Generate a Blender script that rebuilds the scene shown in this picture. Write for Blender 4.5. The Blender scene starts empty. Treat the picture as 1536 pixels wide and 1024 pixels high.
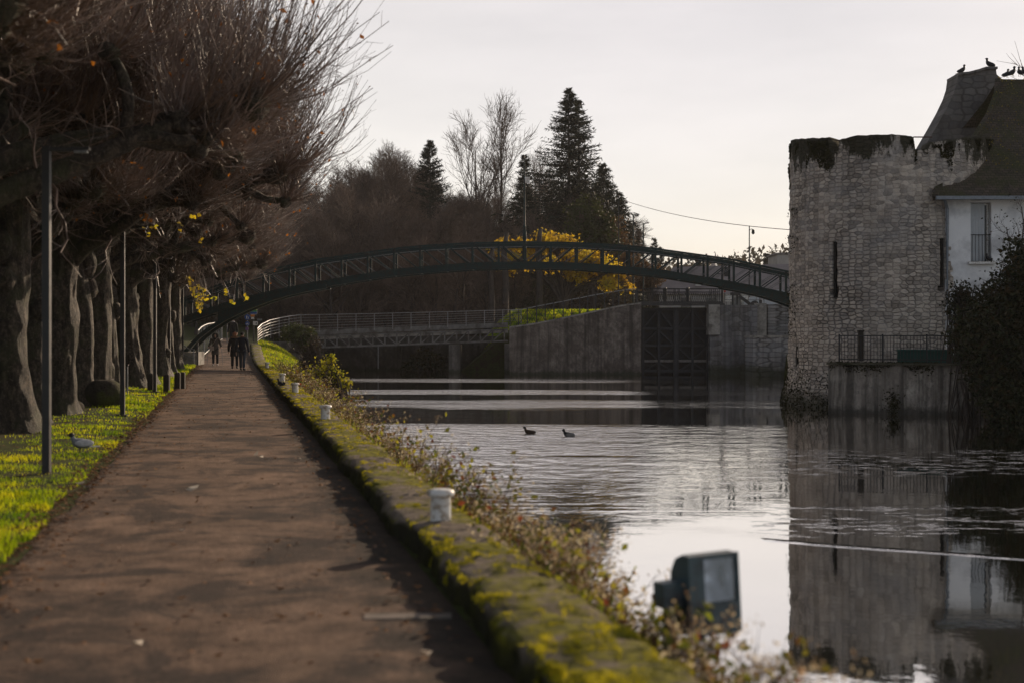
import bpy, math, random
import numpy as np
from mathutils import Vector, Matrix
rad = math.radians
SC = bpy.context.scene
COL = SC.collection
F = 1536 * 50 / 36.0
EYE = 1.65
WATER = -1.0
SUN_AZ, SUN_EL = 31.0, 19.0      # degrees to the right of the view, above the horizon

def P(px, py, Y):
    "point at distance Y that the photograph shows at pixel (px, py)"
    return np.array([(px - 768) / F * Y, Y, EYE - (py - 500) / F * Y])

def S(o, Y, z=0.0):
    "towpath coordinates: o metres to the right of the path axis, Y metres ahead"
    return np.array([o - 0.2 * Y, Y, z])

def nz(V, seed=0, f=1.0):
    "smooth pseudo-noise in about -1..1 on an (n,3) array"
    r = np.random.RandomState(seed)
    V = np.asarray(V, float) * f
    out = np.zeros(V.shape[:-1])
    for i in range(9):
        k = r.normal(size=3) * (1.0 + 0.22 * i)
        out += np.sin(V @ k + r.uniform(0, 6.28)) / (1 + 0.15 * i)
    return out / 4.2

class MB:
    def __init__(s):
        s.V, s.F, s.n = [], [], 0
    def add(s, V, Fc, mi=0):
        V = np.asarray(V, float).reshape(-1, 3)
        if isinstance(Fc, np.ndarray):
            Fc = [Fc]
        elif len(Fc) and not isinstance(Fc[0], np.ndarray):
            by = {}
            for f in Fc:
                by.setdefault(len(f), []).append(f)
            Fc = [np.array(v) for v in by.values()]
        for f in Fc:
            if len(f):
                s.F.append((f.astype(np.int32) + s.n, mi))
        s.V.append(V)
        s.n += len(V)
        return s
    def box(s, c, size, rz=0.0, mi=0, taper=1.0):
        x, y, z = np.array(size) / 2.0
        V = np.array([[-x, -y, -z], [x, -y, -z], [x, y, -z], [-x, y, -z],
                      [-x * taper, -y * taper, z], [x * taper, -y * taper, z], [x * taper, y * taper, z], [-x * taper, y * taper, z]])
        c_, s_ = math.cos(rz), math.sin(rz)
        V = V @ np.array([[c_, s_, 0], [-s_, c_, 0], [0, 0, 1]]) + np.array(c)
        return s.add(V, np.array([[3, 2, 1, 0], [4, 5, 6, 7], [0, 1, 5, 4], [1, 2, 6, 5], [2, 3, 7, 6], [3, 0, 4, 7]]), mi)
    def beam(s, a, b, w, h, mi=0, up=(0, 0, 1)):
        a, b, up = np.array(a, float), np.array(b, float), np.array(up, float)
        d = b - a
        d /= np.linalg.norm(d)
        sd = np.cross(d, up)
        if np.linalg.norm(sd) < 1e-4:
            sd = np.cross(d, (0, 1, 0))
        sd /= np.linalg.norm(sd)
        u = np.cross(sd, d)
        q = [sd * w / 2 * i + u * h / 2 * j for i, j in ((-1, -1), (1, -1), (1, 1), (-1, 1))]
        V = [a + k for k in q] + [b + k for k in q]
        return s.add(V, np.array([[3, 2, 1, 0], [4, 5, 6, 7], [0, 1, 5, 4], [1, 2, 6, 5], [2, 3, 7, 6], [3, 0, 4, 7]]), mi)
    def tubes(s, Pt, R, sides=3, mi=0, cap=False):
        "many tubes at once: Pt (N,K,3), R (N,K)"
        Pt = np.asarray(Pt, float)
        R = np.asarray(R, float)
        N, K, _ = Pt.shape
        if N == 0:
            return s
        T = np.gradient(Pt, axis=1)
        T /= np.linalg.norm(T, axis=2, keepdims=True) + 1e-9
        ref = np.where(np.abs(T[:, :1, 2:3]) > 0.9, np.array([[[1.0, 0, 0]]]), np.array([[[0, 0, 1.0]]]))
        A = np.cross(T, np.broadcast_to(ref, T.shape))
        A /= np.linalg.norm(A, axis=2, keepdims=True) + 1e-9
        B = np.cross(T, A)
        ang = np.arange(sides) * 2 * math.pi / sides
        V = Pt[:, :, None, :] + R[:, :, None, None] * (np.cos(ang)[None, None, :, None] * A[:, :, None, :] + np.sin(ang)[None, None, :, None] * B[:, :, None, :])
        i = np.arange(N)[:, None, None] * K * sides
        k = np.arange(K - 1)[None, :, None] * sides
        j = np.arange(sides)[None, None, :]
        j2 = (j + 1) % sides
        Q = np.stack([i + k + j, i + k + j2, i + k + sides + j2, i + k + sides + j], axis=-1).reshape(-1, 4)
        Fs = [Q]
        if cap:
            base = np.arange(N)[:, None] * K * sides
            Fs.append(base + np.arange(sides)[None, ::-1])
            Fs.append(base + (K - 1) * sides + np.arange(sides)[None, :])
        return s.add(V.reshape(-1, 3), Fs, mi)
    def tube(s, pts, r, sides=8, mi=0):
        pts = np.array(pts, float)
        r = np.full(len(pts), r) if np.isscalar(r) else np.array(r, float)
        return s.tubes(pts[None], r[None], sides, mi, cap=True)
    def lathe(s, prof, c=(0, 0, 0), sides=20, mi=0, axis='z'):
        prof = np.array(prof, float)
        a = np.arange(sides) * 2 * math.pi / sides
        K = len(prof)
        V = np.stack([prof[:, None, 0] * np.cos(a), prof[:, None, 0] * np.sin(a), np.repeat(prof[:, 1:2], sides, 1)], -1)
        if axis == 'y':
            V = V[..., [0, 2, 1]] * np.array([1, 1, -1])
        if axis == 'x':
            V = V[..., [2, 0, 1]]
        k = np.arange(K - 1)[:, None] * sides
        j = np.arange(sides)[None, :]
        Q = np.stack([k + j, k + (j + 1) % sides, k + sides + (j + 1) % sides, k + sides + j], -1).reshape(-1, 4)
        return s.add(V.reshape(-1, 3) + np.array(c), [Q, np.arange(sides)[None, ::-1], (K - 1) * sides + np.arange(sides)[None, :]], mi)
    def prism(s, poly, a, b, mi=0):
        "closed outline poly: list of 3-D points; extruded by the vector b - a"
        poly = np.array(poly, float)
        d = np.array(b, float) - np.array(a, float)
        n = len(poly)
        j = np.arange(n)
        return s.add(np.vstack([poly, poly + d]), [np.stack([j, (j + 1) % n, (j + 1) % n + n, j + n], -1), j[None, ::-1], j[None] + n], mi)
    def grid(s, G, mi=0):
        "G (r,c,3)"
        r, c, _ = G.shape
        i = np.arange(r - 1)[:, None] * c
        j = np.arange(c - 1)[None, :]
        Q = np.stack([i + j, i + j + 1, i + c + j + 1, i + c + j], -1).reshape(-1, 4)
        return s.add(G.reshape(-1, 3), Q, mi)
    def ball(s, c, r, seed=0, lump=0.0, n=10, mi=0, f=2.0):
        th = np.linspace(0.02, math.pi - 0.02, n)
        ph = np.arange(2 * n) * math.pi / n
        D = np.stack([np.sin(th)[:, None] * np.cos(ph), np.sin(th)[:, None] * np.sin(ph), np.repeat(np.cos(th)[:, None], 2 * n, 1)], -1)
        rr = 1 + lump * nz(D + seed * 3.1, seed, f)
        V = D * rr[..., None] * np.array(r) + np.array(c)
        k = np.arange(n - 1)[:, None] * 2 * n
        j = np.arange(2 * n)[None, :]
        Q = np.stack([k + j, k + 2 * n + j, k + 2 * n + (j + 1) % (2 * n), k + (j + 1) % (2 * n)], -1).reshape(-1, 4)
        return s.add(V.reshape(-1, 3), [Q, np.arange(2 * n)[None, :], (n - 1) * 2 * n + np.arange(2 * n)[None, ::-1]], mi)
    def leaves(s, C, size, rng, mi=0, flat=0.0, aspect=0.6, fold=0.25):
        "leaf-shaped folded quads (4 triangles' worth) around the points C"
        C = np.asarray(C, float)
        N = len(C)
        if N == 0:
            return s
        sz = np.asarray(size) * np.ones(N)
        d = rng.normal(size=(N, 3))
        d[:, 2] *= 1 - flat
        d /= np.linalg.norm(d, axis=1, keepdims=True) + 1e-9
        e = np.cross(d, rng.normal(size=(N, 3)) * (1 - flat) + np.array([0, 0, flat]))
        e /= np.linalg.norm(e, axis=1, keepdims=True) + 1e-9
        n = np.cross(d, e)
        h = (sz / 2)[:, None]
        V = np.stack([C - d * h, C + e * h * aspect + n * h * fold, C + d * h, C - e * h * aspect + n * h * fold], 1)
        i = np.arange(N)[:, None] * 4
        return s.add(V.reshape(-1, 3), [np.hstack([i, i + 1, i + 2]), np.hstack([i, i + 2, i + 3])], mi)
    def blades(s, C, h, w, lean, rng, mi=0, bend=0.5):
        "grass blades: three-point tapering ribbons rooted at C"
        C = np.asarray(C, float)
        N = len(C)
        a = rng.uniform(0, 6.283, N)
        d = np.stack([np.cos(a), np.sin(a), np.zeros(N)], 1)
        e = np.stack([-np.sin(a), np.cos(a), np.zeros(N)], 1)
        h = (h * np.ones(N))[:, None]
        w = (w * np.ones(N))[:, None]
        L = (rng.uniform(0.1, 1, N) * lean)[:, None]
        p1 = C + d * h * L * 0.35 + np.array([0, 0, 0.6]) * h
        p2 = C + d * h * L + np.array([0, 0, 1.0]) * h * (1 - bend * L)
        V = np.stack([C - e * w / 2, C + e * w / 2, p1 + e * w * 0.4, p1 - e * w * 0.4, p2], 1)
        i = np.arange(N)[:, None] * 5
        return s.add(V.reshape(-1, 3), [np.hstack([i, i + 1, i + 2, i + 3]), np.hstack([i + 3, i + 2, i + 4])], mi)
    def mesh(s, name, mats, smooth=False):
        me = bpy.data.meshes.new(name)
        V = np.vstack(s.V)
        lv = np.concatenate([f.ravel() for f, _ in s.F])
        lt = np.concatenate([np.full(len(f), f.shape[1]) for f, _ in s.F])
        mi = np.concatenate([np.full(len(f), m) for f, m in s.F])
        ls = np.concatenate([[0], np.cumsum(lt)[:-1]])
        me.vertices.add(len(V))
        me.vertices.foreach_set('co', V.ravel().astype(np.float32))
        me.loops.add(len(lv))
        me.loops.foreach_set('vertex_index', lv.astype(np.int32))
        me.polygons.add(len(lt))
        me.polygons.foreach_set('loop_start', ls.astype(np.int32))
        me.polygons.foreach_set('loop_total', lt.astype(np.int32))
        for m in (mats if isinstance(mats, (list, tuple)) else [mats]):
            me.materials.append(m)
        me.polygons.foreach_set('material_index', mi.astype(np.int32))
        me.polygons.foreach_set('use_smooth', np.full(len(lt), smooth))
        me.update(calc_edges=True)
        return me
    def build(s, name, mats, parent=None, smooth=False, loc=None, rz=0.0):
        o = bpy.data.objects.new(name, s.mesh(name, mats, smooth))
        COL.objects.link(o)
        o.parent = parent
        if loc is not None:
            o.location = loc
        o.rotation_euler.z = rz
        return o

def tag(o, label=None, cat=None, group=None, kind=None):
    if label: o['label'] = label
    if cat: o['category'] = cat
    if group: o['group'] = group
    if kind: o['kind'] = kind
    return o

def empty(name, loc=(0, 0, 0), rz=0.0, label=None, cat=None, group=None):
    o = bpy.data.objects.new(name, None)
    COL.objects.link(o)
    o.location = loc
    o.rotation_euler.z = rz
    o.empty_display_size = 0.2
    return tag(o, label, cat, group)

KIDS = {}
def copy_tree(o, parent=None):
    c = o.copy()
    COL.objects.link(c)
    c.parent = parent
    for ch in o.children:
        copy_tree(ch, c)
    return c

# ---------------------------------------------------------------- materials
class NT:
    def __init__(s, name):
        s.m = bpy.data.materials.new(name)
        s.m.use_nodes = True
        s.t = s.m.node_tree
        s.t.nodes.clear()
        s.out = s.t.nodes.new('ShaderNodeOutputMaterial')
        s._c = None
    def n(s, typ, **kw):
        nd = s.t.nodes.new('ShaderNode' + typ)
        for k, v in kw.items():
            setattr(nd, k, v)
        return nd
    def l(s, a, b):
        s.t.links.new(a, b)
    def val(s, sock, v):
        if isinstance(v, bpy.types.NodeSocket):
            s.l(v, sock)
        elif isinstance(v, (tuple, list)) and len(v) == 3 and sock.type == 'RGBA':
            sock.default_value = (*v, 1)
        else:
            sock.default_value = v
    def coords(s, scale=(1, 1, 1), space='Object'):
        if s._c is None:
            s._c = s.n('TexCoord')
        mp = s.n('Mapping')
        mp.inputs['Scale'].default_value = scale
        s.l(s._c.outputs[space], mp.inputs['Vector'])
        return mp.outputs[0]
    def noise(s, scale=5, detail=5, rough=0.6, vec=None, stretch=(1, 1, 1), dist=0.0):
        nd = s.n('TexNoise')
        nd.inputs['Scale'].default_value = scale
        nd.inputs['Detail'].default_value = detail
        nd.inputs['Roughness'].default_value = rough
        nd.inputs['Distortion'].default_value = dist
        s.l(vec if vec is not None else s.coords(stretch), nd.inputs['Vector'])
        return nd.outputs[0]
    def ramp(s, fac, stops):
        r = s.n('ValToRGB')
        e = r.color_ramp.elements
        while len(e) < len(stops):
            e.new(0.5)
        for el, (p, c) in zip(e, stops):
            el.position = p
            el.color = (*c, 1) if isinstance(c, (tuple, list)) else (c, c, c, 1)
        s.l(fac, r.inputs[0])
        return r.outputs[0]
    def mix(s, fac, a, b, mode='MIX'):
        m = s.n('Mix', data_type='RGBA', blend_type=mode)
        s.val(m.inputs[0], fac)
        s.val(m.inputs[6], a)
        s.val(m.inputs[7], b)
        return m.outputs[2]
    def math(s, op, a, b=0.0, c=None):
        m = s.n('Math', operation=op)
        s.val(m.inputs[0], a)
        s.val(m.inputs[1], b)
        if c is not None:
            s.val(m.inputs[2], c)
        return m.outputs[0]
    def maprange(s, v, a, b, c=0.0, d=1.0):
        m = s.n('MapRange')
        s.val(m.inputs[0], v)
        for i, x in enumerate((a, b, c, d)):
            s.val(m.inputs[i + 1], x)
        return m.outputs[0]
    def xyz(s, vec=None):
        x = s.n('SeparateXYZ')
        s.l(vec if vec is not None else s.coords(), x.inputs[0])
        return x.outputs
    def bump(s, h, strength=0.4, dist=0.02):
        b = s.n('Bump')
        b.inputs['Strength'].default_value = strength
        b.inputs['Distance'].default_value = dist
        s.l(h, b.inputs['Height'])
        return b.outputs[0]
    def principled(s, col, rough=0.8, metal=0.0, spec=0.35, normal=None):
        b = s.n('BsdfPrincipled')
        s.val(b.inputs['Base Color'], col)
        s.val(b.inputs['Roughness'], rough)
        b.inputs['Metallic'].default_value = metal
        b.inputs['Specular IOR Level'].default_value = spec
        if normal is not None:
            s.l(normal, b.inputs['Normal'])
        return b.outputs[0]
    def done(s, shader):
        s.l(shader, s.out.inputs[0])
        return s.m

def rough_mat(name, c1, c2, scale=6, rough=0.85, bump=0.5, bdist=0.02, c3=None, s3=1.5, stretch=(1, 1, 1), spec=0.25, metal=0.0, lo=0.35, hi=0.65):
    "two tones broken up by noise, a third in larger patches"
    t = NT(name)
    n = t.noise(scale, 6, 0.65, stretch=stretch)
    col = t.ramp(n, [(lo, c1), (hi, c2)])
    if c3:
        col = t.mix(t.ramp(t.noise(s3, 5, 0.6, stretch=stretch), [(0.48, 0.0), (0.62, 1.0)]), col, c3)
    rg = t.maprange(n, 0.3, 0.7, max(rough - 0.1, 0.05), min(rough + 0.1, 1))
    return t.done(t.principled(col, rg, metal, spec, t.bump(t.noise(scale * 3, 6, 0.6, stretch=stretch), bump, bdist) if bump else None))

def leaf_mat(name, c1, c2, trans=0.5, scale=9.0, rough=0.6, c3=None):
    "thin leaves: diffuse plus light coming through"
    t = NT(name)
    n = t.noise(scale, 3, 0.5)
    stops = [(0.38, c1), (0.6, c2)] if c3 is None else [(0.36, c1), (0.5, c2), (0.64, c3)]
    col = t.ramp(n, stops)
    p = t.principled(col, rough, 0, 0.15)
    tr = t.n('BsdfTranslucent')
    t.l(t.mix(1.0, col, (1.15, 1.1, 0.75), 'MULTIPLY'), tr.inputs[0])
    mx = t.n('MixShader')
    mx.inputs[0].default_value = trans
    t.l(p, mx.inputs[1])
    t.l(tr.outputs[0], mx.inputs[2])
    return t.done(mx.outputs[0])

def smoothstep(x, a, b):
    t = np.clip((x - a) / (b - a), 0, 1)
    return t * t * (3 - 2 * t)

def spawn(Pp, Rp, n_per, tlo, thi, llo, lhi, spread, K, rng, up=0.0, wig=0.12, r_ratio=0.6, r_tip=0.3, rmin=0.004, taper_len=True):
    "children of many polylines at once"
    N, K0, _ = Pp.shape
    idx = np.repeat(np.arange(N), n_per)
    M = len(idx)
    t = rng.uniform(tlo, thi, M) * (K0 - 1)
    k = np.minimum(t.astype(int), K0 - 2)
    f = (t - k)[:, None]
    p0 = Pp[idx, k] * (1 - f) + Pp[idx, k + 1] * f
    r0 = (Rp[idx, k] * (1 - f[:, 0]) + Rp[idx, k + 1] * f[:, 0])
    T = Pp[idx, k + 1] - Pp[idx, k]
    T /= np.linalg.norm(T, axis=1, keepdims=True) + 1e-9
    q = np.cross(T, rng.normal(size=(M, 3)))
    q /= np.linalg.norm(q, axis=1, keepdims=True) + 1e-9
    a = rng.uniform(spread[0], spread[1], M)[:, None]
    d = T * np.cos(a) + q * np.sin(a)
    L = rng.uniform(llo, lhi, M)
    if taper_len:
        L = L * (1.15 - 0.6 * t / (K0 - 1))
    pts = [p0]
    for i in range(K - 1):
        d = d + np.array([0, 0, up]) / K + rng.normal(size=(M, 3)) * wig
        d /= np.linalg.norm(d, axis=1, keepdims=True)
        pts.append(pts[-1] + d * (L / (K - 1))[:, None])
    r = np.maximum(r0 * r_ratio, rmin)
    R = r[:, None] * np.linspace(1, r_tip, K)[None, :]
    return np.stack(pts, 1), R
# ---------------------------------------------------------------- camera, sun, sky
cam = bpy.data.cameras.new('camera')
cam.lens = 50
cam.sensor_width = 36
cam.shift_y = -12 / 1536
cam.clip_end = 3000
cam.dof.use_dof = True
cam.dof.focus_distance = 58
cam.dof.aperture_fstop = 1.65
camo = bpy.data.objects.new('camera', cam)
COL.objects.link(camo)
camo.location = (0, 0, EYE)
camo.rotation_euler = (rad(90), 0, 0)
SC.camera = camo
SC.view_settings.view_transform = 'Standard'
SC.view_settings.look = 'None'
SC.view_settings.exposure = 0.0
SC.cycles.use_denoising = True
SC.cycles.max_bounces = 8
SC.cycles.transparent_max_bounces = 6
SC.cycles.sample_clamp_indirect = 6

sun_dir = Vector((math.sin(rad(SUN_AZ)) * math.cos(rad(SUN_EL)), math.cos(rad(SUN_AZ)) * math.cos(rad(SUN_EL)), math.sin(rad(SUN_EL))))
sl = bpy.data.lights.new('sun', 'SUN')
sl.energy = 5.0
sl.angle = rad(0.6)
sl.color = (1.0, 0.78, 0.56)
so = bpy.data.objects.new('sun', sl)
COL.objects.link(so)
so.rotation_euler = sun_dir.to_track_quat('Z', 'Y').to_euler()
so.location = (60, 70, 60)

w = bpy.data.worlds.new('World')
SC.world = w
w.use_nodes = True
wt = w.node_tree
wt.nodes.clear()
wo = wt.nodes.new('ShaderNodeOutputWorld')
sky = wt.nodes.new('ShaderNodeTexSky')
sky.sky_type = 'NISHITA'
sky.sun_disc = False
sky.sun_elevation = rad(SUN_EL)
sky.sun_rotation = rad(SUN_AZ)
sky.dust_density = 0.3
bg1 = wt.nodes.new('ShaderNodeBackground')
bg1.inputs[1].default_value = 0.03
wt.links.new(sky.outputs[0], bg1.inputs[0])
# a thin veil of high cloud over the whole sky, brighter on the sun's side, with faint streaks
tc = wt.nodes.new('ShaderNodeTexCoord')
dp = wt.nodes.new('ShaderNodeVectorMath'); dp.operation = 'DOT_PRODUCT'
wt.links.new(tc.outputs['Generated'], dp.inputs[0])
dp.inputs[1].default_value = sun_dir
mr = wt.nodes.new('ShaderNodeValToRGB')
def set_ramp(node, stops):
    e = node.color_ramp.elements
    while len(e) < len(stops):
        e.new(0.5)
    for el, (p, c) in zip(e, stops):
        el.position = p
        el.color = (*c, 1) if isinstance(c, tuple) else (c, c, c, 1)
set_ramp(mr, [(0.0, (0.27, 0.29, 0.33)), (0.45, (0.36, 0.37, 0.40)), (0.68, (0.74, 0.69, 0.65)), (0.77, (0.82, 0.75, 0.69)), (0.87, (0.78, 0.70, 0.64)), (0.95, (0.69, 0.61, 0.58)), (1.0, (0.60, 0.54, 0.53))])
ad = wt.nodes.new('ShaderNodeMath'); ad.operation = 'MULTIPLY_ADD'
wt.links.new(dp.outputs['Value'], ad.inputs[0]); ad.inputs[1].default_value = 0.5; ad.inputs[2].default_value = 0.5
wt.links.new(ad.outputs[0], mr.inputs[0])
mp = wt.nodes.new('ShaderNodeMapping'); mp.inputs['Scale'].default_value = (2.0, 2.0, 9.0); mp.inputs['Rotation'].default_value = (0.0, 0.25, 0.0)
wt.links.new(tc.outputs['Generated'], mp.inputs[0])
nzn = wt.nodes.new('ShaderNodeTexNoise'); nzn.inputs['Scale'].default_value = 2.2; nzn.inputs['Detail'].default_value = 7; nzn.inputs['Roughness'].default_value = 0.55
wt.links.new(mp.outputs[0], nzn.inputs[0])
nr = wt.nodes.new('ShaderNodeMapRange')
for i, v in enumerate((0.35, 0.7, 0.93, 1.07)): nr.inputs[i + 1].default_value = v
wt.links.new(nzn.outputs[0], nr.inputs[0])
bg2 = wt.nodes.new('ShaderNodeBackground')
wt.links.new(mr.outputs[0], bg2.inputs[0])
# the veil lies low: it thins out towards the zenith
sx = wt.nodes.new('ShaderNodeSeparateXYZ')
wt.links.new(tc.outputs['Generated'], sx.inputs[0])
vr = wt.nodes.new('ShaderNodeValToRGB')
set_ramp(vr, [(0.0, 1.0), (0.44, 1.0), (0.76, 0.28), (1.0, 0.12)])
wt.links.new(sx.outputs[2], vr.inputs[0])
vm_ = wt.nodes.new('ShaderNodeMath'); vm_.operation = 'MULTIPLY'
wt.links.new(nr.outputs[0], vm_.inputs[0]); wt.links.new(vr.outputs[0], vm_.inputs[1])
wt.links.new(vm_.outputs[0], bg2.inputs[1])
ash = wt.nodes.new('ShaderNodeAddShader')
wt.links.new(bg1.outputs[0], ash.inputs[0]); wt.links.new(bg2.outputs[0], ash.inputs[1])
wt.links.new(ash.outputs[0], wo.inputs[0])

# ---------------------------------------------------------------- ground
def ramp_z(Y):
    return 1.3 * smoothstep(Y, 72, 98) + 1.0 * smoothstep(Y, 98, 135)

def bank_w(Y):
    return 1.15 + 1.2 * smoothstep(Y, 28, 55) + 1.6 * smoothstep(Y, 60, 85)

def ground_h(X, Y):
    o = X + 0.2 * Y
    zl = ramp_z(Y) + np.where(o < -1.7, 0.035 * nz(np.stack([X, Y, 0 * X], -1), 3, 1.7) + 0.05 * smoothstep(-o, 1.7, 3.5), 0)
    hump = 0.12 * nz(np.stack([X, Y, 0 * X], -1), 5, 0.8)
    bk = smoothstep(o, 1.9, 1.95 + bank_w(Y) * 1.7)
    h = zl - bk * (zl + 2.6) + np.where((o > 2.0) & (o < 5), hump * 0.6, 0)
    def land(m, z):
        nonlocal h
        h = np.where(m & (h < z), z, h)
    land((Y > 48.2 - 0.42 * (X - 10.6)) & (X > 13.4) & (Y < 62), 0.55)
    land((Y >= 61) & (X > 16.6), 0.4)
    land((Y > 89) & (X > 15.6), 1.3)
    land((Y > 93.6) & (X > 15.2), 3.3)
    h = np.where((Y > 98.5) & (X > -5) & (Y <= 128), np.maximum(h, -1.5 + smoothstep(X, -5, 0.5) * (3.1 + 1.75 * smoothstep(Y, 99, 110))), h)
    land((Y > 93.6) & (X > 0.9), 1.5 + 1.85 * smoothstep(X, 1.0, 8.5) + 0 * X)
    far = 2.4 + 0.02 * np.clip(Y - 128, 0, 400) + 9 * smoothstep(Y, 190, 420)
    h = np.where(Y > 128, np.maximum(h, far), h)
    h = h + np.where(Y > 200, 1.0 * nz(np.stack([X, Y, 0 * X], -1), 8, 0.02), 0)
    return h

def gh(X, Y):
    return float(ground_h(np.array([float(X)]), np.array([float(Y)]))[0])

oc = np.concatenate([[-900, -500, -260, -140, -80, -50, -34, -24, -17, -13], np.arange(-10, 60, 0.4), [62, 70, 90, 130, 200, 320, 600, 1000]])
yr = np.concatenate([[-40, -20, -10], np.arange(-6, 140, 0.7), np.arange(141, 200, 6), [210, 240, 280, 330, 420, 600, 900, 1400]])
OO, YY = np.meshgrid(oc, yr)
XX = OO - 0.2 * YY
G = np.stack([XX, YY, ground_h(XX, YY)], -1)
t = NT('soil')
c = t.ramp(t.noise(1.3, 7, 0.65), [(0.36, (0.035, 0.05, 0.012)), (0.52, (0.06, 0.075, 0.02)), (0.66, (0.05, 0.036, 0.022))])
c = t.mix(t.ramp(t.noise(14, 4, 0.6), [(0.5, 0.0), (0.62, 1.0)]), c, (0.045, 0.032, 0.02))
soil = t.done(t.principled(c, 0.95, 0, 0.1, t.bump(t.noise(25, 6, 0.7), 0.8, 0.03)))
tag(MB().grid(G).build('ground', soil, smooth=True), kind='structure')

# path: worn reddish-brown macadam
oc = np.concatenate([[-1.62, -1.5], np.linspace(-1.35, 1.25, 12), [1.36]])
yr = np.concatenate([np.arange(-3, 30, 0.25), np.arange(30, 101, 0.6)])
OO, YY = np.meshgrid(oc, yr)
edge = 0.10 * nz(np.stack([YY * 0, YY, YY * 0], -1), 11, 2.3) + 0.06 * nz(np.stack([YY * 0, YY, YY * 0], -1), 12, 6)
OE = OO + np.where(OO < -1.4, edge, 0)
OE = 1.36 - (1.36 - OE) * (1 - 0.36 * smoothstep(YY, 76, 94))
XX = OE - 0.2 * YY
zz = ramp_z(YY) + 0.012 + 0.012 * nz(np.stack([OE, YY, YY * 0], -1), 9, 0.9)
zz[:, 0] -= 0.09
t = NT('worn_macadam')
v = t.coords()
base = t.ramp(t.noise(2.1, 8, 0.7), [(0.36, (0.094, 0.066, 0.051)), (0.5, (0.19, 0.127, 0.093)), (0.66, (0.265, 0.18, 0.132))])
dark = t.ramp(t.noise(0.9, 6, 0.7, dist=0.6), [(0.47, 0.0), (0.58, 1.0)])
base = t.mix(t.math('MULTIPLY', dark, 0.8), base, (0.048, 0.04, 0.037))
grit = t.ramp(t.noise(34, 6, 0.85), [(0.36, 0.5), (0.64, 1.45)])
base = t.mix(1.0, base, grit, 'MULTIPLY')
bare = t.ramp(t.noise(1.5, 5, 0.6, stretch=(1, 0.35, 1)), [(0.57, 0.0), (0.68, 1.0)])
base = t.mix(t.math('MULTIPLY', bare, 0.5), base, (0.30, 0.20, 0.14))
# darker strip towards the foot of the wall, and broad damp patches
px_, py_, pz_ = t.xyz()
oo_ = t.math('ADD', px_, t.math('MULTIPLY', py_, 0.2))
foot_dark = t.math('ADD', t.maprange(oo_, 0.55, 1.3, -0.25, 0.35), t.noise(1.4, 6, 0.7))
base = t.mix(t.math('MULTIPLY', t.ramp(foot_dark, [(0.52, 0.0), (0.72, 1.0)]), 0.75), base, (0.034, 0.030, 0.024))
damp = t.ramp(t.noise(0.55, 7, 0.72, stretch=(1, 0.8, 1)), [(0.52, 0.0), (0.62, 1.0)])
base = t.mix(t.math('MULTIPLY', damp, 0.6), base, (0.05, 0.042, 0.038))
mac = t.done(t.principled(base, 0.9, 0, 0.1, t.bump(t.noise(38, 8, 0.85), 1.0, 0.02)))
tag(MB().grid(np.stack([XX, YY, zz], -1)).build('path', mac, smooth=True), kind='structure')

# ---------------------------------------------------------------- canal water
t = NT('canal_water')
x, y, z = t.xyz()
# wind ripples: cat's-paws in bands across the canal, calm water between
warp = t.noise(0.22, 3, 0.5, stretch=(0.35, 1, 1))
yy = t.math('ADD', y, t.math('MULTIPLY', t.math('SUBTRACT', warp, 0.5), 9.0))
yy = t.math('ADD', yy, t.math('MULTIPLY', x, 0.05))
band = t.ramp(t.math('DIVIDE', yy, 100.0), [(0.0, 0.035), (0.19, 0.05), (0.225, 0.30), (0.25, 0.55), (0.30, 0.75), (0.40, 0.9), (0.435, 0.06), (0.495, 0.06), (0.515, 1.0), (0.56, 0.9), (0.575, 0.08), (0.615, 0.08), (0.63, 0.9), (0.66, 0.8), (0.68, 0.06), (0.76, 0.05), (0.79, 0.8), (0.83, 0.6), (0.85, 0.04), (1.0, 0.05)])
# the tower's lee side lies calm, with a few flecked patches
lee = t.maprange(t.math('SUBTRACT', x, t.math('MULTIPLY', y, 0.195)), -0.6, 0.5, 0.0, 1.0)
far = t.maprange(y, 44, 50, 1.0, 0.0)
lee = t.math('MULTIPLY', lee, far)
ys = t.math('ADD', y, t.math('MULTIPLY', t.math('SUBTRACT', t.noise(0.8, 3, 0.6), 0.5), 2.2))
fleck = t.ramp(t.math('DIVIDE', ys, 50.0), [(0.0, 0.0), (0.375, 0.0), (0.385, 1.0), (0.405, 1.0), (0.42, 0.05), (0.43, 1.0), (0.44, 0.0), (0.52, 0.0), (0.55, 0.8), (0.63, 1.0), (0.66, 0.0), (1.0, 0.0)])
fl = t.ramp(t.noise(3.0, 4, 0.6, stretch=(0.5, 1.3, 1)), [(0.53, 0.0), (0.60, 1.0)])
leeamp = t.math('ADD', 0.028, t.math('MULTIPLY', fleck, fl))
brk = t.ramp(t.noise(1.0, 4, 0.65, stretch=(0.06, 0.9, 1)), [(0.36, 0.2), (0.50, 1.0)])
band = t.math('MULTIPLY', band, brk)
band = t.math('MULTIPLY', band, t.maprange(t.math('SUBTRACT', x, t.math('MULTIPLY', y, 0.085)), -2.0, 1.0, 2.6, 0.32))
amp = t.math('ADD', t.math('MULTIPLY', band, t.math('SUBTRACT', 1.0, lee)), t.math('MULTIPLY', leeamp, lee))
r1 = t.noise(1.0, 4, 0.55, stretch=(1.9, 1.7, 1))
r2 = t.noise(1.0, 2, 0.5, stretch=(0.5, 0.62, 1))
hgt = t.math('ADD', t.math('MULTIPLY', r1, 0.85), t.math('MULTIPLY', r2, 0.6))
hgt = t.math('MULTIPLY', t.math('SUBTRACT', hgt, 0.6), amp)
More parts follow.
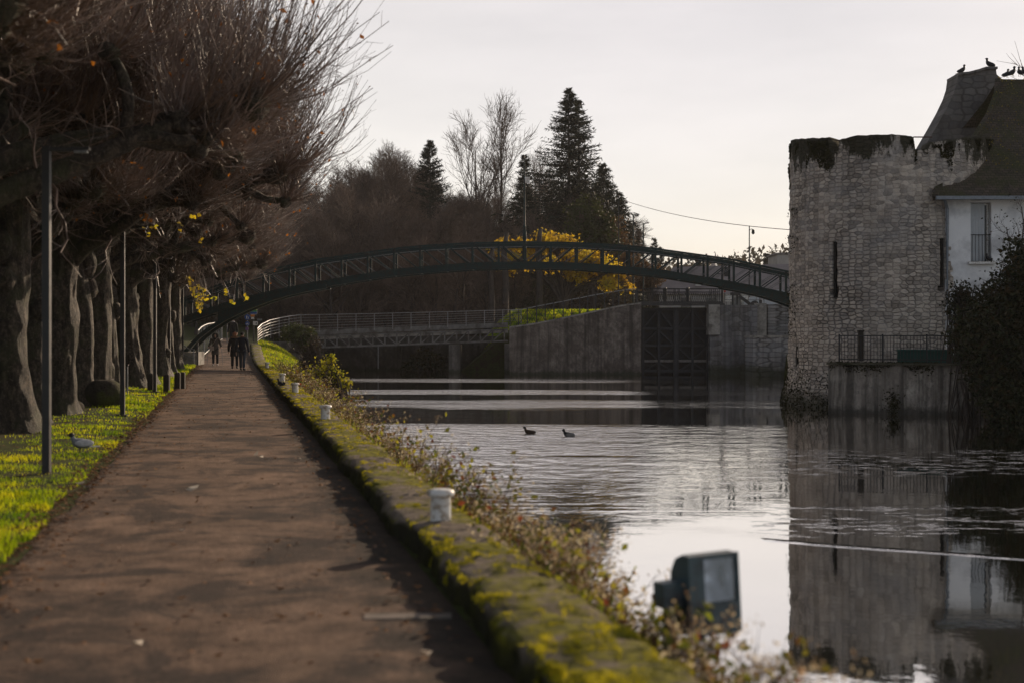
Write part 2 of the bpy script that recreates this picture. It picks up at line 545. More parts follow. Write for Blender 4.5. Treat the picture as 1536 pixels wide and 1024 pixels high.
# the wake of a bird: one low ridge running away to the left
wk = t.math('ADD', t.math('SUBTRACT', y, 20.05), t.math('MULTIPLY', x, 0.55))
wk = t.math('ADD', wk, t.math('MULTIPLY', t.math('SUBTRACT', t.noise(0.7, 2, 0.5), 0.5), 0.25))
wk = t.math('SUBTRACT', 1.0, t.math('MINIMUM', t.math('MULTIPLY', t.math('ABSOLUTE', wk), 5.5), 1.0))
wk = t.math('MULTIPLY', t.math('MULTIPLY', wk, t.maprange(x, 3.2, 3.9, 0.0, 1.0)), t.maprange(t.noise(5, 3, 0.6), 0.3, 0.6, 0.5, 1.1))
hgt = t.math('ADD', hgt, t.math('MULTIPLY', wk, 0.9))
nb = t.bump(hgt, 1.0, 0.075)
wro = t.math('ADD', 0.03, t.math('MULTIPLY', t.math('MULTIPLY', t.math('MINIMUM', band, 1.0), t.math('SUBTRACT', 1.0, lee)), 0.16))
wp1 = t.principled(t.ramp(t.noise(0.15, 3), [(0.4, (0.012, 0.014, 0.010)), (0.6, (0.02, 0.02, 0.013))]), wro, 0, 0.5, nb)
wg_ = t.n('BsdfGlossy'); t.l(wro, wg_.inputs['Roughness']); wg_.inputs[0].default_value = (1.0, 0.965, 0.93, 1)
t.l(nb, wg_.inputs['Normal'])
wm_ = t.n('MixShader'); wm_.inputs[0].default_value = 0.85
t.l(wp1, wm_.inputs[1]); t.l(wg_.outputs[0], wm_.inputs[2])
water = t.done(wm_.outputs[0])
tag(MB().grid(np.stack(np.meshgrid(np.linspace(-60, 60, 25), np.linspace(-15, 129, 25)) + [np.full((25, 25), WATER)], -1)).build('canal_water', water, smooth=True), kind='structure')

# ---------------------------------------------------------------- verge grass, bank growth, litter
rng = np.random.RandomState(4)
grass_m = leaf_mat('grass_blade', (0.09, 0.17, 0.008), (0.28, 0.37, 0.010), 0.64, 1.3, 0.55, c3=(0.52, 0.52, 0.018))
dry_m = leaf_mat('dry_grass', (0.15, 0.11, 0.04), (0.27, 0.20, 0.07), 0.45, 3)

def ground_pts(o, Y):
    X = o - 0.2 * Y
    return np.stack([X, Y, ground_h(X, Y)], 1)

mb = MB()
n = 150000
Y = 8.5 + 66 * rng.rand(n) ** 1.9
o = -1.5 - rng.rand(n) ** 1.25 * (2.6 + 2.0 * smoothstep(Y, 10, 30))
C = ground_pts(o, Y)
patch = nz(C * np.array([1, 1, 0]), 21, 1.1) + 0.7 * nz(C * np.array([1, 1, 0]), 22, 3.5)
thin = smoothstep(-o, 2.6, 4.4)
edge_in = np.where(-o < 1.62 + 0.10 * nz(C * np.array([0, 1, 0]), 11, 2.3), 0, 1)
keep = (patch > -0.12 + 1.4 * thin + 0.35 * rng.normal(size=n)) & (edge_in > 0)
C, Yk = C[keep], Y[keep]
pk = patch[keep]
sc_ = 0.75 + 0.55 * smoothstep(Yk, 15, 50)
mb.blades(C, rng.uniform(0.025, 0.11, len(C)) * (0.75 + 0.55 * np.clip(pk, -0.5, 1.4)) * sc_, 0.008 + 0.012 * smoothstep(Yk, 12, 45), 0.9, rng, 0)
tag(mb.build('verge_grass', [grass_m]), kind='stuff')

# long grass on the bank beyond the wall, sunlit
mb = MB()
n = 60000
Y = 5.5 + 88 * rng.rand(n) ** 1.5
o = 1.93 + rng.rand(n) ** 0.8 * bank_w(Y) * 0.98
C = ground_pts(o, Y)
k = (C[:, 2] > WATER + 0.02) & (nz(C, 31, 1.2) > -0.35 - 0.8 * smoothstep(Y, 40, 60))
C, Yk, ok_ = C[k], Y[k], o[k]
mi = rng.rand(len(C)) < 0.36 - 0.2 * smoothstep(Yk, 40, 60)
hh = rng.uniform(0.10, 0.34, len(C)) * (0.75 + 0.35 * nz(C, 33, 0.9))
mb.blades(C[~mi], hh[~mi], 0.010 + 0.022 * smoothstep(Yk[~mi], 15, 60), 1.1, rng, 0, 0.6)
mb.blades(C[mi], hh[mi] * 1.25, 0.008 + 0.018 * smoothstep(Yk[mi], 15, 60), 1.2, rng, 1, 0.6)
tag(mb.build('bank_grass', [grass_m, dry_m]), kind='stuff')

# brambles, dry stalks and seed heads on the bank
weed_m = leaf_mat('bramble_leaf', (0.04, 0.065, 0.012), (0.10, 0.10, 0.022), 0.45, 6, 0.5, c3=(0.17, 0.05, 0.028))
weed2_m = leaf_mat('yellowing_leaf', (0.16, 0.19, 0.02), (0.30, 0.27, 0.03), 0.55, 5)
stalk_m = rough_mat('dry_stalk', (0.06, 0.03, 0.022), (0.15, 0.09, 0.065), 20, 0.8, 0)
seed_m = leaf_mat('seed_head', (0.12, 0.075, 0.055), (0.30, 0.24, 0.19), 0.5, 8, c3=(0.62, 0.56, 0.50))
mb = MB()
n = 2700
Y = 5.4 + 58 * rng.rand(n) ** 1.7
o = 2.02 + rng.rand(n) * bank_w(Y) * 0.75
C = ground_pts(o, Y)
k = (C[:, 2] > WATER + 0.02) & (nz(C, 41, 0.55) > -0.55)
C, Y, o = C[k], Y[k], o[k]
H = rng.uniform(0.35, 1.15, len(C)) * np.where(Y < 8.5, 0.85, 1.0) * (0.8 + 0.35 * nz(C, 43, 0.6)) * (1.0 - 0.15 * smoothstep(Y, 5, 9))
d0 = np.stack([rng.normal(0.18, 0.35, len(C)), rng.normal(0, 0.35, len(C)), np.ones(len(C))], 1)
d0 /= np.linalg.norm(d0, axis=1, keepdims=True)
K = 6
pts = [C - np.array([0, 0, 0.03])]
d = d0.copy()
for i in range(K - 1):
    d = d + rng.normal(size=d.shape) * 0.16 + np.array([0.05, 0, -0.09])
    d /= np.linalg.norm(d, axis=1, keepdims=True)
    pts.append(pts[-1] + d * (H / (K - 1))[:, None])
ST = np.stack(pts, 1)
RT = (0.0042 + 0.004 * smoothstep(Y, 15, 50))[:, None] * np.linspace(1, 0.4, K)[None]
mb.tubes(ST, RT, 3, 2)
S2, R2 = spawn(ST, RT, 4, 0.35, 0.98, 0.10, 0.28, (0.4, 1.2), 3, rng, 0.1, 0.25, 0.7, 0.5, 0.002)
mb.tubes(S2, R2, 3, 2)
dens = 8
i = np.repeat(np.arange(len(ST)), dens)
tt = rng.uniform(0.12, 1.0, len(i)) * (K - 1)
kk = np.minimum(tt.astype(int), K - 2)
Lp = ST[i, kk] + (ST[i, kk + 1] - ST[i, kk]) * (tt - kk)[:, None] + rng.normal(size=(len(i), 3)) * 0.055
sel = rng.rand(len(i))
brown = nz(C, 45, 0.5)[i] + rng.normal(size=len(i)) * 0.3
sz = rng.uniform(0.03, 0.085, len(i)) * (1 + 0.4 * smoothstep(Y[i], 20, 50))
mb.leaves(Lp[brown < 0.15], sz[brown < 0.15], rng, 0)
mb.leaves(Lp[(brown >= 0.15) & (brown < 0.42)], sz[(brown >= 0.15) & (brown < 0.42)], rng, 1)
E = S2[:, -1]
e2 = np.repeat(E, 6, 0) + rng.normal(size=(len(E) * 6, 3)) * 0.025
m2 = np.repeat(nz(C, 47, 0.7)[np.repeat(np.arange(len(C)), 4)] > -0.35, 6)
mb.leaves(e2[m2], rng.uniform(0.012, 0.032, m2.sum()), rng, 3)
tag(mb.build('bank_undergrowth', [weed_m, weed2_m, stalk_m, seed_m]), kind='stuff')

# fallen plane leaves along the path edge and on the path
fall_m = leaf_mat('fallen_leaf', (0.06, 0.03, 0.018), (0.15, 0.07, 0.03), 0.15, 7, 0.7, c3=(0.22, 0.11, 0.045))
pale_m = leaf_mat('pale_leaf', (0.42, 0.34, 0.26), (0.6, 0.52, 0.42), 0.2, 7, 0.5)
mb = MB()
n = 11000
Y = 7 + 66 * rng.rand(n) ** 1.1
u = rng.rand(n)
o = np.where(u < 0.62, -1.62 + np.abs(rng.normal(size=n)) * 0.22 - rng.rand(n) * 0.25, np.where(u < 0.70, rng.uniform(-1.3, 1.2, n), np.where(u < 0.77, 1.25 - np.abs(rng.normal(size=n)) * 0.16, -1.8 - rng.rand(n) * 3)))
C = np.stack([o - 0.2 * Y, Y, np.where(o < -1.55, ground_h(o - 0.2 * Y, Y), ramp_z(Y) + 0.012) + 0.018 + 0.01 * rng.rand(n)], 1)
mb.leaves(C, rng.uniform(0.025, 0.075, n), rng, 0, 0.9, 0.8, 0.3)
lp = [P(x, y, EYE * F / (y - 500)) + np.array([0, 0, 0.035]) for x, y in ((382, 684), (392, 687), (290, 733), (286, 737), (131, 733), (120, 727), (273, 799), (640, 985), (208, 970), (60, 600), (450, 690))]
mb.leaves(np.array(lp), np.array([0.15, 0.10, 0.16, 0.12, 0.1, 0.13, 0.06, 0.08, 0.08, 0.1, 0.08]), rng, 1, 0.9, 0.5, 0.5)
tag(mb.build('fallen_leaves', [fall_m, pale_m]), kind='stuff')
# ---------------------------------------------------------------- materials for built things
moss_m = leaf_mat('moss', (0.11, 0.115, 0.010), (0.31, 0.29, 0.018), 0.5, 5, 0.8, c3=(0.55, 0.49, 0.03))
green_paint = rough_mat('dark_green_paint', (0.007, 0.022, 0.023), (0.013, 0.036, 0.037), 9, 0.5, 0.15, 0.004, c3=(0.022, 0.022, 0.019), s3=6, spec=0.25)
dark_metal = rough_mat('dark_metal', (0.013, 0.013, 0.014), (0.026, 0.025, 0.025), 12, 0.5, 0.15, 0.003, spec=0.5)
galv = rough_mat('galvanised_steel', (0.16, 0.165, 0.17), (0.26, 0.26, 0.265), 14, 0.45, 0.1, 0.003, metal=0.6, spec=0.5)
white_paint = rough_mat('white_paint', (0.58, 0.57, 0.55), (0.74, 0.73, 0.70), 8, 0.45, 0.25, 0.004, c3=(0.33, 0.27, 0.21), s3=16, spec=0.5)
dark_wood = rough_mat('dark_wood', (0.022, 0.018, 0.014), (0.05, 0.042, 0.034), 9, 0.85, 0.6, 0.01, stretch=(3, 3, 0.5))
concrete = rough_mat('concrete', (0.22, 0.205, 0.185), (0.34, 0.32, 0.29), 5, 0.9, 0.5, 0.015, c3=(0.12, 0.11, 0.10))
glass_dark = rough_mat('window_glass', (0.03, 0.035, 0.045), (0.05, 0.055, 0.065), 2, 0.08, 0, spec=0.6)

def stone_mat(name, mode='wall', R=3.6, top=None, base=WATER, pale=(0.30, 0.275, 0.25), mid=(0.21, 0.195, 0.18), dark=(0.115, 0.105, 0.10), mortar=(0.075, 0.068, 0.062), sx=1.6, sz=4.2, streak=0.3, mossc=(0.022, 0.022, 0.010), relief=0.05, crisp=1.0):
    "rubble masonry: irregular courses of stones with recessed joints, water stains, moss below the top"
    t = NT(name)
    x, y, z = t.xyz()
    if mode == 'cyl':
        u = t.math('MULTIPLY', t.math('ARCTAN2', x, t.math('MULTIPLY', y, -1.0)), R)
    elif mode == 'side':
        u = y
    else:
        u = x
    cb = t.n('CombineXYZ')
    t.l(t.math('MULTIPLY', u, sx), cb.inputs[0])
    t.l(t.math('MULTIPLY', z, sz), cb.inputs[1])
    wob = t.n('TexNoise'); wob.inputs['Scale'].default_value = 1.3; wob.inputs['Detail'].default_value = 4
    t.l(cb.outputs[0], wob.inputs['Vector'])
    vm = t.n('VectorMath', operation='SCALE'); vm.inputs['Scale'].default_value = 0.35
    t.l(wob.outputs['Color'], vm.inputs[0])
    va = t.n('VectorMath', operation='ADD')
    t.l(cb.outputs[0], va.inputs[0]); t.l(vm.outputs[0], va.inputs[1])
    vor = t.n('TexVoronoi', feature='F1'); vor.voronoi_dimensions = '2D'; vor.inputs['Scale'].default_value = 1.0; vor.inputs['Randomness'].default_value = 0.62
    ve = t.n('TexVoronoi', feature='DISTANCE_TO_EDGE'); ve.voronoi_dimensions = '2D'; ve.inputs['Scale'].default_value = 1.0; ve.inputs['Randomness'].default_value = 0.62
    t.l(va.outputs[0], vor.inputs['Vector']); t.l(va.outputs[0], ve.inputs['Vector'])
    cell = t.xyz(vor.outputs['Color'])[0]
    joint = t.maprange(ve.outputs['Distance'], 0.03, 0.17, 0.0, 1.0)
    fine = t.noise(11, 8, 0.78)
    cellv = t.math('ADD', t.math('MULTIPLY', cell, 0.42), t.math('MULTIPLY', fine, 0.55))
    col = t.ramp(cellv, [(0.22, dark), (0.5, mid), (0.82, pale)])
    big = t.noise(0.55, 6, 0.65, stretch=(1, 1, 0.6))
    # joints open where the pointing has gone, hidden where it is smeared over
    openj = t.maprange(big, 0.38, 0.62, 0.25 * crisp, 1.0 * crisp)
    if mode == 'cyl':
        openj = t.math('MULTIPLY', openj, t.maprange(z, -0.2, 4.6, 1.0, 0.6))
    col = t.mix(t.math('MULTIPLY', t.math('SUBTRACT', 1.0, joint), openj), col, mortar)
    grey = t.ramp(t.noise(0.8, 6, 0.7), [(0.42, 0.0), (0.62, 1.0)])
    col = t.mix(t.math('MULTIPLY', grey, 0.45), col, (mid[0] * 0.8, mid[1] * 0.9, mid[2] * 1.05))
    if streak:
        st = t.ramp(t.noise(1.0, 6, 0.6, stretch=(2.6, 2.6, 0.16)), [(0.46, 0.0), (0.62, 1.0)])
        col = t.mix(t.math('MULTIPLY', st, streak), col, (0.05, 0.046, 0.042))
    if top is not None:
        drip = t.noise(1.0, 6, 0.7, stretch=(1.5, 1.5, 0.5))
        hm = t.math('ADD', t.maprange(z, top - 2.3, top + 0.1, -0.28, 0.30), t.math('MULTIPLY', drip, 1.0))
        mk = t.ramp(t.math('MULTIPLY', hm, t.math('ADD', 0.8, t.math('MULTIPLY', fine, 0.4))), [(0.55, 0.0), (0.61, 1.0)])
        col = t.mix(t.math('MULTIPLY', mk, 0.93), col, mossc)
    if mode == 'cyl':
        fresh = t.math('MULTIPLY', t.math('MULTIPLY', t.maprange(z, 1.4, 4.8, 0.85, 0.0), joint), t.maprange(t.noise(0.9, 5, 0.65), 0.35, 0.6, 0.3, 1.0))
        col = t.mix(fresh, col, t.ramp(cellv, [(0.3, mid), (0.6, pale), (0.8, (0.72, 0.64, 0.56))]))
    wet = t.math('ADD', t.maprange(z, base, base + 1.25, 0.36, -0.12), t.math('MULTIPLY', big, 0.55))
    col = t.mix(t.math('MULTIPLY', t.ramp(wet, [(0.36, 0.0), (0.50, 1.0)]), 0.8), col, (0.042, 0.045, 0.024))
    h = t.math('ADD', t.math('MULTIPLY', t.math('MULTIPLY', joint, openj), 0.7), t.math('MULTIPLY', fine, 0.6))
    return t.done(t.principled(col, 0.92, 0, 0.15, t.bump(h, 1.0, relief)))

def rendered_wall(name, c1, c2, stain=(0.05, 0.046, 0.04), amount=0.75, lo=0.42, hi=0.62, base_c=(0.03, 0.035, 0.02)):
    "old concrete or render, streaked by running water"
    t = NT(name)
    x, y, z = t.xyz()
    col = t.ramp(t.noise(2.2, 8, 0.7), [(0.34, c1), (0.64, c2)])
    st = t.ramp(t.noise(1.0, 7, 0.65, stretch=(2.4, 2.4, 0.13)), [(lo, 0.0), (hi, 1.0)])
    col = t.mix(t.math('MULTIPLY', st, amount), col, stain)
    b = t.ramp(t.noise(0.8, 8, 0.75), [(0.42, 0.0), (0.58, 1.0)])
    col = t.mix(t.math('MULTIPLY', t.ramp(t.noise(4.5, 7, 0.8), [(0.5, 0.0), (0.64, 1.0)]), 0.6), col, stain)
    col = t.mix(t.math('MULTIPLY', b, 0.6), col, (c1[0] * 0.5, c1[1] * 0.48, c1[2] * 0.47))
    wt_ = t.math('ADD', t.maprange(z, WATER, WATER + 0.7, 0.3, -0.35), t.math('MULTIPLY', t.noise(1.6, 7, 0.75), 0.6))
    col = t.mix(t.ramp(wt_, [(0.3, 0.0), (0.5, 0.7)]), col, base_c)
    return t.done(t.principled(col, 0.92, 0, 0.15, t.bump(t.noise(9, 8, 0.75), 0.8, 0.05)))

# ---------------------------------------------------------------- low mossy wall along the path
t = NT('mossy_coping')
v = t.coords()
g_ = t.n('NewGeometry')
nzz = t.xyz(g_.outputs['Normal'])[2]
c = t.ramp(t.noise(7, 7, 0.7), [(0.34, (0.10, 0.082, 0.066)), (0.62, (0.28, 0.23, 0.185))])
ms = t.math('ADD', t.noise(1.7, 7, 0.72, stretch=(1, 0.6, 1)), t.math('MULTIPLY', t.noise(9, 5, 0.7), 0.25))
mk = t.ramp(ms, [(0.58, 0.0), (0.68, 1.0)])
c = t.mix(mk, c, t.ramp(t.noise(11, 4), [(0.4, (0.09, 0.09, 0.010)), (0.65, (0.28, 0.26, 0.015))]))
sidec = t.ramp(t.noise(5, 6, 0.7), [(0.4, (0.014, 0.014, 0.007)), (0.6, (0.034, 0.034, 0.012))])  # steep faces: dark moss, with their shade darkened into the colour
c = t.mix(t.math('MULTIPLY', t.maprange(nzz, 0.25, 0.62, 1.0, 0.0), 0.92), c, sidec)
coping_m = t.done(t.principled(c, 0.95, 0, 0.12, t.bump(t.noise(22, 7, 0.75), 1.0, 0.05)))

wall_prof = np.array([[1.385, -0.06], [1.39, 0.04], [1.395, 0.10], [1.405, 0.155], [1.435, 0.187], [1.52, 0.200], [1.63, 0.208], [1.79, 0.204], [1.92, 0.188], [1.985, 0.15], [2.02, 0.10], [2.035, 0.04], [2.04, -0.15]])
yr = np.concatenate([np.arange(3, 26, 0.09), np.arange(26, 88, 0.3)])
PO, PY = np.meshgrid(wall_prof[:, 0], yr)
PZ = np.broadcast_to(wall_prof[:, 1], PO.shape).copy()
ct = np.array([1.71, 0.05])
q = np.stack([PO * 2.2, PY, PZ * 2.2], -1)
dsp = 1 + 0.16 * nz(q, 51, 1.6) + 0.10 * nz(q, 52, 6.5) + 0.06 * nz(q, 54, 15)
groove = np.abs(((PY + 0.25 * nz(q * 0 + np.stack([PY * 0, PY, PY * 0], -1), 53, 0.4)) / 1.25) % 1.0 - 0.5)
dsp -= 0.17 * np.exp(-((0.5 - groove) / 0.03) ** 2)
stone_i = np.floor((PY + 0.25 * nz(q * 0 + np.stack([PY * 0, PY, PY * 0], -1), 53, 0.4)) / 1.25 + 0.0)
wob_s = np.sin(stone_i * 12.9898) * 43758.5453
wob_s = wob_s - np.floor(wob_s)
wob_t = np.sin(stone_i * 78.233) * 12345.678
wob_t = wob_t - np.floor(wob_t)
dsp += 0.09 * (wob_s - 0.5)
PO = ct[0] + (PO - ct[0]) * dsp
PO = PO + 0.05 * (wob_t - 0.5)
PZ = np.where(PZ > 0, ct[1] + (PZ - ct[1]) * dsp, PZ) + ramp_z(PY)
wl = empty('towpath_wall', S(1.6, 20), 0, 'low rounded mossy stone wall running along the right edge of the path', 'wall')
mb = MB().grid(np.stack([PO - 0.2 * PY, PY, PZ], -1) - S(1.6, 20))
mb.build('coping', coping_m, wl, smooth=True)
# moss cushions: short tufts standing on the stone
rng = np.random.RandomState(8)
n = 260000
Y = 4.2 + 62 * rng.rand(n) ** 2.1
u = rng.rand(n)
k = np.minimum((u * 12).astype(int), 11)
f = u * 12 - k
o = wall_prof[k, 0] * (1 - f) + wall_prof[k + 1, 0] * f
z = wall_prof[k, 1] * (1 - f) + wall_prof[k + 1, 1] * f
q = np.stack([o * 2.2, Y, z * 2.2], -1)
ds = 1 + 0.16 * nz(q, 51, 1.6) + 0.10 * nz(q, 52, 6.5) + 0.06 * nz(q, 54, 15)
o2, z2 = ct[0] + (o - ct[0]) * ds, ct[1] + (z - ct[1]) * ds
m = 0.7 * nz(q, 57, 1.2) + 0.9 * nz(q, 58, 5.0) + 0.7 * nz(q, 59, 12.0)
kp = (m > np.where(z > 0.15, 0.18, 1.15)) & (z > -0.02)
C = np.stack([o2 - 0.2 * Y, Y, z2 + ramp_z(Y) - 0.004], 1)[kp] - S(1.6, 20)
mb = MB().blades(C, rng.uniform(0.010, 0.032, kp.sum()) * (0.6 + 0.5 * np.clip(m[kp], 0, 1.4)), 0.007 + 0.016 * smoothstep(Y[kp], 10, 40), 1.0, rng, 0)
tag(mb.build('moss', [moss_m], wl), kind='stuff')

# small white mooring bollards on the wall
def bollard_mesh():
    a = MB().lathe([(0.0, -0.05), (0.088, -0.05), (0.085, 0.0), (0.080, 0.02), (0.078, 0.19), (0.080, 0.20)], sides=24)
    b = MB().lathe([(0.06, 0.195), (0.098, 0.200), (0.106, 0.212), (0.107, 0.232), (0.098, 0.246), (0.06, 0.256), (0.0, 0.259)], sides=24)
    return a, b
a, b = bollard_mesh()
bo = empty('mooring_bollard')
a.build('post', white_paint, bo, smooth=True)
b.build('cap', white_paint, bo, smooth=True)
spots = [(663, 781, 'white mooring bollard on the mossy wall, the largest and nearest to the camera'),
         (487, 629, 'white mooring bollard with a chipped foot, second nearest on the mossy wall'),
         (437, 589, 'small white mooring bollard on the wall beside the perched dark pigeon, on its near side'),
         (413, 572, 'tiny white mooring bollard on the wall just beyond the perched dark pigeon'),
         (398, 552, 'grey shaded mooring bollard on the wall, the farthest one, close to the walking people')]
for i, (px, py, lab) in enumerate(spots):
    c = bo if i == 0 else copy_tree(bo)
    Y = 1.45 * F / (py - 500)
    c.location = S(1.65, Y, 0.195)
    c.rotation_euler.z = i * 1.3
    tag(c, lab, 'bollard', 'white bollards on the mossy wall')

# ---------------------------------------------------------------- lamp posts of the towpath
lp = empty('lamp_post')
H = 3.82
MB().box((0, 0, H / 2 - 0.1), (0.085, 0.085, H + 0.2)).build('pole', dark_metal, lp)
MB().box((0.225, 0, H - 0.035), (0.45, 0.06, 0.05)).box((0.40, 0, H - 0.028), (0.20, 0.10, 0.034)).build('arm', dark_metal, lp)
MB().box((0.40, 0, H - 0.064), (0.15, 0.07, 0.03)).build('lamp_head', galv, lp)
MB().box((0, 0, 0.012), (0.2, 0.2, 0.024)).build('base_plate', dark_metal, lp)
labs = ['tall dark lamp post with a flat arm, beside the grey pigeon on the grass',
        'dark lamp post in the verge between the big round root burl and the path',
        'dark lamp post standing next to the first of the short wooden posts',
        'slim dark lamp post rising behind the short wooden posts at the path edge',
        'thin dark lamp post farthest along the verge, before the concrete steps of the arched footbridge']
for i, (px, py) in enumerate(((70, 713), (184, 623), (232.5, 587.5), (254, 567), (274, 553))):
    c = lp if i == 0 else copy_tree(lp)
    Y = EYE * F / (py - 500)
    c.location = ((px - 768) / F * Y, Y, 0)
    c.rotation_euler.z = 0.05 * math.sin(i * 2.0)
    tag(c, labs[i], 'lamp post', 'lamp posts along the verge')

# short square wooden posts
wp = empty('wooden_post')
MB().box((0, 0, 0.2), (0.16, 0.16, 0.56)).build('post', dark_wood, wp)
MB().box((0, 0, 0.495), (0.16, 0.16, 0.03), taper=0.6).build('cap', dark_wood, wp)
for i, (px, py, lab) in enumerate(((226, 586, 'short dark wooden post farthest left of its row, touching a lamp post'), (250, 588, 'short wide dark wooden post in front of the fourth lamp post'),
                                   (266.5, 584, 'short dark wooden post, left one of the close pair beside the path'), (273.5, 583.5, 'short dark wooden post, right one of the close pair beside the path'))):
    c = wp if i == 0 else copy_tree(wp)
    Y = EYE * F / (py - 500)
    c.location = ((px - 768) / F * Y, Y, 0.0)
    tag(c, lab, 'post', 'short wooden posts at the edge of the path')
st = empty('stake', P(191, 592, EYE * F / 92.), 0, 'thin pale stake with a knob on top, in the grass behind a lamp post', 'stake')
MB().tube([(0, 0, -0.1), (0, 0, 0.78)], 0.022, 6).build('shaft', galv, st)
MB().ball((0, 0, 0.80), (0.045, 0.045, 0.03)).build('knob', dark_metal, st)

slab_m = rough_mat('path_slab', (0.13, 0.105, 0.09), (0.19, 0.155, 0.13), 9, 0.9, 0.5, 0.01, c3=(0.09, 0.08, 0.07), s3=6)
# pale paving slab let into the path in the wall's shade
tag(MB().box((0, 0, 0.0), (0.52, 0.16, 0.05), taper=0.97).build('paving_slab', slab_m, loc=tuple(P(612, 927, EYE * F / 427.) + np.array([0, 0, -0.008])), rz=0.05), 'pale flat stone slab let into the path in the shadow of the mossy wall', 'paving slab')

# ---------------------------------------------------------------- arched footbridge
BY = 73.5
BW = 1.55
def bx(dx): return dx / F * BY
def bz(py): return EYE - (py - 500) / F * BY
botp = np.interp(np.arange(0, 518), [0, 80, 147, 205, 263, 313, 347, 399, 447, 517], [402, 404, 409, 414.5, 424, 432.5, 439, 450, 463, 486])
topp = np.interp(np.arange(0, 518), [0, 80, 150, 187, 213, 267, 313, 347, 399, 447, 517], [362, 363.5, 367.5, 371, 374.5, 382, 388.5, 396, 407, 422, 448])
archp = np.interp(np.arange(0, 518), [0, 300, 330, 360, 387, 420, 447, 470, 487, 503, 517], [402, 430, 435.5, 442.5, 451, 464, 477, 491, 504, 520, 540])
cx = (787 - 768) / F * BY
def arc(arr, sgn, dpx=0.0):
    d = np.arange(0, 518, 11)
    return np.stack([cx + sgn * bx(d), np.full(len(d), 0.0), bz(arr[d] + dpx)], 1)
def chord(mb, arr, y, w, h, half):
    left, right = arc(arr, -1), arc(arr, 1)
    L = np.vstack([left[::-1], right[1:]])
    L[:, 1] = y
    n = len(L)
    T = np.gradient(L, axis=0)
    T /= np.linalg.norm(T, axis=1, keepdims=True)
    U = np.stack([-T[:, 2], T[:, 1] * 0, T[:, 0]], 1)
    U *= np.sign(U[:, 2:3])
    B = np.array([0, 1.0, 0])
    Q = np.stack([L - B * w / 2, L + B * w / 2, L + B * w / 2 - U * h, L - B * w / 2 - U * h], 1)
    i = np.arange(n - 1)[:, None, None] * 4
    j = np.arange(4)[None, :, None]
    j2 = (j + 1) % 4
    Fq = np.concatenate([i + j, i + j2, i + 4 + j2, i + 4 + j], 2).reshape(-1, 4)
    mb.add(Q.reshape(-1, 3), [Fq, np.array([[0, 1, 2, 3], [4 * n - 1, 4 * n - 2, 4 * n - 3, 4 * n - 4]])])
fb = empty('arched_footbridge', (0, BY, 0), 0, 'dark green iron arched footbridge with trussed sides spanning the canal', 'footbridge')
for yy_ in (0.0, BW):
    mb = MB(); chord(mb, topp, yy_, 0.13, 0.10, 0)
    chord(mb, topp + 3.6, yy_, 0.05, 0.14, 0)
    mb.build('top_chord', green_paint, fb)
    mb = MB(); chord(mb, botp - 9.5, yy_, 0.06, 0.33, 0); chord(mb, botp - 9.8, yy_, 0.17, 0.05, 0); chord(mb, botp - 0.6, yy_, 0.17, 0.05, 0)
    mb.build('bottom_chord', green_paint, fb)
    for sg in (-1, 1):
        mb = MB()
        d = np.arange(297, 518, 10)
        L = np.stack([cx + sg * bx(d), np.full(len(d), yy_), bz(archp[d])], 1)
        for a_, b_ in zip(L[:-1], L[1:]):
            mb.beam(a_, b_ + (b_ - a_) * 0.06, 0.20, 0.26, up=(0, 1, 0))
        # spandrel plates between the arch rib and the deck girder
        d = np.arange(330, 470, 10)
        for d1, d2 in zip(d[:-1], d[1:]):
            x1, x2 = cx + sg * bx(d1), cx + sg * bx(d2)
            z = [bz(botp[d1]) + 0.03, bz(botp[d2]) + 0.03, bz(archp[d2]), bz(archp[d1])]
            V = [(x1, yy_ - 0.02, z[0]), (x2, yy_ - 0.02, z[1]), (x2, yy_ - 0.02, z[2]), (x1, yy_ - 0.02, z[3])]
            mb.prism(V, (0, 0, 0), (0, 0.04, 0))
        mb.build('arch_rib', green_paint, fb)
step = 39.2
for yy_ in (0.0, BW):
    for i in range(-13, 14):
        d = min(abs(i) * step, 517)
        k = int(d)
        sg = 1 if i >= 0 else -1
        x = cx + sg * bx(d)
        MB().box((x, yy_, (bz(topp[k]) + bz(botp[k])) / 2 - 0.0), (0.11, 0.10, bz(topp[k]) - bz(botp[k]) - 0.06)).build('post', green_paint, fb)
        if abs(i) <= 12 and i != 0 or i == 0:
            for s2 in ((-1, 1) if i == 0 else (sg,)):
                d2 = min(d + step, 517); k2 = int(d2)
                # the brace falls from the post nearer the crown's far side towards midspan
                hi = np.array([cx + s2 * bx(d2 - 5), yy_ + 0.055, bz(topp[k2] + 6)])
                lo = np.array([cx + s2 * bx(d + 5), yy_ + 0.055, bz(botp[k] - 8)])
                if abs(i) <= 12:
                    MB().beam(lo, hi, 0.055, 0.10, up=(0, 1, 0)).build('brace', green_paint, fb)
mb = MB()
d = np.arange(0, 518, 11)
for sg in (-1, 1):
    L = np.stack([cx + sg * bx(d), np.full(len(d), BW / 2), bz(botp[d] - 7.2)], 1)
    for a_, b_ in zip(L[:-1], L[1:]):
        mb.beam(a_, b_, BW - 0.2, 0.06)
mb.build('deck', dark_wood, fb)
for i in range(-13, 14):
    k = int(min(abs(i) * step, 517)); x = cx + (1 if i >= 0 else -1) * bx(k)
    MB().beam((x, 0.06, bz(botp[k] - 2)), (x, BW - 0.06, bz(botp[k] - 2)), 0.09, 0.14).build('cross_beam', green_paint, fb)
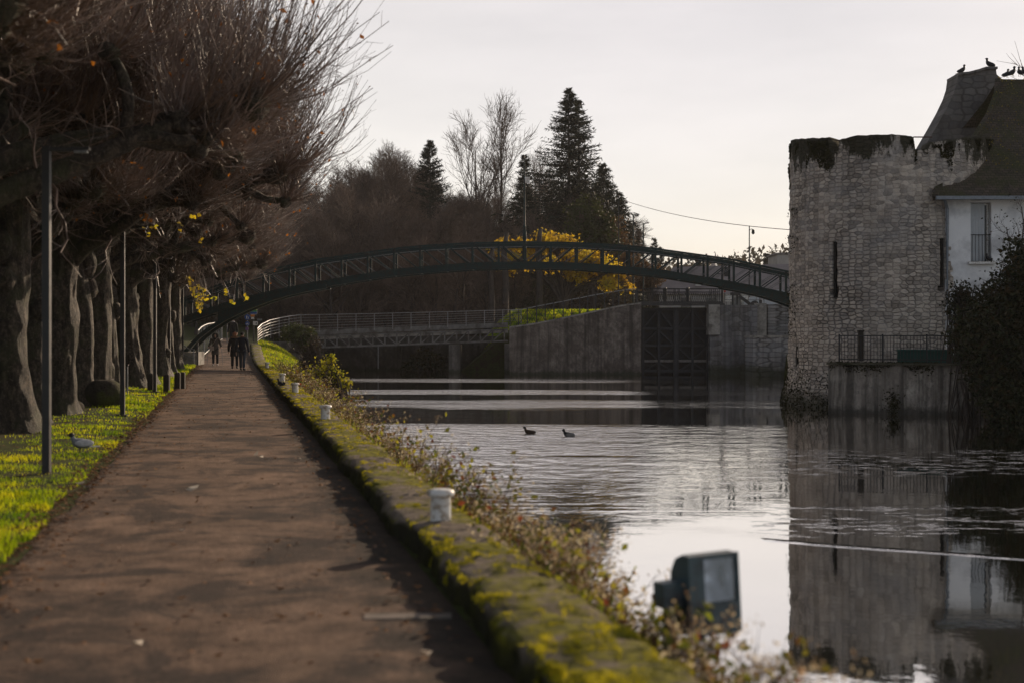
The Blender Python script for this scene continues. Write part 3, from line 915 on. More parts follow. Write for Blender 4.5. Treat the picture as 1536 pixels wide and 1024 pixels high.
# inner handrails with thin slanting rods, catching the light
for yy_ in (0.16, BW - 0.16):
    mb = MB()
    for sg in (-1, 1):
        d = np.arange(0, 518, 13)
        pts = np.stack([cx + sg * bx(d), np.full(len(d), yy_), bz(topp[d] + 6)], 1)
        mb.tube(pts, 0.018, 5)
        for j in range(0, 50):
            d1 = j * 10.3; k1 = int(d1); k2 = min(int(d1 + 30), 517)
            if k1 > 480: continue
            a_ = np.array([cx + sg * bx(k2), yy_, bz(topp[k2] + 7)]); b_ = np.array([cx + sg * bx(k1), yy_, bz(botp[k1] - 11)])
            if j % 2 == 0:
                mb.tube([a_, b_], 0.013, 4)
    mb.build('hand_rail', galv, fb)
# concrete stair of the near landing, its rails
MB().box((-16.55, 0.3, 0.15), (0.75, 1.9, 1.1)).box((-17.7, 0.75, 0.35), (1.6, 1.6, 1.1)).box((-16.95, -0.45, 0.0), (1.3, 0.6, 0.4)).build('landing_steps', concrete, fb)
mb = MB()
for zz_ in (0.0, 0.42):
    mb.tube([(-18.0, -0.5, 1.35 + zz_), (-16.5, -0.9, 0.45 + zz_), (-16.2, -0.9, 0.4 + zz_)], 0.028, 6)
mb.tube([(-16.25, -0.9, -0.1), (-16.25, -0.9, 0.85)], 0.03, 6)
mb.tube([(-17.6, -0.6, 0.0), (-17.6, -0.6, 1.6)], 0.03, 6)
mb.build('stair_rail', galv, fb)
MB().box((cx + bx(517), 0.75, 0.6), (1.6, 2.6, 3.6)).build('abutment', concrete, fb)

bl = empty('bridge_lamp', (cx, BY + BW / 2, bz(400)), 0, 'slender dark lamp standard with a small white lantern rising from the crown of the footbridge', 'lamp')
MB().lathe([(0.11, 0), (0.11, 1.35), (0.085, 1.4), (0.12, 1.5), (0.10, 1.75), (0.06, 2.05), (0.085, 2.12), (0.05, 2.2), (0.042, 4.0), (0.03, 5.4), (0.012, 5.75), (0.0, 5.8)], sides=10).build('column', green_paint, bl, smooth=True)
mb = MB()
mb.tube([(0.05, 0, 1.95), (0.30, 0, 1.75), (0.55, 0, 1.36)], 0.022, 5)
mb.tube([(-0.05, 0, 1.95), (-0.30, 0, 1.75), (-0.5, 0, 1.36)], 0.022, 5)
mb.build('stay', green_paint, bl)
MB().tube([(0, 0, 4.76), (0.12, 0, 4.80), (0.2, 0, 4.76)], 0.015, 5).build('bracket', green_paint, bl)
MB().box((0.15, 0, 4.55), (0.24, 0.24, 0.30), taper=1.15).build('lantern', white_paint, bl)

# ---------------------------------------------------------------- weir bridge beyond it
WY = 97.0
def wp_(px, py, dy=0.0): return P(px, py, WY) + np.array([0, dy, 0])
fence_m = rough_mat('weathered_rail', (0.20, 0.19, 0.185), (0.30, 0.285, 0.28), 10, 0.4, 0, spec=0.5)
wb = empty('road_bridge', (0, WY, 0), 0, 'flat low girder bridge with a grey rail fence, crossing the weir behind the arched footbridge', 'bridge')
off = np.array([0, WY, 0])
girder_m = rough_mat('grey_girder', (0.12, 0.115, 0.11), (0.19, 0.18, 0.17), 4, 0.7, 0.4, 0.02, c3=(0.09, 0.08, 0.07))
def on(a0, a1, t): return a0 + (a1 - a0) * t
dkL, dkR = wp_(447, 505), wp_(762, 494)
bmL, bmR = wp_(447, 522), wp_(762, 511)
kpL, kpR = wp_(447, 496), wp_(762, 483.5)
MB().beam(dkL - off + (0, 2, -0.12), dkR - off + (0, 2, -0.12), 4.3, 0.22).build('deck', concrete, wb)
MB().beam(kpL - off + (0, -0.1, -0.17), kpR - off + (0, -0.1, -0.17), 0.05, 0.34).build('kick_plate', girder_m, wb)
for nm, A_, B_, hh_ in (('bottom_chord', bmL, bmR, 0.12), ('top_chord', dkL, dkR, 0.10)):
    MB().beam(A_ - off + (0, -0.2, 0), B_ - off + (0, -0.2, 0), 0.16, hh_).build(nm, girder_m, wb)
for k in range(18):
    t0 = (k + 0.3) / 17.6
    if t0 > 1: break
    a_, b_ = on(dkL, dkR, t0) - off, on(bmL, bmR, t0) - off
    MB().beam(a_ + (0, -0.2, 0), b_ + (0, -0.2, 0), 0.10, 0.10).build('post', girder_m, wb)
    t1 = (k + 1.3) / 17.6
    if t1 <= 1.0:
        if k < 8:
            a2, b2 = on(dkL, dkR, t0), on(bmL, bmR, t1)
        else:
            a2, b2 = on(dkL, dkR, t1), on(bmL, bmR, t0)
        MB().beam(a2 - off + (0, -0.2, 0), b2 - off + (0, -0.2, 0), 0.08, 0.08).build('brace', girder_m, wb)
# rail fence: straight along the bridge, curving down to the path at its left end
topl = [(386, 493), (393, 486), (405, 480.5), (420, 477), (437, 474), (450, 472.5), (560, 470.5), (680, 467.5), (782, 464.5)]
botl = [(386, 513), (393, 508), (405, 504), (420, 500.5), (437, 498), (450, 496), (560, 492), (680, 487), (782, 482)]
depth = [-6, -5, -3.6, -2.2, -0.9, -0.15, -0.15, -0.15, -0.15]
T_ = np.array([P(a, b, WY + d) for (a, b), d in zip(topl, depth)]) - off
B_ = np.array([P(a, b, WY + d) for (a, b), d in zip(botl, depth)]) - off
for j in range(6):
    t = j / 5.5
    MB().tube(T_ * (1 - t) + B_ * t, 0.028 if j == 0 else 0.014, 6).build('fence_rail', fence_m, wb)
seg = np.concatenate([[0], np.cumsum(np.linalg.norm(np.diff(T_, axis=0), axis=1))])
for s_ in np.arange(0.1, seg[-1], 1.25):
    tp = np.array([np.interp(s_, seg, T_[:, i]) for i in range(3)]); bp = np.array([np.interp(s_, seg, B_[:, i]) for i in range(3)])
    MB().beam(tp, bp - (0, 0, 0.15), 0.045, 0.02).build('fence_post', fence_m, wb)
weir_stone = rendered_wall('weir_stone', (0.13, 0.12, 0.11), (0.22, 0.20, 0.185), amount=0.7)
weir_dark = rendered_wall('weir_dark_stone', (0.06, 0.055, 0.05), (0.12, 0.11, 0.10), amount=0.7)
pr = wp_(682, 515) - off
MB().box((pr[0], 1.6, -0.6), (0.75, 4.2, 3.0)).build('pier', weir_stone, wb)
p2 = wp_(760, 513) - off
MB().box((p2[0] + 0.1, 1.6, -0.6), (0.5, 4.2, 3.1)).build('pier', weir_stone, wb)
al = wp_(418, 512) - off; ar = wp_(457, 512) - off
MB().box(((al[0] + ar[0]) / 2 - 0.6, 1.2, -0.65), (ar[0] - al[0] + 1.2, 5.5, 3.4)).build('abutment', weir_stone, wb)
MB().tube([wp_(568, 519) - off + (0, -0.4, 0), wp_(568, 560) - off + (0, -0.4, 0.35)], 0.03, 6).build('gauge_post', galv, wb)
wg = empty('weir', (0, 103, 0), 0, 'dark weir wall in the shade under the flat bridge', 'weir')
x0, x1 = P(440, 540, 103)[0], P(775, 540, 103)[0]
MB().box(((x0 + x1) / 2, 0, 0.1), (x1 - x0, 0.6, 2.7)).build('wall', weir_dark, wg)
for px in (500, 545, 600, 640, 720):
    MB().box((P(px, 540, 103)[0], -0.5, 0.0), (0.35, 0.5, 2.4)).build('buttress', weir_dark, wg)

# ---------------------------------------------------------------- lock: wing wall, gates, quay
LY = 92.0
wing_m = rendered_wall('wing_wall_concrete', (0.10, 0.085, 0.075), (0.30, 0.255, 0.225), stain=(0.03, 0.027, 0.025), amount=0.8, lo=0.42, hi=0.64)
lw = empty('lock_wing_wall', (0, LY, 0), 0, 'dark stained concrete retaining wall with a sloping top, left of the lock gates', 'wall')
off = np.array([0, LY, 0])
def lp_(px, py, dy=0.0): return P(px, py, LY) - off + np.array([0, dy, 0])
topz = [(764, 492), (800, 487), (840, 479.5), (880, 471), (918, 462.5), (940, 458.5), (962, 456)]
V = [lp_(a, b) for a, b in topz] + [lp_(962, 575), lp_(764, 575)]
MB().prism(V, (0, 0, 0), (0, 1.8, 0)).build('wall', wing_m, lw)
mb = MB()
for (a, b), (c_, d_) in zip(topz[:-1], topz[1:]):
    mb.beam(lp_(a, b, 0.25) + (0, 0, 0.05), lp_(c_, d_, 0.25) + (0, 0, 0.05), 0.62, 0.10)
mb.build('coping', concrete, lw)
rf = empty('ramp_railing', (0, LY, 0), 0, 'dark railing with crossed bars climbing the ramp above the stained wing wall to the lock', 'railing')
rp = [(765, 490, 466), (778, 489.5, 465), (791, 488, 462.5), (805, 485.5, 459.5), (818, 483, 457), (831, 480.5, 454.5), (845, 477.5, 452), (858, 475, 449), (870, 472.5, 447), (882, 470, 444.5), (894, 467, 442), (907, 464, 440), (920, 461, 437.5), (938, 457, 435), (955, 455, 433)]
for i, (a, b, c_) in enumerate(rp):
    MB().beam(lp_(a, b + 1, 0.3), lp_(a, c_ - 0.5, 0.3), 0.07, 0.07).build('post', dark_metal, rf)
    if i + 1 < len(rp):
        a2, b2, c2 = rp[i + 1]
        MB().beam(lp_(a, c_, 0.3), lp_(a2, c2, 0.3), 0.05, 0.05).build('top_rail', galv, rf)
        MB().tube([lp_(a, c_ + 2, 0.3), lp_(a2, b2 - 2, 0.3)], 0.016, 5).tube([lp_(a, b - 2, 0.33), lp_(a2, c2 + 2, 0.33)], 0.016, 5).build('cross_bar', dark_metal, rf)
gate_m = rough_mat('lock_gate_steel', (0.016, 0.017, 0.020), (0.032, 0.033, 0.037), 5, 0.7, 0.5, 0.02, c3=(0.028, 0.024, 0.02), s3=2)
gate_lt = rough_mat('lock_gate_frame', (0.028, 0.029, 0.033), (0.045, 0.046, 0.05), 6, 0.65, 0.4, 0.015)
for side, (xa, xb) in enumerate(((963, 1013.6), (1014.4, 1063))):
    g = empty('lock_gate', (0, LY + 1.0, 0), 0, ['left leaf of the tall dark lock gate, next to the stained wing wall', 'right leaf of the tall dark lock gate, next to the straight lock wall'][side], 'lock gate', 'leaves of the lock gate')
    o2 = np.array([0, LY + 1.0, 0])
    def q_(px, py, dy=0.0): return P(px, py, LY + 0.9) - o2 + np.array([0, dy, 0])
    c0, c1 = q_(xa, 463), q_(xb, 575)
    MB().box(((c0[0] + c1[0]) / 2, 0.25, (c0[2] + c1[2]) / 2), (c1[0] - c0[0], 0.16, c0[2] - c1[2])).build('panel', gate_m, g)
    for py in (464, 493, 518, 541, 556):
        MB().beam(q_(xa, py, 0.06), q_(xb, py, 0.06), 0.20, 0.16).build('rail', gate_lt if py != 541 else girder_m, g)
    mid = (xa + xb) / 2
    for px in (xa + 1.5, mid, xb - 1.5):
        MB().beam(q_(px, 462, 0.03), q_(px, 566, 0.03), 0.16, 0.26, up=(0, 1, 0)).build('stile', gate_lt, g)
    for (pa, pb) in (((xa + 3, 492), (mid, 465)), ((mid, 465), (xb - 3, 492)), ((xa + 3, 516), (mid, 495)), ((mid, 495), (xb - 3, 516)), ((xa + 3, 521), (mid, 540)), ((mid, 540), (xb - 3, 521)), ((xa + 3, 557), (mid, 543)), ((mid, 543), (xb - 3, 557))):
        MB().beam(q_(*pa, 0.1), q_(*pb, 0.1), 0.1, 0.12, up=(0, 1, 0)).build('brace', gate_lt, g)
wk_ = empty('gate_walkway', (0, LY + 0.6, 0), 0, 'narrow railed walkway over the lock gates with two thick dark posts', 'walkway')
o3 = np.array([0, LY + 0.6, 0])
def k_(px, py, dy=0.0): return P(px, py, LY + 0.6) - o3 + np.array([0, dy, 0])
MB().beam(k_(955, 457, 0), k_(1086, 457, 0), 0.8, 0.13).build('deck', dark_metal, wk_)
MB().beam(k_(958, 454, -0.38), k_(1084, 454, -0.38), 0.06, 0.12).build('edge_beam', dark_metal, wk_)
for dy in (-0.36, 0.36):
    for py in (433.5, 438.5):
        MB().tube([k_(956, py, dy), k_(1078, py, dy)], 0.024, 5).build('rail', dark_metal, wk_)
    for px in (956, 965, 978, 1012, 1018, 1066, 1072, 1078):
        MB().tube([k_(px, 433, dy), k_(px, 456, dy)], 0.026, 5).build('post', dark_metal, wk_)
mb = MB()
for i in range(34):
    px = 966 + i * 3.2
    mb.tube([k_(px, 440, -0.36), k_(px + 3.2, 454, -0.36)], 0.014, 4).tube([k_(px + 3.2, 440, -0.34), k_(px, 454, -0.34)], 0.014, 4)
mb.build('mesh_panel', dark_metal, wk_)
for px in (997.5, 1031.5):
    a_ = k_(px, 456, 0.0)
    MB().lathe([(0.13, 0), (0.13, 0.9), (0.16, 0.92), (0.16, 0.98), (0.1, 1.06), (0, 1.08)], c=tuple(a_), sides=12).build('gate_post', dark_metal, wk_)
lock_m = stone_mat('lock_stone', pale=(0.27, 0.26, 0.255), mid=(0.19, 0.18, 0.178), dark=(0.11, 0.105, 0.10), sx=1.6, sz=3.2, streak=0.6, crisp=0.7)
rw = empty('lock_wall', (0, LY, 0), 0, 'straight dark stone lock wall right of the gates with a pale corner block', 'wall')
c0, c1 = lp_(1065, 457.5), lp_(1136, 575)
MB().box(((c0[0] + c1[0]) / 2, 1.2, (c0[2] + c1[2]) / 2), (c1[0] - c0[0], 2.4, c0[2] - c1[2])).build('wall', lock_m, rw)
c0, c1 = lp_(1062.5, 457), lp_(1079, 502)
MB().box(((c0[0] + c1[0]) / 2, 0.4, (c0[2] + c1[2]) / 2), (c1[0] - c0[0], 1.3, c0[2] - c1[2])).build('corner_block', concrete, rw)
c0, c1 = lp_(1136, 457, 0), lp_(1152, 508)
MB().box(((c0[0] + c1[0]) / 2, 0.9, (c0[2] + c1[2]) / 2 - 0.4), (c1[0] - c0[0], 0.8, c0[2] - c1[2] + 1)).build('pier', concrete, rw)
quay_m = stone_mat('quay_stone', pale=(0.38, 0.36, 0.345), mid=(0.28, 0.265, 0.255), dark=(0.16, 0.15, 0.145), sx=1.3, sz=3.4, streak=0.4)
qw = empty('quay_wall', (0, 87.5, 0), 0, 'lower grey stone quay with a pale top in front of the lock, left of the tower', 'quay')
a_ = P(1130, 506, 87.5)
MB().box((a_[0] + 5, 1.6, (a_[2] - 1.9) / 2), (10, 3.2, a_[2] + 1.9)).build('wall', quay_m, qw)
MB().box((a_[0] + 5, 1.62, a_[2] + 0.06), (10.1, 3.3, 0.12)).build('top_slab', concrete, qw)
uq = tag(MB().box((0, 0, 0), (12, 0.8, 3.6)).build('upper_quay_wall', stone_mat('upper_quay_stone', pale=(0.34, 0.33, 0.325), mid=(0.25, 0.24, 0.235), dark=(0.14, 0.135, 0.13), sx=1.0, sz=5.0, streak=0.3)), 'long coursed grey stone wall above the lower quay, just left of the tower', 'wall')
b_ = P(1151, 456.5, 93.0)
uq.location = (b_[0] + 6, 93.2, b_[2] - 1.8)
# ---------------------------------------------------------------- ruined round tower
TX, TY, TR = 14.15, 53.3, 3.68
tower_m = stone_mat('tower_rubble', 'cyl', TR, top=8.75, pale=(0.74, 0.65, 0.56), mid=(0.50, 0.43, 0.365), dark=(0.20, 0.178, 0.158), sx=3.9, sz=7.4, streak=0.25, relief=0.11)
moss_dark = leaf_mat('dark_wall_moss', (0.018, 0.018, 0.008), (0.04, 0.038, 0.014), 0.15, 4, 0.9)
tw = empty('round_tower', (TX, TY, 0), 0, 'ruined round stone tower with arrow slits and a mossy broken battlement rising from the water', 'tower')
def tow_r(a, z):
    q = np.stack([np.sin(a) * TR, -np.cos(a) * TR, z], -1)
    r = TR + 0.055 * nz(q, 61, 1.5) + 0.045 * nz(q, 62, 5) + 0.03 * nz(q, 63, 13)
    r = r + 0.30 * (1 - smoothstep(z, WATER - 0.2, WATER + 1.6)) - 0.02 * (z - 3) / 6
    return r
na, nv = 340, 190
ang = np.linspace(-math.pi, math.pi, na + 1)[:-1]
zz = np.linspace(WATER - 0.8, 8.05, nv)
A_, Z_ = np.meshgrid(ang, zz)
R_ = tow_r(A_, Z_)
# arrow slits: deep narrow recesses with ragged foot
slits = [((1253 - 768) / F * 50.6 - TX, 362, 446), ((1403 - 768) / F * 50.6 - TX, 360, 432), ((1204 - 768) / F * 51.5 - TX, 520, 552)]
for sx_, p0, p1 in slits:
    a0 = math.asin(max(-0.99, min(0.99, sx_ / TR)))
    z0, z1 = EYE - (p1 - 500) / F * 50.3, EYE - (p0 - 500) / F * 50.3
    wv = 0.085 + 0.06 * (1 - smoothstep(Z_, z0, z0 + 0.5)) * (nz(np.stack([A_ * 4, Z_, Z_ * 0], -1), 66, 6) > -0.2)
    m = (np.abs(A_ - a0) * TR < wv) & (Z_ > z0 - 0.12) & (Z_ < z1)
    R_ = np.where(m, R_ - 1.3, R_)
# battlement: the wall head as a ragged ring, high and low stretches by angle
def head(a):
    px = 768 + (TX + TR * np.sin(a)) / (TY - TR * np.cos(a)) * F
    hpx = np.interp(px, [1180, 1186, 1225, 1242, 1244, 1256, 1258, 1285, 1310, 1340, 1368, 1371, 1373, 1392, 1396, 1440, 1470, 1490], [211, 211, 208, 207, 229, 229, 210, 205, 203, 202.5, 205, 207, 225, 225, 214, 209, 205, 206])
    dist = TY - TR * np.cos(a)
    return EYE - (hpx - 500) / F * dist
hz = head(ang)
back = np.cos(ang) < -0.1
hz = np.where(back, 8.0, hz) + 0.035 * nz(np.stack([ang * TR, ang * 0, ang * 0], -1), 67, 5)
rows = 12
tt = np.linspace(0, 1, rows)[:, None]
Zt = 8.05 * (1 - tt) + hz[None] * tt
At = np.broadcast_to(ang, Zt.shape)
Rt = tow_r(At, Zt)
def ring(A, R, Z): return np.stack([np.sin(A) * R, -np.cos(A) * R, Z], -1)
outer = np.concatenate([ring(A_, R_, Z_), ring(At[1:], Rt[1:], Zt[1:])], 0)
lip = ring(ang, Rt[-1] - 0.12, hz + 0.04)[None]
inn = np.stack([ring(ang, np.full(na, TR - 0.75), hz - 0.02), ring(ang, np.full(na, TR - 0.8), np.full(na, 7.2))])
cap_ = ring(ang, np.full(na, 0.05), np.full(na, 7.25))[None]
allr = np.concatenate([outer, lip, inn, cap_], 0)
allr = np.concatenate([allr, allr[:, :1]], 1)
MB().grid(allr).build('masonry', tower_m, tw, smooth=True)
slit_m = rough_mat('slit_shade_dark', (0.012, 0.011, 0.010), (0.022, 0.02, 0.018), 6, 0.95, 0)
for sx_, p0, p1 in slits:
    a0 = math.asin(max(-0.99, min(0.99, sx_ / TR)))
    z0, z1 = EYE - (p1 - 500) / F * 50.3, EYE - (p0 - 500) / F * 50.3
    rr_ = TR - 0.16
    MB().box((math.sin(a0) * rr_, -math.cos(a0) * rr_, (z0 + z1) / 2), (0.075, 0.30, z1 - z0), rz=a0).build('slit_shade_box', slit_m, tw)  # dark box standing in for the shade deep inside the slit
# moss hanging over the head and tufts rooted in the left flank
rng = np.random.RandomState(14)
n = 26000
a = rng.uniform(-1.75, 1.75, n)
dep = rng.rand(n) ** 1.6 * 1.9
z = np.interp(a, ang, hz) - dep
q = np.stack([np.sin(a) * TR * 1.5, -np.cos(a) * TR * 1.5, z * 0.55], -1)
m = nz(q, 68, 1.3) + 0.8 * nz(q, 69, 3.6) - 1.5 * dep / 1.9 + 0.05
k = (m > 0) & (dep > 0.10)
C = ring(a, tow_r(a, z) + 0.02, z)[k]
mb = MB().leaves(C, rng.uniform(0.04, 0.12, k.sum()), rng, 0)
zf = rng.uniform(0.3, 6.3, 500); af = -math.pi / 2 + 0.1 + rng.normal(size=500) * 0.10
kf = nz(np.stack([zf * 0, zf, zf * 0], -1), 70, 1.7) > 0.1
mb.leaves(ring(af, tow_r(af, zf) + rng.rand(500) * 0.16, zf)[kf], rng.uniform(0.04, 0.11, kf.sum()), rng, 0)
zb = rng.uniform(WATER, 0.4, 1800); ab = rng.uniform(-2.0, -0.75, 1800)
mb.leaves(ring(ab, tow_r(ab, zb) + rng.rand(1800) * 0.06, zb)[rng.rand(1800) < 0.75 - 0.4 * (zb + 1)], 0.09, rng, 0)
tag(mb.build('moss', [moss_dark], tw), kind='stuff')
for (pa, pb, py) in ((1241, 1260, 211), (1370, 1398, 206)):
    a_, b_ = P(pa, py, 51.3) - (TX, TY, 0), P(pb, py, 51.3) - (TX, TY, 0)
    MB().tube([a_, b_], 0.025, 6).build('guard_rail', rough_mat('rusty_rail', (0.06, 0.035, 0.03), (0.1, 0.06, 0.05), 20, 0.7, 0), tw)

# ---------------------------------------------------------------- terrace wall, railing, box
ter_m = rendered_wall('terrace_render', (0.30, 0.265, 0.23), (0.50, 0.45, 0.39), stain=(0.045, 0.042, 0.038), amount=0.9, lo=0.44, hi=0.60, base_c=(0.035, 0.033, 0.028))
te = empty('terrace_wall', (10.65, 47.6, 0), math.atan2(-0.42, 1), 'pale water-stained terrace wall with a mossy ledge at the foot of the tower', 'wall')
Ln = 26.0
rows = np.linspace(0, 1, 26)
xs = np.linspace(-0.05, Ln, 260)
XX, ZZ = np.meshgrid(xs, WATER - 0.7 + rows * (0.62 - WATER + 0.7))
q = np.stack([XX, XX * 0, ZZ], -1)
YY = 0.05 * nz(q, 71, 1.2) + 0.03 * nz(q, 72, 5) - 0.05 * (1 - rows[:, None])
fr = np.stack([XX, YY, ZZ], -1)
bk = np.stack([xs, np.full(len(xs), 1.6), np.full(len(xs), 0.62)], -1)[None]
side = MB().grid(np.concatenate([fr, bk], 0))
side.box((-0.03, 0.8, -0.55), (0.06, 1.7, 2.3))
side.build('wall', ter_m, te, smooth=False)
MB().box((Ln / 2, 0.22, 0.655), (Ln + 0.2, 0.75, 0.07)).build('ledge', rough_mat('ledge_stone', (0.06, 0.055, 0.04), (0.11, 0.10, 0.07), 6, 0.9, 0.6, 0.03, c3=(0.025, 0.028, 0.01)), te)
n = 5200
cx_ = rng.uniform(0, 15, n); cz = 0.72 - np.abs(rng.normal(size=n)) * 0.17
kk = nz(np.stack([cx_, cx_ * 0, cz], -1), 73, 1.3) > -0.2
mb = MB().leaves(np.stack([cx_, -0.10 - 0.05 * rng.rand(n), cz], -1)[kk], rng.uniform(0.04, 0.11, kk.sum()), rng)
mb.leaves(np.stack([2.05 + rng.normal(size=260) * 0.13, -0.08 - 0.08 * rng.rand(260), -0.62 + rng.normal(size=260) * 0.22], -1), 0.08, rng)
tag(mb.build('moss', [moss_dark], te), kind='stuff')
rl = empty('terrace_railing', (10.65, 47.6, 0.69), math.atan2(-0.42, 1), 'thin black iron railing of upright bars standing on the mossy ledge of the terrace', 'railing')
for zz_ in (0.10, 0.88):
    MB().beam((0.22, 0.3, zz_), (13.0, 0.3, zz_), 0.03, 0.035).build('rail', dark_metal, rl)
for i in range(9):
    MB().box((0.25 + i * 1.42, 0.3, 0.46), (0.05, 0.05, 0.95)).build('post', dark_metal, rl)
mb = MB()
for i in range(118):
    mb.box((0.32 + i * 0.107, 0.3, 0.47), (0.016, 0.016, 0.86))
tag(mb.build('bars', dark_metal, rl), kind='stuff')
gb = empty('green_box', (14.05, 48.35, 0.66), math.atan2(-0.42, 1), 'low long dark green box standing behind the terrace railing', 'box')
gm = rough_mat('green_tarp', (0.012, 0.055, 0.045), (0.02, 0.08, 0.065), 5, 0.6, 0.2, 0.01)
MB().box((0, 0, 0.2), (1.75, 0.7, 0.4)).build('body', gm, gb)
MB().box((0, 0, 0.425), (1.85, 0.8, 0.05), taper=0.96).build('lid', gm, gb)
tag(MB().box((0, 0, 0.5), (0.16, 0.16, 1.0)).box((0, 0, 1.0), (0.2, 0.2, 0.06)).build('gate_pillar', dark_wood, loc=tuple(P(1291, 541, 48.0))), 'short dark pillar behind the left end of the terrace railing', 'pillar')

# ---------------------------------------------------------------- white house
HY = 49.8
render_m = rough_mat('white_render', (0.70, 0.70, 0.71), (0.80, 0.80, 0.805), 1.3, 0.9, 0.35, 0.02, c3=(0.48, 0.48, 0.49), s3=0.8, lo=0.3, hi=0.7)
t = NT('mossy_roof_tiles')
x, y, z = t.xyz()
br = t.n('TexBrick')
cb = t.n('CombineXYZ'); t.l(x, cb.inputs[0]); t.l(t.math('MULTIPLY', z, 1.3), cb.inputs[1]); t.l(cb.outputs[0], br.inputs['Vector'])
br.inputs['Scale'].default_value = 1.0
br.inputs['Brick Width'].default_value = 0.19; br.inputs['Row Height'].default_value = 0.125; br.inputs['Mortar Size'].default_value = 0.009
br.inputs['Color1'].default_value = (0.05, 0.042, 0.036, 1); br.inputs['Color2'].default_value = (0.095, 0.075, 0.06, 1); br.inputs['Mortar'].default_value = (0.018, 0.016, 0.014, 1)
c = t.mix(t.ramp(t.noise(1.1, 7, 0.7), [(0.42, 0.0), (0.62, 0.85)]), br.outputs[0], (0.045, 0.05, 0.018))
c = t.mix(t.ramp(t.noise(14, 5, 0.7), [(0.5, 0.0), (0.66, 0.5)]), c, (0.12, 0.10, 0.085))
roof_m = t.done(t.principled(c, 0.9, 0, 0.15, t.bump(t.math('ADD', br.outputs['Fac'], t.math('MULTIPLY', t.noise(9, 5), 0.8)), 1.0, -0.02)))
zinc = rough_mat('zinc', (0.14, 0.16, 0.185), (0.22, 0.24, 0.265), 9, 0.5, 0.1, 0.004, metal=0.3)
shut_m = rough_mat('grey_shutter', (0.36, 0.38, 0.40), (0.44, 0.46, 0.48), 5, 0.7, 0.2, 0.005, stretch=(8, 8, 0.4))
ho = empty('white_house', (0, HY, 0), 0, 'white rendered house with a steep mossy tiled roof, right of the tower', 'house')
def h_(px, py, dy=0.0): return P(px, py, HY) - np.array([0, HY, 0]) + np.array([0, dy, 0])
wl_x = h_(1418, 400)[0]
zc = h_(1418, 296)[2]
# front wall in pieces round a real window opening
wx0, wx1, wz0, wz1 = h_(1456, 0)[0], h_(1487, 0)[0], h_(0, 393)[2], h_(0, 304)[2]
mb = MB()
zb_ = 0.4; XR = wl_x + 12
for (xa, xb, za, zb2) in ((wl_x, wx0, zb_, zc), (wx1, XR, zb_, zc), (wx0, wx1, zb_, wz0), (wx0, wx1, wz1, zc)):
    mb.box(((xa + xb) / 2, 0.25, (za + zb2) / 2), (xb - xa, 0.5, zb2 - za))
mb.box((wl_x + 0.25, 4.5, (zb_ + zc) / 2), (0.5, 8.0, zc - zb_))
mb.build('wall', render_m, ho)
wn = MB().box(((wx0 + wx1) / 2, 0.33, (wz0 + wz1) / 2), (wx1 - wx0, 0.05, wz1 - wz0)).build('window', glass_dark, ho)
MB().box((wx1 - 0.05, 0.28, (wz0 + wz1) / 2), (0.07, 0.06, wz1 - wz0)).box((wx1 - 0.30, 0.28, (wz0 + wz1) / 2), (0.05, 0.06, wz1 - wz0)).box(((wx0 + wx1) / 2, 0.285, wz1 - 0.04), (wx1 - wx0, 0.05, 0.07)).build('frame', white_paint, wn)
MB().box(((wx0 + wx1) / 2, 0.06, wz0 - 0.04), (wx1 - wx0 + 0.22, 0.5, 0.08)).build('sill', white_paint, wn)
mb = MB()
for i in range(5):
    mb.box((wx0 + 0.055 + i * 0.103, 0.12, (wz0 + wz1) / 2), (0.098, 0.035, wz1 - wz0 - 0.06))
for zf_ in (0.25, 0.75):
    mb.box((wx0 + 0.26, 0.098, wz0 + (wz1 - wz0) * zf_), (0.5, 0.02, 0.06))
mb.build('shutter', shut_m, wn)
mb = MB()
for i in range(6):
    mb.tube([(wx0 + 0.06 + i * 0.12, 0.03, wz0 + 0.03), (wx0 + 0.06 + i * 0.12, 0.03, wz0 + 0.95)], 0.009, 4)
mb.tube([(wx0, 0.03, wz0 + 0.95), (wx1, 0.03, wz0 + 0.95)], 0.013, 4)
mb.build('guard_bars', dark_metal, wn)
# roof: steep front slope, bell-cast at the eave; the verge rises leaning over the gable
eave, ridge = h_(1396, 296, -0.55), P(1497, 119, HY + 4.2) - np.array([0, HY, 0])
prof = [(0.0, 0.0), (0.10, 0.07), (0.22, 0.175), (0.36, 0.315), (0.52, 0.49), (0.70, 0.68), (0.86, 0.855), (1.0, 1.0)]
nX = 40
rows_ = []
for (ty, tz) in prof:
    yv = eave[1] + (ridge[1] - eave[1]) * ty
    zv = eave[2] + (ridge[2] - eave[2]) * tz
    xl = np.interp(tz, [0, 0.12, 0.3, 0.48, 0.62, 0.8, 1.0], [eave[0], eave[0] + 0.45, eave[0] + 1.3, eave[0] + 2.15, eave[0] + 2.75, eave[0] + 3.4, ridge[0]])
    xs_ = np.linspace(0, 1, nX) ** 1.2 * (XR + 0.5 - xl) + xl
    q = np.stack([xs_, xs_ * 0 + yv, xs_ * 0 + zv], -1)
    rows_.append(np.stack([xs_, np.full(nX, yv), zv + 0.035 * nz(q, 75, 0.7) + 0.02 * nz(q, 76, 3)], -1))
Gt = np.array(rows_)
MB().grid(Gt).grid(Gt[::-1] - np.array([0, 0, 0.14])).grid(np.stack([Gt[:, 0], Gt[:, 0] - np.array([0, 0, 0.14])])).grid(np.stack([Gt[0] - np.array([0, 0, 0.14]), Gt[0]])).build('roof', roof_m, ho)
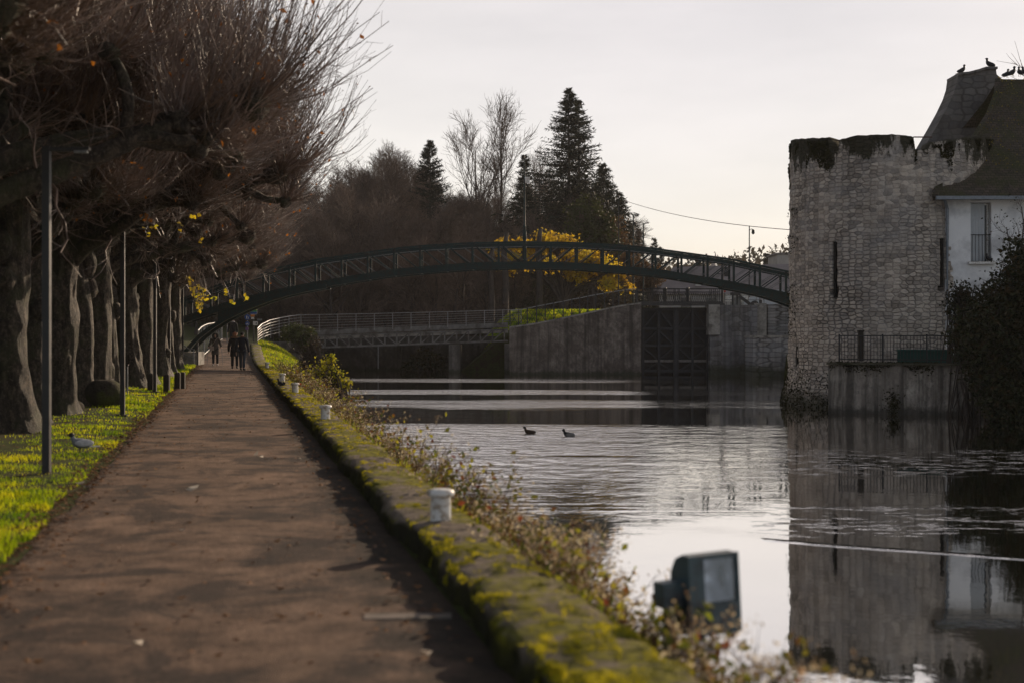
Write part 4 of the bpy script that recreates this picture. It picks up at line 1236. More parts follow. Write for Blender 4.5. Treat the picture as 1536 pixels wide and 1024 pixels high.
# rear slope closes the roof
rb = Gt[::-1].copy(); rb[:, :, 1] = 2 * ridge[1] - rb[:, :, 1]
MB().grid(rb).build('roof', roof_m, ho)
MB().beam(Gt[0][0] + (0, -0.06, -0.08), Gt[0][-1] + (0, -0.06, -0.08), 0.13, 0.12).build('gutter', zinc, ho)
mb = MB()
for a_, b_ in zip(Gt[:-1, 0], Gt[1:, 0]):
    mb.beam(a_ + (0.0, 0, -0.06), b_ + (0.0, 0, -0.06), 0.2, 0.22)
mb.build('verge', roof_m, ho)
dpx = h_(1420, 0)[0]
MB().tube([(dpx - 0.25, -0.45, zc - 0.05), (dpx - 0.12, -0.25, zc - 0.2), (dpx, -0.07, zc - 0.42), (dpx, -0.07, 0.5)], 0.06, 8).build('downpipe', zinc, ho)
# tall flared stone gable shoulder behind the tower
gm_ = stone_mat('gable_stone', pale=(0.20, 0.185, 0.175), mid=(0.15, 0.138, 0.13), dark=(0.095, 0.088, 0.085), sx=2.2, sz=4.0, streak=0.3, relief=0.03, base=-9.0, top=None)
GY = 55.5
def g_p(px, py): return P(px, py, GY) - np.array([0, HY, 0])
outl = [(1380, 232), (1391, 214), (1405, 190), (1420, 163), (1430, 142), (1435, 127), (1437, 113), (1452, 111.5), (1468, 107.5), (1478, 104), (1494, 104), (1495, 112), (1503, 119), (1545, 150), (1545, 420), (1380, 420)]
MB().prism([g_p(*p) for p in outl], (0, 0, 0), (0, 1.4, 0)).build('gable_shoulder', gm_, ho)
for (pa, pb) in (((1437, 113), (1452, 111.5)), ((1452, 111.5), (1468, 107.5)), ((1468, 107.5), (1478, 104)), ((1478, 104), (1495, 104))):
    MB().beam(g_p(*pa) + (0, 0.65, 0.03), g_p(*pb) + (0, 0.65, 0.03), 1.55, 0.09).build('coping', gm_, ho)

# yellow-leaved creeper on the roof
rng = np.random.RandomState(23)
cr_m = leaf_mat('creeper_leaf', (0.10, 0.07, 0.02), (0.30, 0.24, 0.04), 0.4, 3)
n = 900
u, v_ = rng.rand(n), rng.rand(n) ** 0.8
i_ = np.clip((v_ * 7).astype(int), 0, 6); f_ = (v_ * 7 - i_)[:, None]
j_ = np.clip((u * 14).astype(int), 0, 13)
Cq = Gt[i_, j_] * (1 - f_) + Gt[i_ + 1, j_] * f_ + rng.normal(size=(n, 3)) * np.array([0.12, 0.03, 0.05]) + np.array([0, -0.06, 0.06])
kq = nz(Cq, 77, 0.8) > -0.1
c_ = tag(MB().leaves(Cq[kq], rng.uniform(0.03, 0.085, kq.sum()), rng).build('creeper', cr_m, loc=(0, HY, 0)), 'sparse yellow and brown creeper leaves scattered over the mossy roof', 'creeper')
# ---------------------------------------------------------------- pollarded plane trees along the path
t = NT('plane_bark')
c = t.ramp(t.noise(9, 8, 0.8, stretch=(1, 1, 0.6)), [(0.38, (0.014, 0.011, 0.008)), (0.5, (0.04, 0.031, 0.023)), (0.62, (0.13, 0.098, 0.070))])
lich = t.ramp(t.noise(17, 6, 0.8), [(0.55, 0.0), (0.61, 1.0)])
c = t.mix(t.math('MULTIPLY', lich, 0.5), c, (0.20, 0.165, 0.12))
grn = t.ramp(t.noise(1.6, 5, 0.65), [(0.48, 0.0), (0.66, 0.75)])
c = t.mix(grn, c, (0.045, 0.05, 0.018))
bark_m = t.done(t.principled(c, 0.7, 0, 0.3, t.bump(t.noise(11, 9, 0.8, stretch=(1, 1, 0.4)), 1.0, 0.09)))
twig_m = rough_mat('plane_twig', (0.026, 0.016, 0.012), (0.22, 0.142, 0.104), 1.6, 0.42, 0, spec=0.6)
dry_leaf = leaf_mat('dry_plane_leaf', (0.16, 0.055, 0.015), (0.34, 0.13, 0.02), 0.5, 5, c3=(0.24, 0.10, 0.03))
bud_m = leaf_mat('withered_leaf', (0.07, 0.035, 0.022), (0.16, 0.08, 0.05), 0.3, 5)
yel_leaf = leaf_mat('yellow_plane_leaf', (0.42, 0.30, 0.02), (0.55, 0.44, 0.03), 0.6, 4, c3=(0.40, 0.42, 0.04))

def plane_tree(seed, lean=0.0, height=3.9, r0=0.33, nk=1.0):
    rng = np.random.RandomState(seed)
    # trunk: fluted, burled, wavering column
    na, nv = 30, 64
    a = np.arange(na + 1) * 2 * math.pi / na
    v = np.linspace(0, 1, nv)
    A, V = np.meshgrid(a, v)
    Z = -0.15 + V * (height + 0.15)
    ux = np.stack([np.cos(A), np.sin(A), Z * 0.62], -1)
    r = r0 * (1.0 - 0.14 * V + 0.75 * np.exp(-np.clip(Z, 0, 9) * 3.4) + 0.18 * smoothstep(V, 0.75, 1.0))
    r *= 1 + 0.26 * nz(ux + seed, seed, 1.7) + 0.14 * nz(ux + seed, seed + 1, 3.8) + 0.03 * nz(ux, seed + 2, 9) + 0.06 * np.cos(A * 7 + 3.2 * nz(ux, seed + 5, 1.2))
    r *= 1 + 0.10 * np.cos(A * 3 + seed + 1.5 * Z) * np.exp(-np.clip(Z, 0, 9) * 1.2)
    wx = 0.12 * nz(np.stack([v * 4, v * 0 + seed, v * 0], -1), seed + 3, 0.8) * np.clip(v * 3, 0, 1) + lean * v ** 1.5
    wy = 0.10 * nz(np.stack([v * 4, v * 0 - seed, v * 0], -1), seed + 4, 0.8) * np.clip(v * 3, 0, 1)
    G = np.stack([r * np.cos(A) + wx[:, None], r * np.sin(A) + wy[:, None], Z], -1)
    wood = MB().grid(G)
    top = np.array([wx[-1], wy[-1], height])
    for i in range(3):
        ba, bz_ = rng.uniform(0, 6.28), rng.uniform(0.4, 3.2)
        wood.ball((0.85 * r0 * math.cos(ba), 0.85 * r0 * math.sin(ba), bz_), (0.17, 0.17, rng.uniform(0.2, 0.32)), seed + i, 0.25, 8)
    # limbs trained sideways, dipping and rising, ending in knuckles
    az = np.array([0.0, 0.45, -0.5, math.pi, math.pi - 0.55, math.pi + 0.5, 1.5, -1.55, 0.15, math.pi + 0.1]) + rng.normal(size=10) * 0.14
    reach = 0.88 * np.array([4.7, 3.9, 4.1, 4.0, 3.6, 3.6, 2.2, 2.2, 3.0, 2.8]) * rng.uniform(0.88, 1.1, 10)
    rise = np.array([1.3, 1.9, 1.6, 1.5, 2.0, 1.7, 2.3, 2.2, 3.3, 3.4]) * rng.uniform(0.85, 1.15, 10)
    K = 9
    s = np.linspace(0, 1, K)
    LP, LR = [], []
    for i in range(10):
        z0 = height - rng.uniform(0.1, 0.9) if i < 8 else height
        d = np.array([math.cos(az[i]), math.sin(az[i]), 0])
        side = np.array([-d[1], d[0], 0])
        wig = nz(np.stack([s * 3, s * 0 + i, s * 0 + seed], -1), seed + 7, 1.1)
        wz = nz(np.stack([s * 3, s * 0 - i, s * 0 + seed], -1), seed + 8, 1.1)
        curve = s ** 0.75 if i < 8 else s
        p = np.array([wx[-1], wy[-1], z0])[None] + d[None] * (reach[i] * s)[:, None] + side[None] * (0.32 * wig * s)[:, None] + np.array([0, 0, 1.0])[None] * (rise[i] * curve + 0.22 * wz * s)[:, None]
        rr = np.interp(s, [0, 0.15, 0.6, 1.0], [0.25, 0.185, 0.14, 0.115]) * rng.uniform(0.85, 1.1) * (1 + 0.16 * nz(np.stack([s * 9, s * 0 + i, s * 0], -1), seed + 9, 1.3))
        LP.append(p); LR.append(rr)
    LP, LR = np.array(LP), np.array(LR)
    SP, SR = spawn(LP, LR, 3, 0.35, 0.85, 0.7, 1.7, (0.45, 1.0), 6, rng, 0.35, 0.22, 0.72, 0.8, 0.05)
    def up_res(Pt, R, m):
        k0 = np.linspace(0, 1, Pt.shape[1]); k1 = np.linspace(0, 1, m)
        f = k1 * (Pt.shape[1] - 1); i = np.minimum(f.astype(int), Pt.shape[1] - 2); w_ = (f - i)[None, :, None]
        return Pt[:, i] * (1 - w_) + Pt[:, i + 1] * w_, R[:, i] * (1 - w_[..., 0]) + R[:, i + 1] * w_[..., 0]
    a1, b1 = up_res(LP, LR, 22); a2, b2 = up_res(SP, SR, 12)
    b1 = b1 * (1 + 0.16 * nz(a1 + seed, seed + 11, 4.0)); b2 = b2 * (1 + 0.18 * nz(a2 + seed, seed + 12, 5.0))
    wood.tubes(a1, b1, 10, 0, True); wood.tubes(a2, b2, 8, 0, True)
    knobs = np.concatenate([LP[:, -1], SP[:, -1], LP[:, 6]], 0)
    kr = np.concatenate([rng.uniform(0.19, 0.30, 10), rng.uniform(0.12, 0.22, len(SP)), rng.uniform(0.16, 0.22, 10)])
    for i, (k_, r_) in enumerate(zip(knobs, kr)):
        wood.ball(k_, (r_, r_, r_ * 0.85), seed + i, 0.3, 7, f=2.5)
    # shoots: long whips fanning out and curving up from every knuckle, and along the limbs
    ns = (np.where(kr > 0.22, 130, 78) * nk).astype(int)
    idx = np.repeat(np.arange(len(knobs)), ns)
    ctr = np.array([wx[-1], wy[-1], height + 0.2])
    out = knobs[idx] - ctr
    out[:, 2] *= 0.4
    out /= np.linalg.norm(out, axis=1, keepdims=True) + 1e-6
    M = len(idx)
    q = rng.normal(size=(M, 3)); q /= np.linalg.norm(q, axis=1, keepdims=True)
    d = out * rng.uniform(0.3, 1.0, M)[:, None] + q * 0.8 + np.array([0, 0, 0.38])
    d /= np.linalg.norm(d, axis=1, keepdims=True)
    p = knobs[idx] + d * (kr[idx] * 0.85)[:, None]
    L = (0.6 + 2.45 * rng.rand(M) ** 1.3) * np.where(d[:, 2] < -0.1, 0.4, 1.0)
    K = 6
    pts = [p]
    for i in range(K - 1):
        d = d + out * 0.03 + np.array([0, 0, 0.27]) + rng.normal(size=(M, 3)) * 0.15
        d /= np.linalg.norm(d, axis=1, keepdims=True)
        pts.append(pts[-1] + d * (L / (K - 1))[:, None])
    T1 = np.stack(pts, 1)
    R1 = ((0.0040 + 0.0018 * L) * rng.choice([0.75, 1.0, 1.0, 1.7], M))[:, None] * np.linspace(1, 0.35, K)[None]
    T2, R2 = spawn(T1, R1, 3, 0.2, 0.98, 0.15, 0.75, (0.35, 1.05), 4, rng, 0.35, 0.16, 0.75, 0.5, 0.0035)
    T3, R3 = spawn(LP, LR, 26, 0.2, 1.0, 0.3, 1.5, (0.7, 1.6), 5, rng, 0.5, 0.18, 0.06, 0.5, 0.006)
    T5, R5 = spawn(LP, LR, 7, 0.25, 1.0, 0.5, 1.6, (0.7, 1.5), 6, rng, 0.1, 0.30, 0.17, 0.35, 0.014)
    T6, R6 = spawn(T5, R5, 9, 0.3, 1.0, 0.2, 0.9, (0.4, 1.2), 5, rng, 0.3, 0.18, 0.5, 0.5, 0.004)
    T4, R4 = spawn(LP[:6], LR[:6], 4, 0.4, 1.0, 0.5, 1.4, (1.2, 1.7), 6, rng, -1.1, 0.2, 0.06, 0.5, 0.007)
    R3 = np.minimum(R3, 0.012); R4 = np.minimum(R4, 0.012)
    tw_ = MB().tubes(T1, R1, 3).tubes(T2, R2, 3).tubes(T3, R3, 3).tubes(T4, R4, 3).tubes(T5, R5, 5).tubes(T6, R6, 3)
    buds = np.concatenate([T1[rng.rand(M) < 0.30, -1], T1[rng.rand(M) < 0.15, -2]], 0)
    ends = np.concatenate([T1[rng.rand(M) < 0.05, -1], T4[rng.rand(len(T4)) < 0.6, -1], T2[rng.rand(len(T2)) < 0.02, -1]], 0)
    lv = MB().leaves(ends + rng.normal(size=ends.shape) * 0.03, rng.uniform(0.05, 0.13, len(ends)), rng, 0).leaves(buds, rng.uniform(0.025, 0.06, len(buds)), rng, 1)
    return wood, tw_, lv

protos = []
for i, (seed, lean, hgt_, r0) in enumerate(((3, 0.12, 4.2, 0.30), (17, -0.1, 4.5, 0.265), (29, 0.2, 4.1, 0.33), (41, 0.0, 4.4, 0.285))):
    wood, tw_, lv = plane_tree(seed, lean, hgt_, r0)
    protos.append((wood.mesh('trunk', bark_m, True), tw_.mesh('crown', twig_m), lv.mesh('leaves', [dry_leaf, bud_m])))
ladd = []
def add_plane(kind, X, Y, z, rz, sc, label, leaves=True):
    r_ = empty('plane_tree', (X, Y, z), rz, label, 'tree', 'pollarded plane trees in rows beside the path')
    r_.scale = (sc, sc, sc)
    for nm, me in zip(('trunk', 'crown', 'leaves'), protos[kind]):
        if nm == 'leaves' and not leaves: continue
        o_ = bpy.data.objects.new(nm, me); COL.objects.link(o_); o_.parent = r_
    return r_
rng = random.Random(5)
front = [(16, 651, 'massive plane tree at the left frame edge, its foot behind the grass'), (51, 637, 'slender wavy plane tree between the massive left one and the nearest lamp post'),
         (86, 624, 'plane tree just right of the nearest lamp post, behind the small mossy boulder'), (113, 612, 'broad plane tree between the small mossy boulder and the big dark root burl'),
         (147, 603, 'plane tree directly behind the big dark root burl'), (163, 596, 'plane tree with a long bare seam between the root burl and the second lamp post'),
         (197, 583, 'plane tree next to the second lamp post, on its path side'), (215, 577, 'thick plane tree left of the third lamp post'),
         (240, 568, 'plane tree standing between the third and fourth lamp posts'), (251, 561, 'plane tree just behind the fourth lamp post'),
         (262, 556, 'last plane tree of the front row, by the concrete landing of the footbridge')]
for i, (px, py, lab) in enumerate(front):
    Y = EYE * F / (py - 500)
    add_plane((0, 1, 2, 0, 3, 1, 2, 3, 0, 1, 3)[i], (px - 768) / F * Y, Y, 0.02, (1.25 if i == 0 else -1.1 if i == 1 else rng.uniform(-0.3, 0.3) + (math.pi if i in (3, 6) else 0)), (1.05, 0.8, 0.95, 1.1, 1.0, 0.85, 0.95, 1.05, 0.95, 0.9, 0.95)[i], lab)
# nearer trees whose trunks stand left of the frame but whose limbs hang into it
for i, Y in enumerate((17.6,)):
    add_plane((2, 3)[i], -3.55 - 0.2 * Y, Y, 0.02, 0.95, 0.95, 'plane tree whose mossy limbs hang over the nearest lamp post, its trunk out of view')
for kind_, o_, Y, rz_, lab in ((0, -5.2, 20.6, 0.25, 'plane tree whose crooked limbs cross the upper left, behind the nearest lamp post'), (1, -4.3, 14.6, -0.85, 'nearest plane tree, only its blurred twigs showing in the top left corner')):
    add_plane(kind_, o_ - 0.2 * Y, Y, 0.02, rz_, 0.9, lab)
# rows further left, seen dark between the trunks
n_ = 0
for row, (off_, ys) in enumerate(((-8.6, np.arange(24, 84, 6.2)), (-13.4, np.arange(28, 90, 6.8)))):
    for Y in ys:
        add_plane(n_ % 4, off_ - 0.2 * Y + rng.uniform(-0.4, 0.4), Y + rng.uniform(-0.8, 0.8), 0.05, rng.choice((0, math.pi)) + rng.uniform(-0.4, 0.4), rng.uniform(1.12, 1.34), 'dark plane tree of the back rows, glimpsed between the trunks of the front row', leaves=True)
        n_ += 1

# leaves still hanging: yellow cluster by the footbridge landing, a few bright orange ones nearer
lrng = np.random.RandomState(6)
def hang_cluster(pts, size, mats_i, label, nm='leaf_spray'):
    C = np.array(pts)
    o_ = MB()
    o_.leaves(C, size, lrng, 0, 0.2, 0.85, 0.3)
    z0 = C[:, 2].max() + 0.5
    c0 = C.mean(0)
    up_ = lrng.uniform(0.15, 0.7, len(C))[:, None] * np.array([0, 0, 1.0])
    e1 = C + up_ * 0.5 + lrng.normal(size=C.shape) * 0.07
    tp = np.stack([e1 + up_ * 0.7 + lrng.normal(size=C.shape) * 0.14, e1, C], 1)
    o_.tubes(tp, np.tile([0.007, 0.005, 0.003], (len(C), 1)), 3, 1)
    return tag(o_.build(nm, mats_i), label, 'leaf spray')
pts = []
for px, py in ((286, 425), (291, 431), (297, 433), (303, 430), (306, 436), (289, 440), (293, 446), (299, 452), (303, 458), (297, 462), (300, 468), (294, 455), (288, 433), (300, 440), (305, 449), (283, 420), (309, 447), (301, 446), (296, 448)):
    for _ in range(4):
        pts.append(P(px + lrng.normal() * 2.2, py + lrng.normal() * 2.6, 52 + lrng.normal() * 0.35))
hang_cluster(pts, 0.15, [yel_leaf, twig_m], 'bright yellow leaf spray hanging down in front of the dark left end of the footbridge')
pts = [P(220 + lrng.normal() * 3.5, 328 + lrng.normal() * 4, 27 + lrng.normal() * 0.1) for _ in range(8)]
hang_cluster(pts, 0.11, [dry_leaf, twig_m], 'orange leaf spray glowing beside the head of the second lamp post')
pts = [P(214 + i * 4 + lrng.normal() * 3, 344 + lrng.normal() * 5, 27 + lrng.normal() * 0.1) for i in range(6)]
hang_cluster(pts, 0.10, [yel_leaf, twig_m], 'yellow-green leaf spray just below the orange one near the second lamp post')
pts = [P(px + lrng.normal() * 3, py + lrng.normal() * 3, 30) for px, py in ((271, 340), (303, 357), (292, 323), (325, 445), (335, 440), (350, 452), (365, 448)) for _ in range(3)]
hang_cluster(pts, 0.11, [yel_leaf, twig_m], 'scattered small yellow leaf spray over the path, right of the second lamp post')

# stump, burl
burl_m = rough_mat('mossy_burl', (0.02, 0.017, 0.012), (0.05, 0.042, 0.03), 6, 0.95, 0.9, 0.05, c3=(0.05, 0.055, 0.012), s3=1.2)
Yb_ = EYE * F / 112
b_ = empty('root_burl', P(155, 592, Yb_) * np.array([1, 1, 0]), 0, 'big round dark root burl bulging from the ground in front of a plane trunk', 'burl')
MB().ball((0, 0, 0.30), (0.42, 0.38, 0.40), 4, 0.22, 16).ball((-0.25, 0.1, 0.12), (0.35, 0.3, 0.26), 9, 0.25, 12).build('wood', burl_m, b_, smooth=True)
Yb_ = EYE * F / 122
b_ = empty('mossy_boulder', P(98, 626, Yb_) * np.array([1, 1, 0]), 0, 'small dark boulder with a bright mossy top at the foot of a plane tree', 'boulder')
MB().ball((0, 0, 0.10), (0.36, 0.30, 0.24), 6, 0.22, 14).build('stone', burl_m, b_, smooth=True)
rg2 = np.random.RandomState(3)
ph = rg2.uniform(0, 6.28, 1400); th = np.arccos(rg2.uniform(0.55, 1, 1400))
MB().blades(np.stack([0.35 * np.sin(th) * np.cos(ph), 0.29 * np.sin(th) * np.sin(ph), 0.09 + 0.24 * np.cos(th)], 1), rg2.uniform(0.02, 0.05, 1400), 0.014, 0.8, rg2).build('moss', moss_m, b_)

# tall dark hedge closing the ground behind the rows
hedge_m = leaf_mat('hedge_leaf', (0.012, 0.016, 0.007), (0.03, 0.036, 0.014), 0.15, 1.2)
hg = np.random.RandomState(9)
n = 42000
Y = hg.uniform(14, 98, n)
z = hg.rand(n) ** 0.8 * (7.5 + 1.5 * nz(np.stack([Y, Y * 0, Y * 0], -1), 81, 0.3))
o = -17.5 - hg.rand(n) * 2.2 - 0.6 * nz(np.stack([Y, z, Y * 0], -1), 82, 0.8)
X = o - 0.2 * Y
mb = MB().leaves(np.stack([X, Y, z + ramp_z(Y)], 1), hg.uniform(0.22, 0.42, n), hg, 0, 0, 0.7)
yy_ = np.arange(14, 98, 2.2)
tp = np.stack([np.stack([-18.6 - 0.2 * yy_, yy_, yy_ * 0 - 0.1], -1), np.stack([-18.6 - 0.2 * yy_ + 0.2, yy_, yy_ * 0 + 4.0], -1), np.stack([-18.6 - 0.2 * yy_, yy_, yy_ * 0 + 7.5], -1)], 1)
mb.tubes(tp, np.tile([0.1, 0.07, 0.02], (len(yy_), 1)), 5, 1)
tag(mb.build('hedge', [hedge_m, bark_m]), 'tall dark evergreen hedge closing the view behind the plane tree rows', 'hedge')

# ---------------------------------------------------------------- trees beyond the lock
wood_b = rough_mat('bare_wood', (0.045, 0.036, 0.032), (0.085, 0.068, 0.058), 2, 0.9, 0.4, 0.03)
twig_b = rough_mat('bare_twig', (0.052, 0.037, 0.030), (0.20, 0.143, 0.112), 0.25, 0.9, 0)
def bare_tree(seed, H, fork=0.25, spread=0.5, n=(16, 11, 10, 7), twig=0.02, rt=0.22, up=0.5, crown_lo=0.22):
    rng = np.random.RandomState(seed)
    K = 9
    s = np.linspace(0, 1, K)
    tr = np.stack([0.04 * H * nz(np.stack([s * 2, s * 0 + seed, s * 0], -1), seed, 1) * s, 0.04 * H * nz(np.stack([s * 2, s * 0 - seed, s * 0], -1), seed + 1, 1) * s, s * H * 0.9 - 0.2], -1)[None]
    R = (rt * (1.15 - s))[None]
    R[0, 0] *= 1.35
    b1, r1 = spawn(tr, R, n[0], crown_lo, 0.95, 0.34 * H, 0.46 * H, (spread * 0.6, spread * 1.5), 7, rng, up, 0.10, 0.55, 0.25, 0.03)
    b2, r2 = spawn(b1, r1, n[1], 0.2, 1.0, 0.12 * H, 0.2 * H, (0.35, 0.85), 5, rng, up * 0.6, 0.12, 0.55, 0.35, twig)
    b3, r3 = spawn(b2, r2, n[2], 0.15, 1.0, 0.05 * H, 0.10 * H, (0.3, 0.9), 4, rng, up * 0.4, 0.14, 0.6, 0.5, twig * 0.7)
    w_ = MB().tubes(tr, R, 8).tubes(b1, r1, 6)
    tg = MB().tubes(b2, r2, 4).tubes(b3, r3, 3)
    if n[3]:
        b4, r4 = spawn(b3, r3, n[3], 0.2, 1.0, 0.02 * H, 0.05 * H, (0.3, 0.9), 3, rng, up * 0.3, 0.12, 0.7, 0.6, twig * 0.45)
        tg.tubes(b4, r4, 3)
    return w_, tg
bare = []
for seed, H, sp, n, up in ((101, 16, 0.55, (20, 10, 10, 3), 0.5), (113, 14, 0.7, (22, 10, 10, 3), 0.35), (127, 17, 0.45, (20, 10, 9, 3), 0.65)):
    w_, tg = bare_tree(seed, H, spread=sp, n=n, twig=0.022, up=up, crown_lo=0.12)
    bare.append((w_.mesh('trunk', wood_b, True), tg.mesh('crown', twig_b), H))
tall = []
for seed, H, sp, n, up in ((131, 24, 0.38, (15, 8, 8, 0), 0.8), (137, 23, 0.33, (13, 8, 8, 0), 0.9)):
    w_, tg = bare_tree(seed, H, spread=sp, n=n, twig=0.03, up=up, crown_lo=0.42, rt=0.3)
    tall.append((w_.mesh('trunk', wood_b, True), tg.mesh('crown', twig_b), H))
def place_tree(pr_, px, Y, top_py, label, group, rz, nm='bare_tree', wide=1.0):
    X = (px - 768) / F * Y
    zg = gh(X, Y)
    top = EYE - (top_py - 500) / F * Y
    s_ = (top - zg) / (pr_[2] * 1.0)
    r_ = empty(nm, (X, Y, zg), rz, label, 'tree', group)
    r_.scale = (s_ * wide, s_ * wide, s_)
    for n2, me in zip(('trunk', 'crown'), pr_[:2]):
        o_ = bpy.data.objects.new(n2, me); COL.objects.link(o_); o_.parent = r_
    return r_
rng = random.Random(12)
wl_lab = 'bare brown tree in the thick wood behind the footbridge, one of many alike'
wl_grp = 'bare trees of the wood behind the footbridge'
k = 0
sky_line = lambda px: np.interp(px, [380, 470, 520, 580, 640, 700, 760, 830, 880, 930, 960, 1010], [300, 285, 262, 255, 275, 290, 300, 300, 300, 320, 395, 405])
for Y, px0, px1, stp, dz in ((112, 215, 780, 40, 95), (124, 190, 760, 34, 62), (138, 170, 940, 35, 34), (156, 300, 950, 34, 14), (178, 350, 950, 36, 6), (205, 340, 960, 38, 10)):
    px = px0 + rng.uniform(0, 15)
    while px < px1:
        tp = sky_line(px) + dz + rng.choice((-22, -6, 8, 20, 40)) + rng.uniform(-8, 8)
        place_tree(bare[k % 3], px, Y + rng.uniform(-4, 4), tp, wl_lab, wl_grp, rng.uniform(0, 6.28), wide=1.15)
        k += 1
        px += stp * rng.uniform(0.75, 1.25)
for i, (px, top, Y, lab) in enumerate(((716, 196, 160, 'tall slender bare tree left of the bridge lamp, its fine crown open to the sky'), (752, 184, 158, 'tallest bare tree with a fine crown, directly left of the bridge lamp'), (806, 240, 165, 'thin bare tree between the bridge lamp and the great spruce'))):
    place_tree(tall[i % 2], px, Y, top, lab, 'tall bare trees against the sky', i * 2.1, wide=0.95)

# dense brush under the wood
brush_m = leaf_mat('brush', (0.045, 0.032, 0.022), (0.075, 0.055, 0.038), 0.2, 0.6, c3=(0.045, 0.048, 0.022))
bg_ = np.random.RandomState(33)
mb = MB()
n = 76000
Y = bg_.uniform(126, 172, n)
px = bg_.uniform(120, 950, n)
X = (px - 768) / F * Y
zt = 4.6 + 2.8 * nz(np.stack([X, Y, X * 0], -1), 84, 0.22) + 0.9 * nz(np.stack([X, Y, X * 0], -1), 85, 0.9)
z = ground_h(X, Y) + bg_.rand(n) ** 0.75 * np.clip(zt, 1.0, 11)
mb.leaves(np.stack([X, Y, z], 1), bg_.uniform(0.2, 0.55, n), bg_, 0, 0, 0.35)
tag(mb.build('undergrowth', brush_m), kind='stuff')

# conifers
need_m = leaf_mat('dark_needles', (0.010, 0.013, 0.008), (0.022, 0.027, 0.013), 0.12, 0.8)
def conifer(seed, H, W, loose=0.5, droop=0.35, n=520, taper=0.9, lo=0.06):
    rng = np.random.RandomState(seed)
    tr = MB().tubes(np.array([[[0, 0, -0.2], [0.05, 0, H * 0.5], [0, 0.03, H]]]), np.array([[0.014 * H + 0.08, 0.009 * H, 0.02]]), 7)
    u = lo + (1 - lo) * rng.rand(n) ** 0.85
    a = rng.uniform(0, 6.283, n)
    gap = nz(np.stack([np.cos(a) * 1.2, np.sin(a) * 1.2, u * H * 0.33], -1), seed, 1.2)
    L = W * (1 - u) ** taper * (1.0 + loose * 0.75 * gap) * rng.uniform(0.45, 1.15, n) + 0.25
    b = np.stack([np.zeros(n), np.zeros(n), u * H], 1)
    d = np.stack([np.cos(a), np.sin(a), np.full(n, 0.12) + 0.5 * u], 1)
    K = 6
    pts = [b]
    for i in range(K - 1):
        d = d + np.array([0, 0, -droop * 0.45 + 0.16 * i * droop])
        d /= np.linalg.norm(d, axis=1, keepdims=True)
        pts.append(pts[-1] + d * (L / (K - 1))[:, None])
    B = np.stack(pts, 1)
    tr.tubes(B[::2], np.full((len(B[::2]), K), 0.025) * np.linspace(1, 0.3, K)[None], 3)
    m = 26
    i = np.repeat(np.arange(n), m)
    tt = rng.uniform(0.12, 1.0, len(i)) * (K - 1)
    k_ = np.minimum(tt.astype(int), K - 2); f = (tt - k_)[:, None]
    p = B[i, k_] * (1 - f) + B[i, k_ + 1] * f
    T = B[i, k_ + 1] - B[i, k_]; T /= np.linalg.norm(T, axis=1, keepdims=True) + 1e-9
    q = rng.normal(size=p.shape)
    dd = T * 0.6 + q * 0.45 + np.array([0, 0, -0.35 * droop])
    dd /= np.linalg.norm(dd, axis=1, keepdims=True)
    Ls = rng.uniform(0.35, 0.75, len(i)) * (0.45 + 0.6 * (L[i] / W))
    e = np.cross(dd, rng.normal(size=p.shape)); e /= np.linalg.norm(e, axis=1, keepdims=True) + 1e-9
    w2 = (Ls * 0.13)[:, None]
    V = np.stack([p - e * w2, p + e * w2, p + dd * Ls[:, None]], 1)
    fo = MB().add(V.reshape(-1, 3), np.arange(len(i) * 3).reshape(-1, 3))
    return tr, fo
for px, top, Y, W_, seed, lz, dr, n, nm, lab in (
        (645, 213, 152, 6.2, 5, 0.35, 0.25, 620, 'fir_tree', 'dark pointed fir tree standing alone above the wood, left of the bridge lamp'),
        (787, 234, 150, 4.4, 6, 0.7, 0.5, 420, 'spruce_tree', 'dark ragged spruce directly behind the bridge lamp'),
        (853, 134, 142, 8.2, 7, 0.75, 0.45, 950, 'spruce_tree', 'tallest dark spruce with two tops, right of the bridge lamp'),
        (868, 152, 144, 7.5, 8, 0.7, 0.4, 560, 'spruce_tree', 'dark spruce pressed against the right side of the tallest one'),
        (905, 246, 148, 6.4, 9, 0.6, 0.5, 560, 'spruce_tree', 'dark spruce on the right edge of the wood, sloping down to the street lamps'),
        (928, 290, 152, 5.4, 10, 0.6, 0.5, 420, 'spruce_tree', 'lower dark spruce at the right end of the wood, behind the street lamps')):
    X = (px - 768) / F * Y; zg = gh(X, Y); Hh = EYE - (top - 500) / F * Y - zg
    r_ = empty(nm, (X, Y, zg), 0, lab, 'conifer')
    tr, fo = conifer(seed, Hh, W_, lz, dr, n)
    tr.build('trunk', wood_b, r_); fo.build('crown', need_m, r_)
for px, top, Y, W_, seed in ((982, 358, 190, 1.6, 31), (990, 372, 210, 1.8, 32), (1046, 384, 230, 1.6, 33), (1150, 381, 240, 1.4, 34), (958, 345, 175, 1.8, 35)):
    X = (px - 768) / F * Y; zg = gh(X, Y); Hh = EYE - (top - 500) / F * Y - zg
    r_ = empty('small_conifer', (X, Y, zg), 0, {982: 'small distant conifer right of the two street lamps', 990: 'faint distant conifer above the grey roof, nearest the street lamps', 1046: 'tiny pointed conifer over the middle of the grey roof', 1150: 'tiny conifer on the skyline between the camera mast and the tower', 958: 'small dark conifer standing right behind the street lamps'}[px], 'conifer')
    tr, fo = conifer(seed, Hh, W_, 0.5, 0.4, 150)
    tr.build('trunk', wood_b, r_); fo.build('crown', need_m, r_)

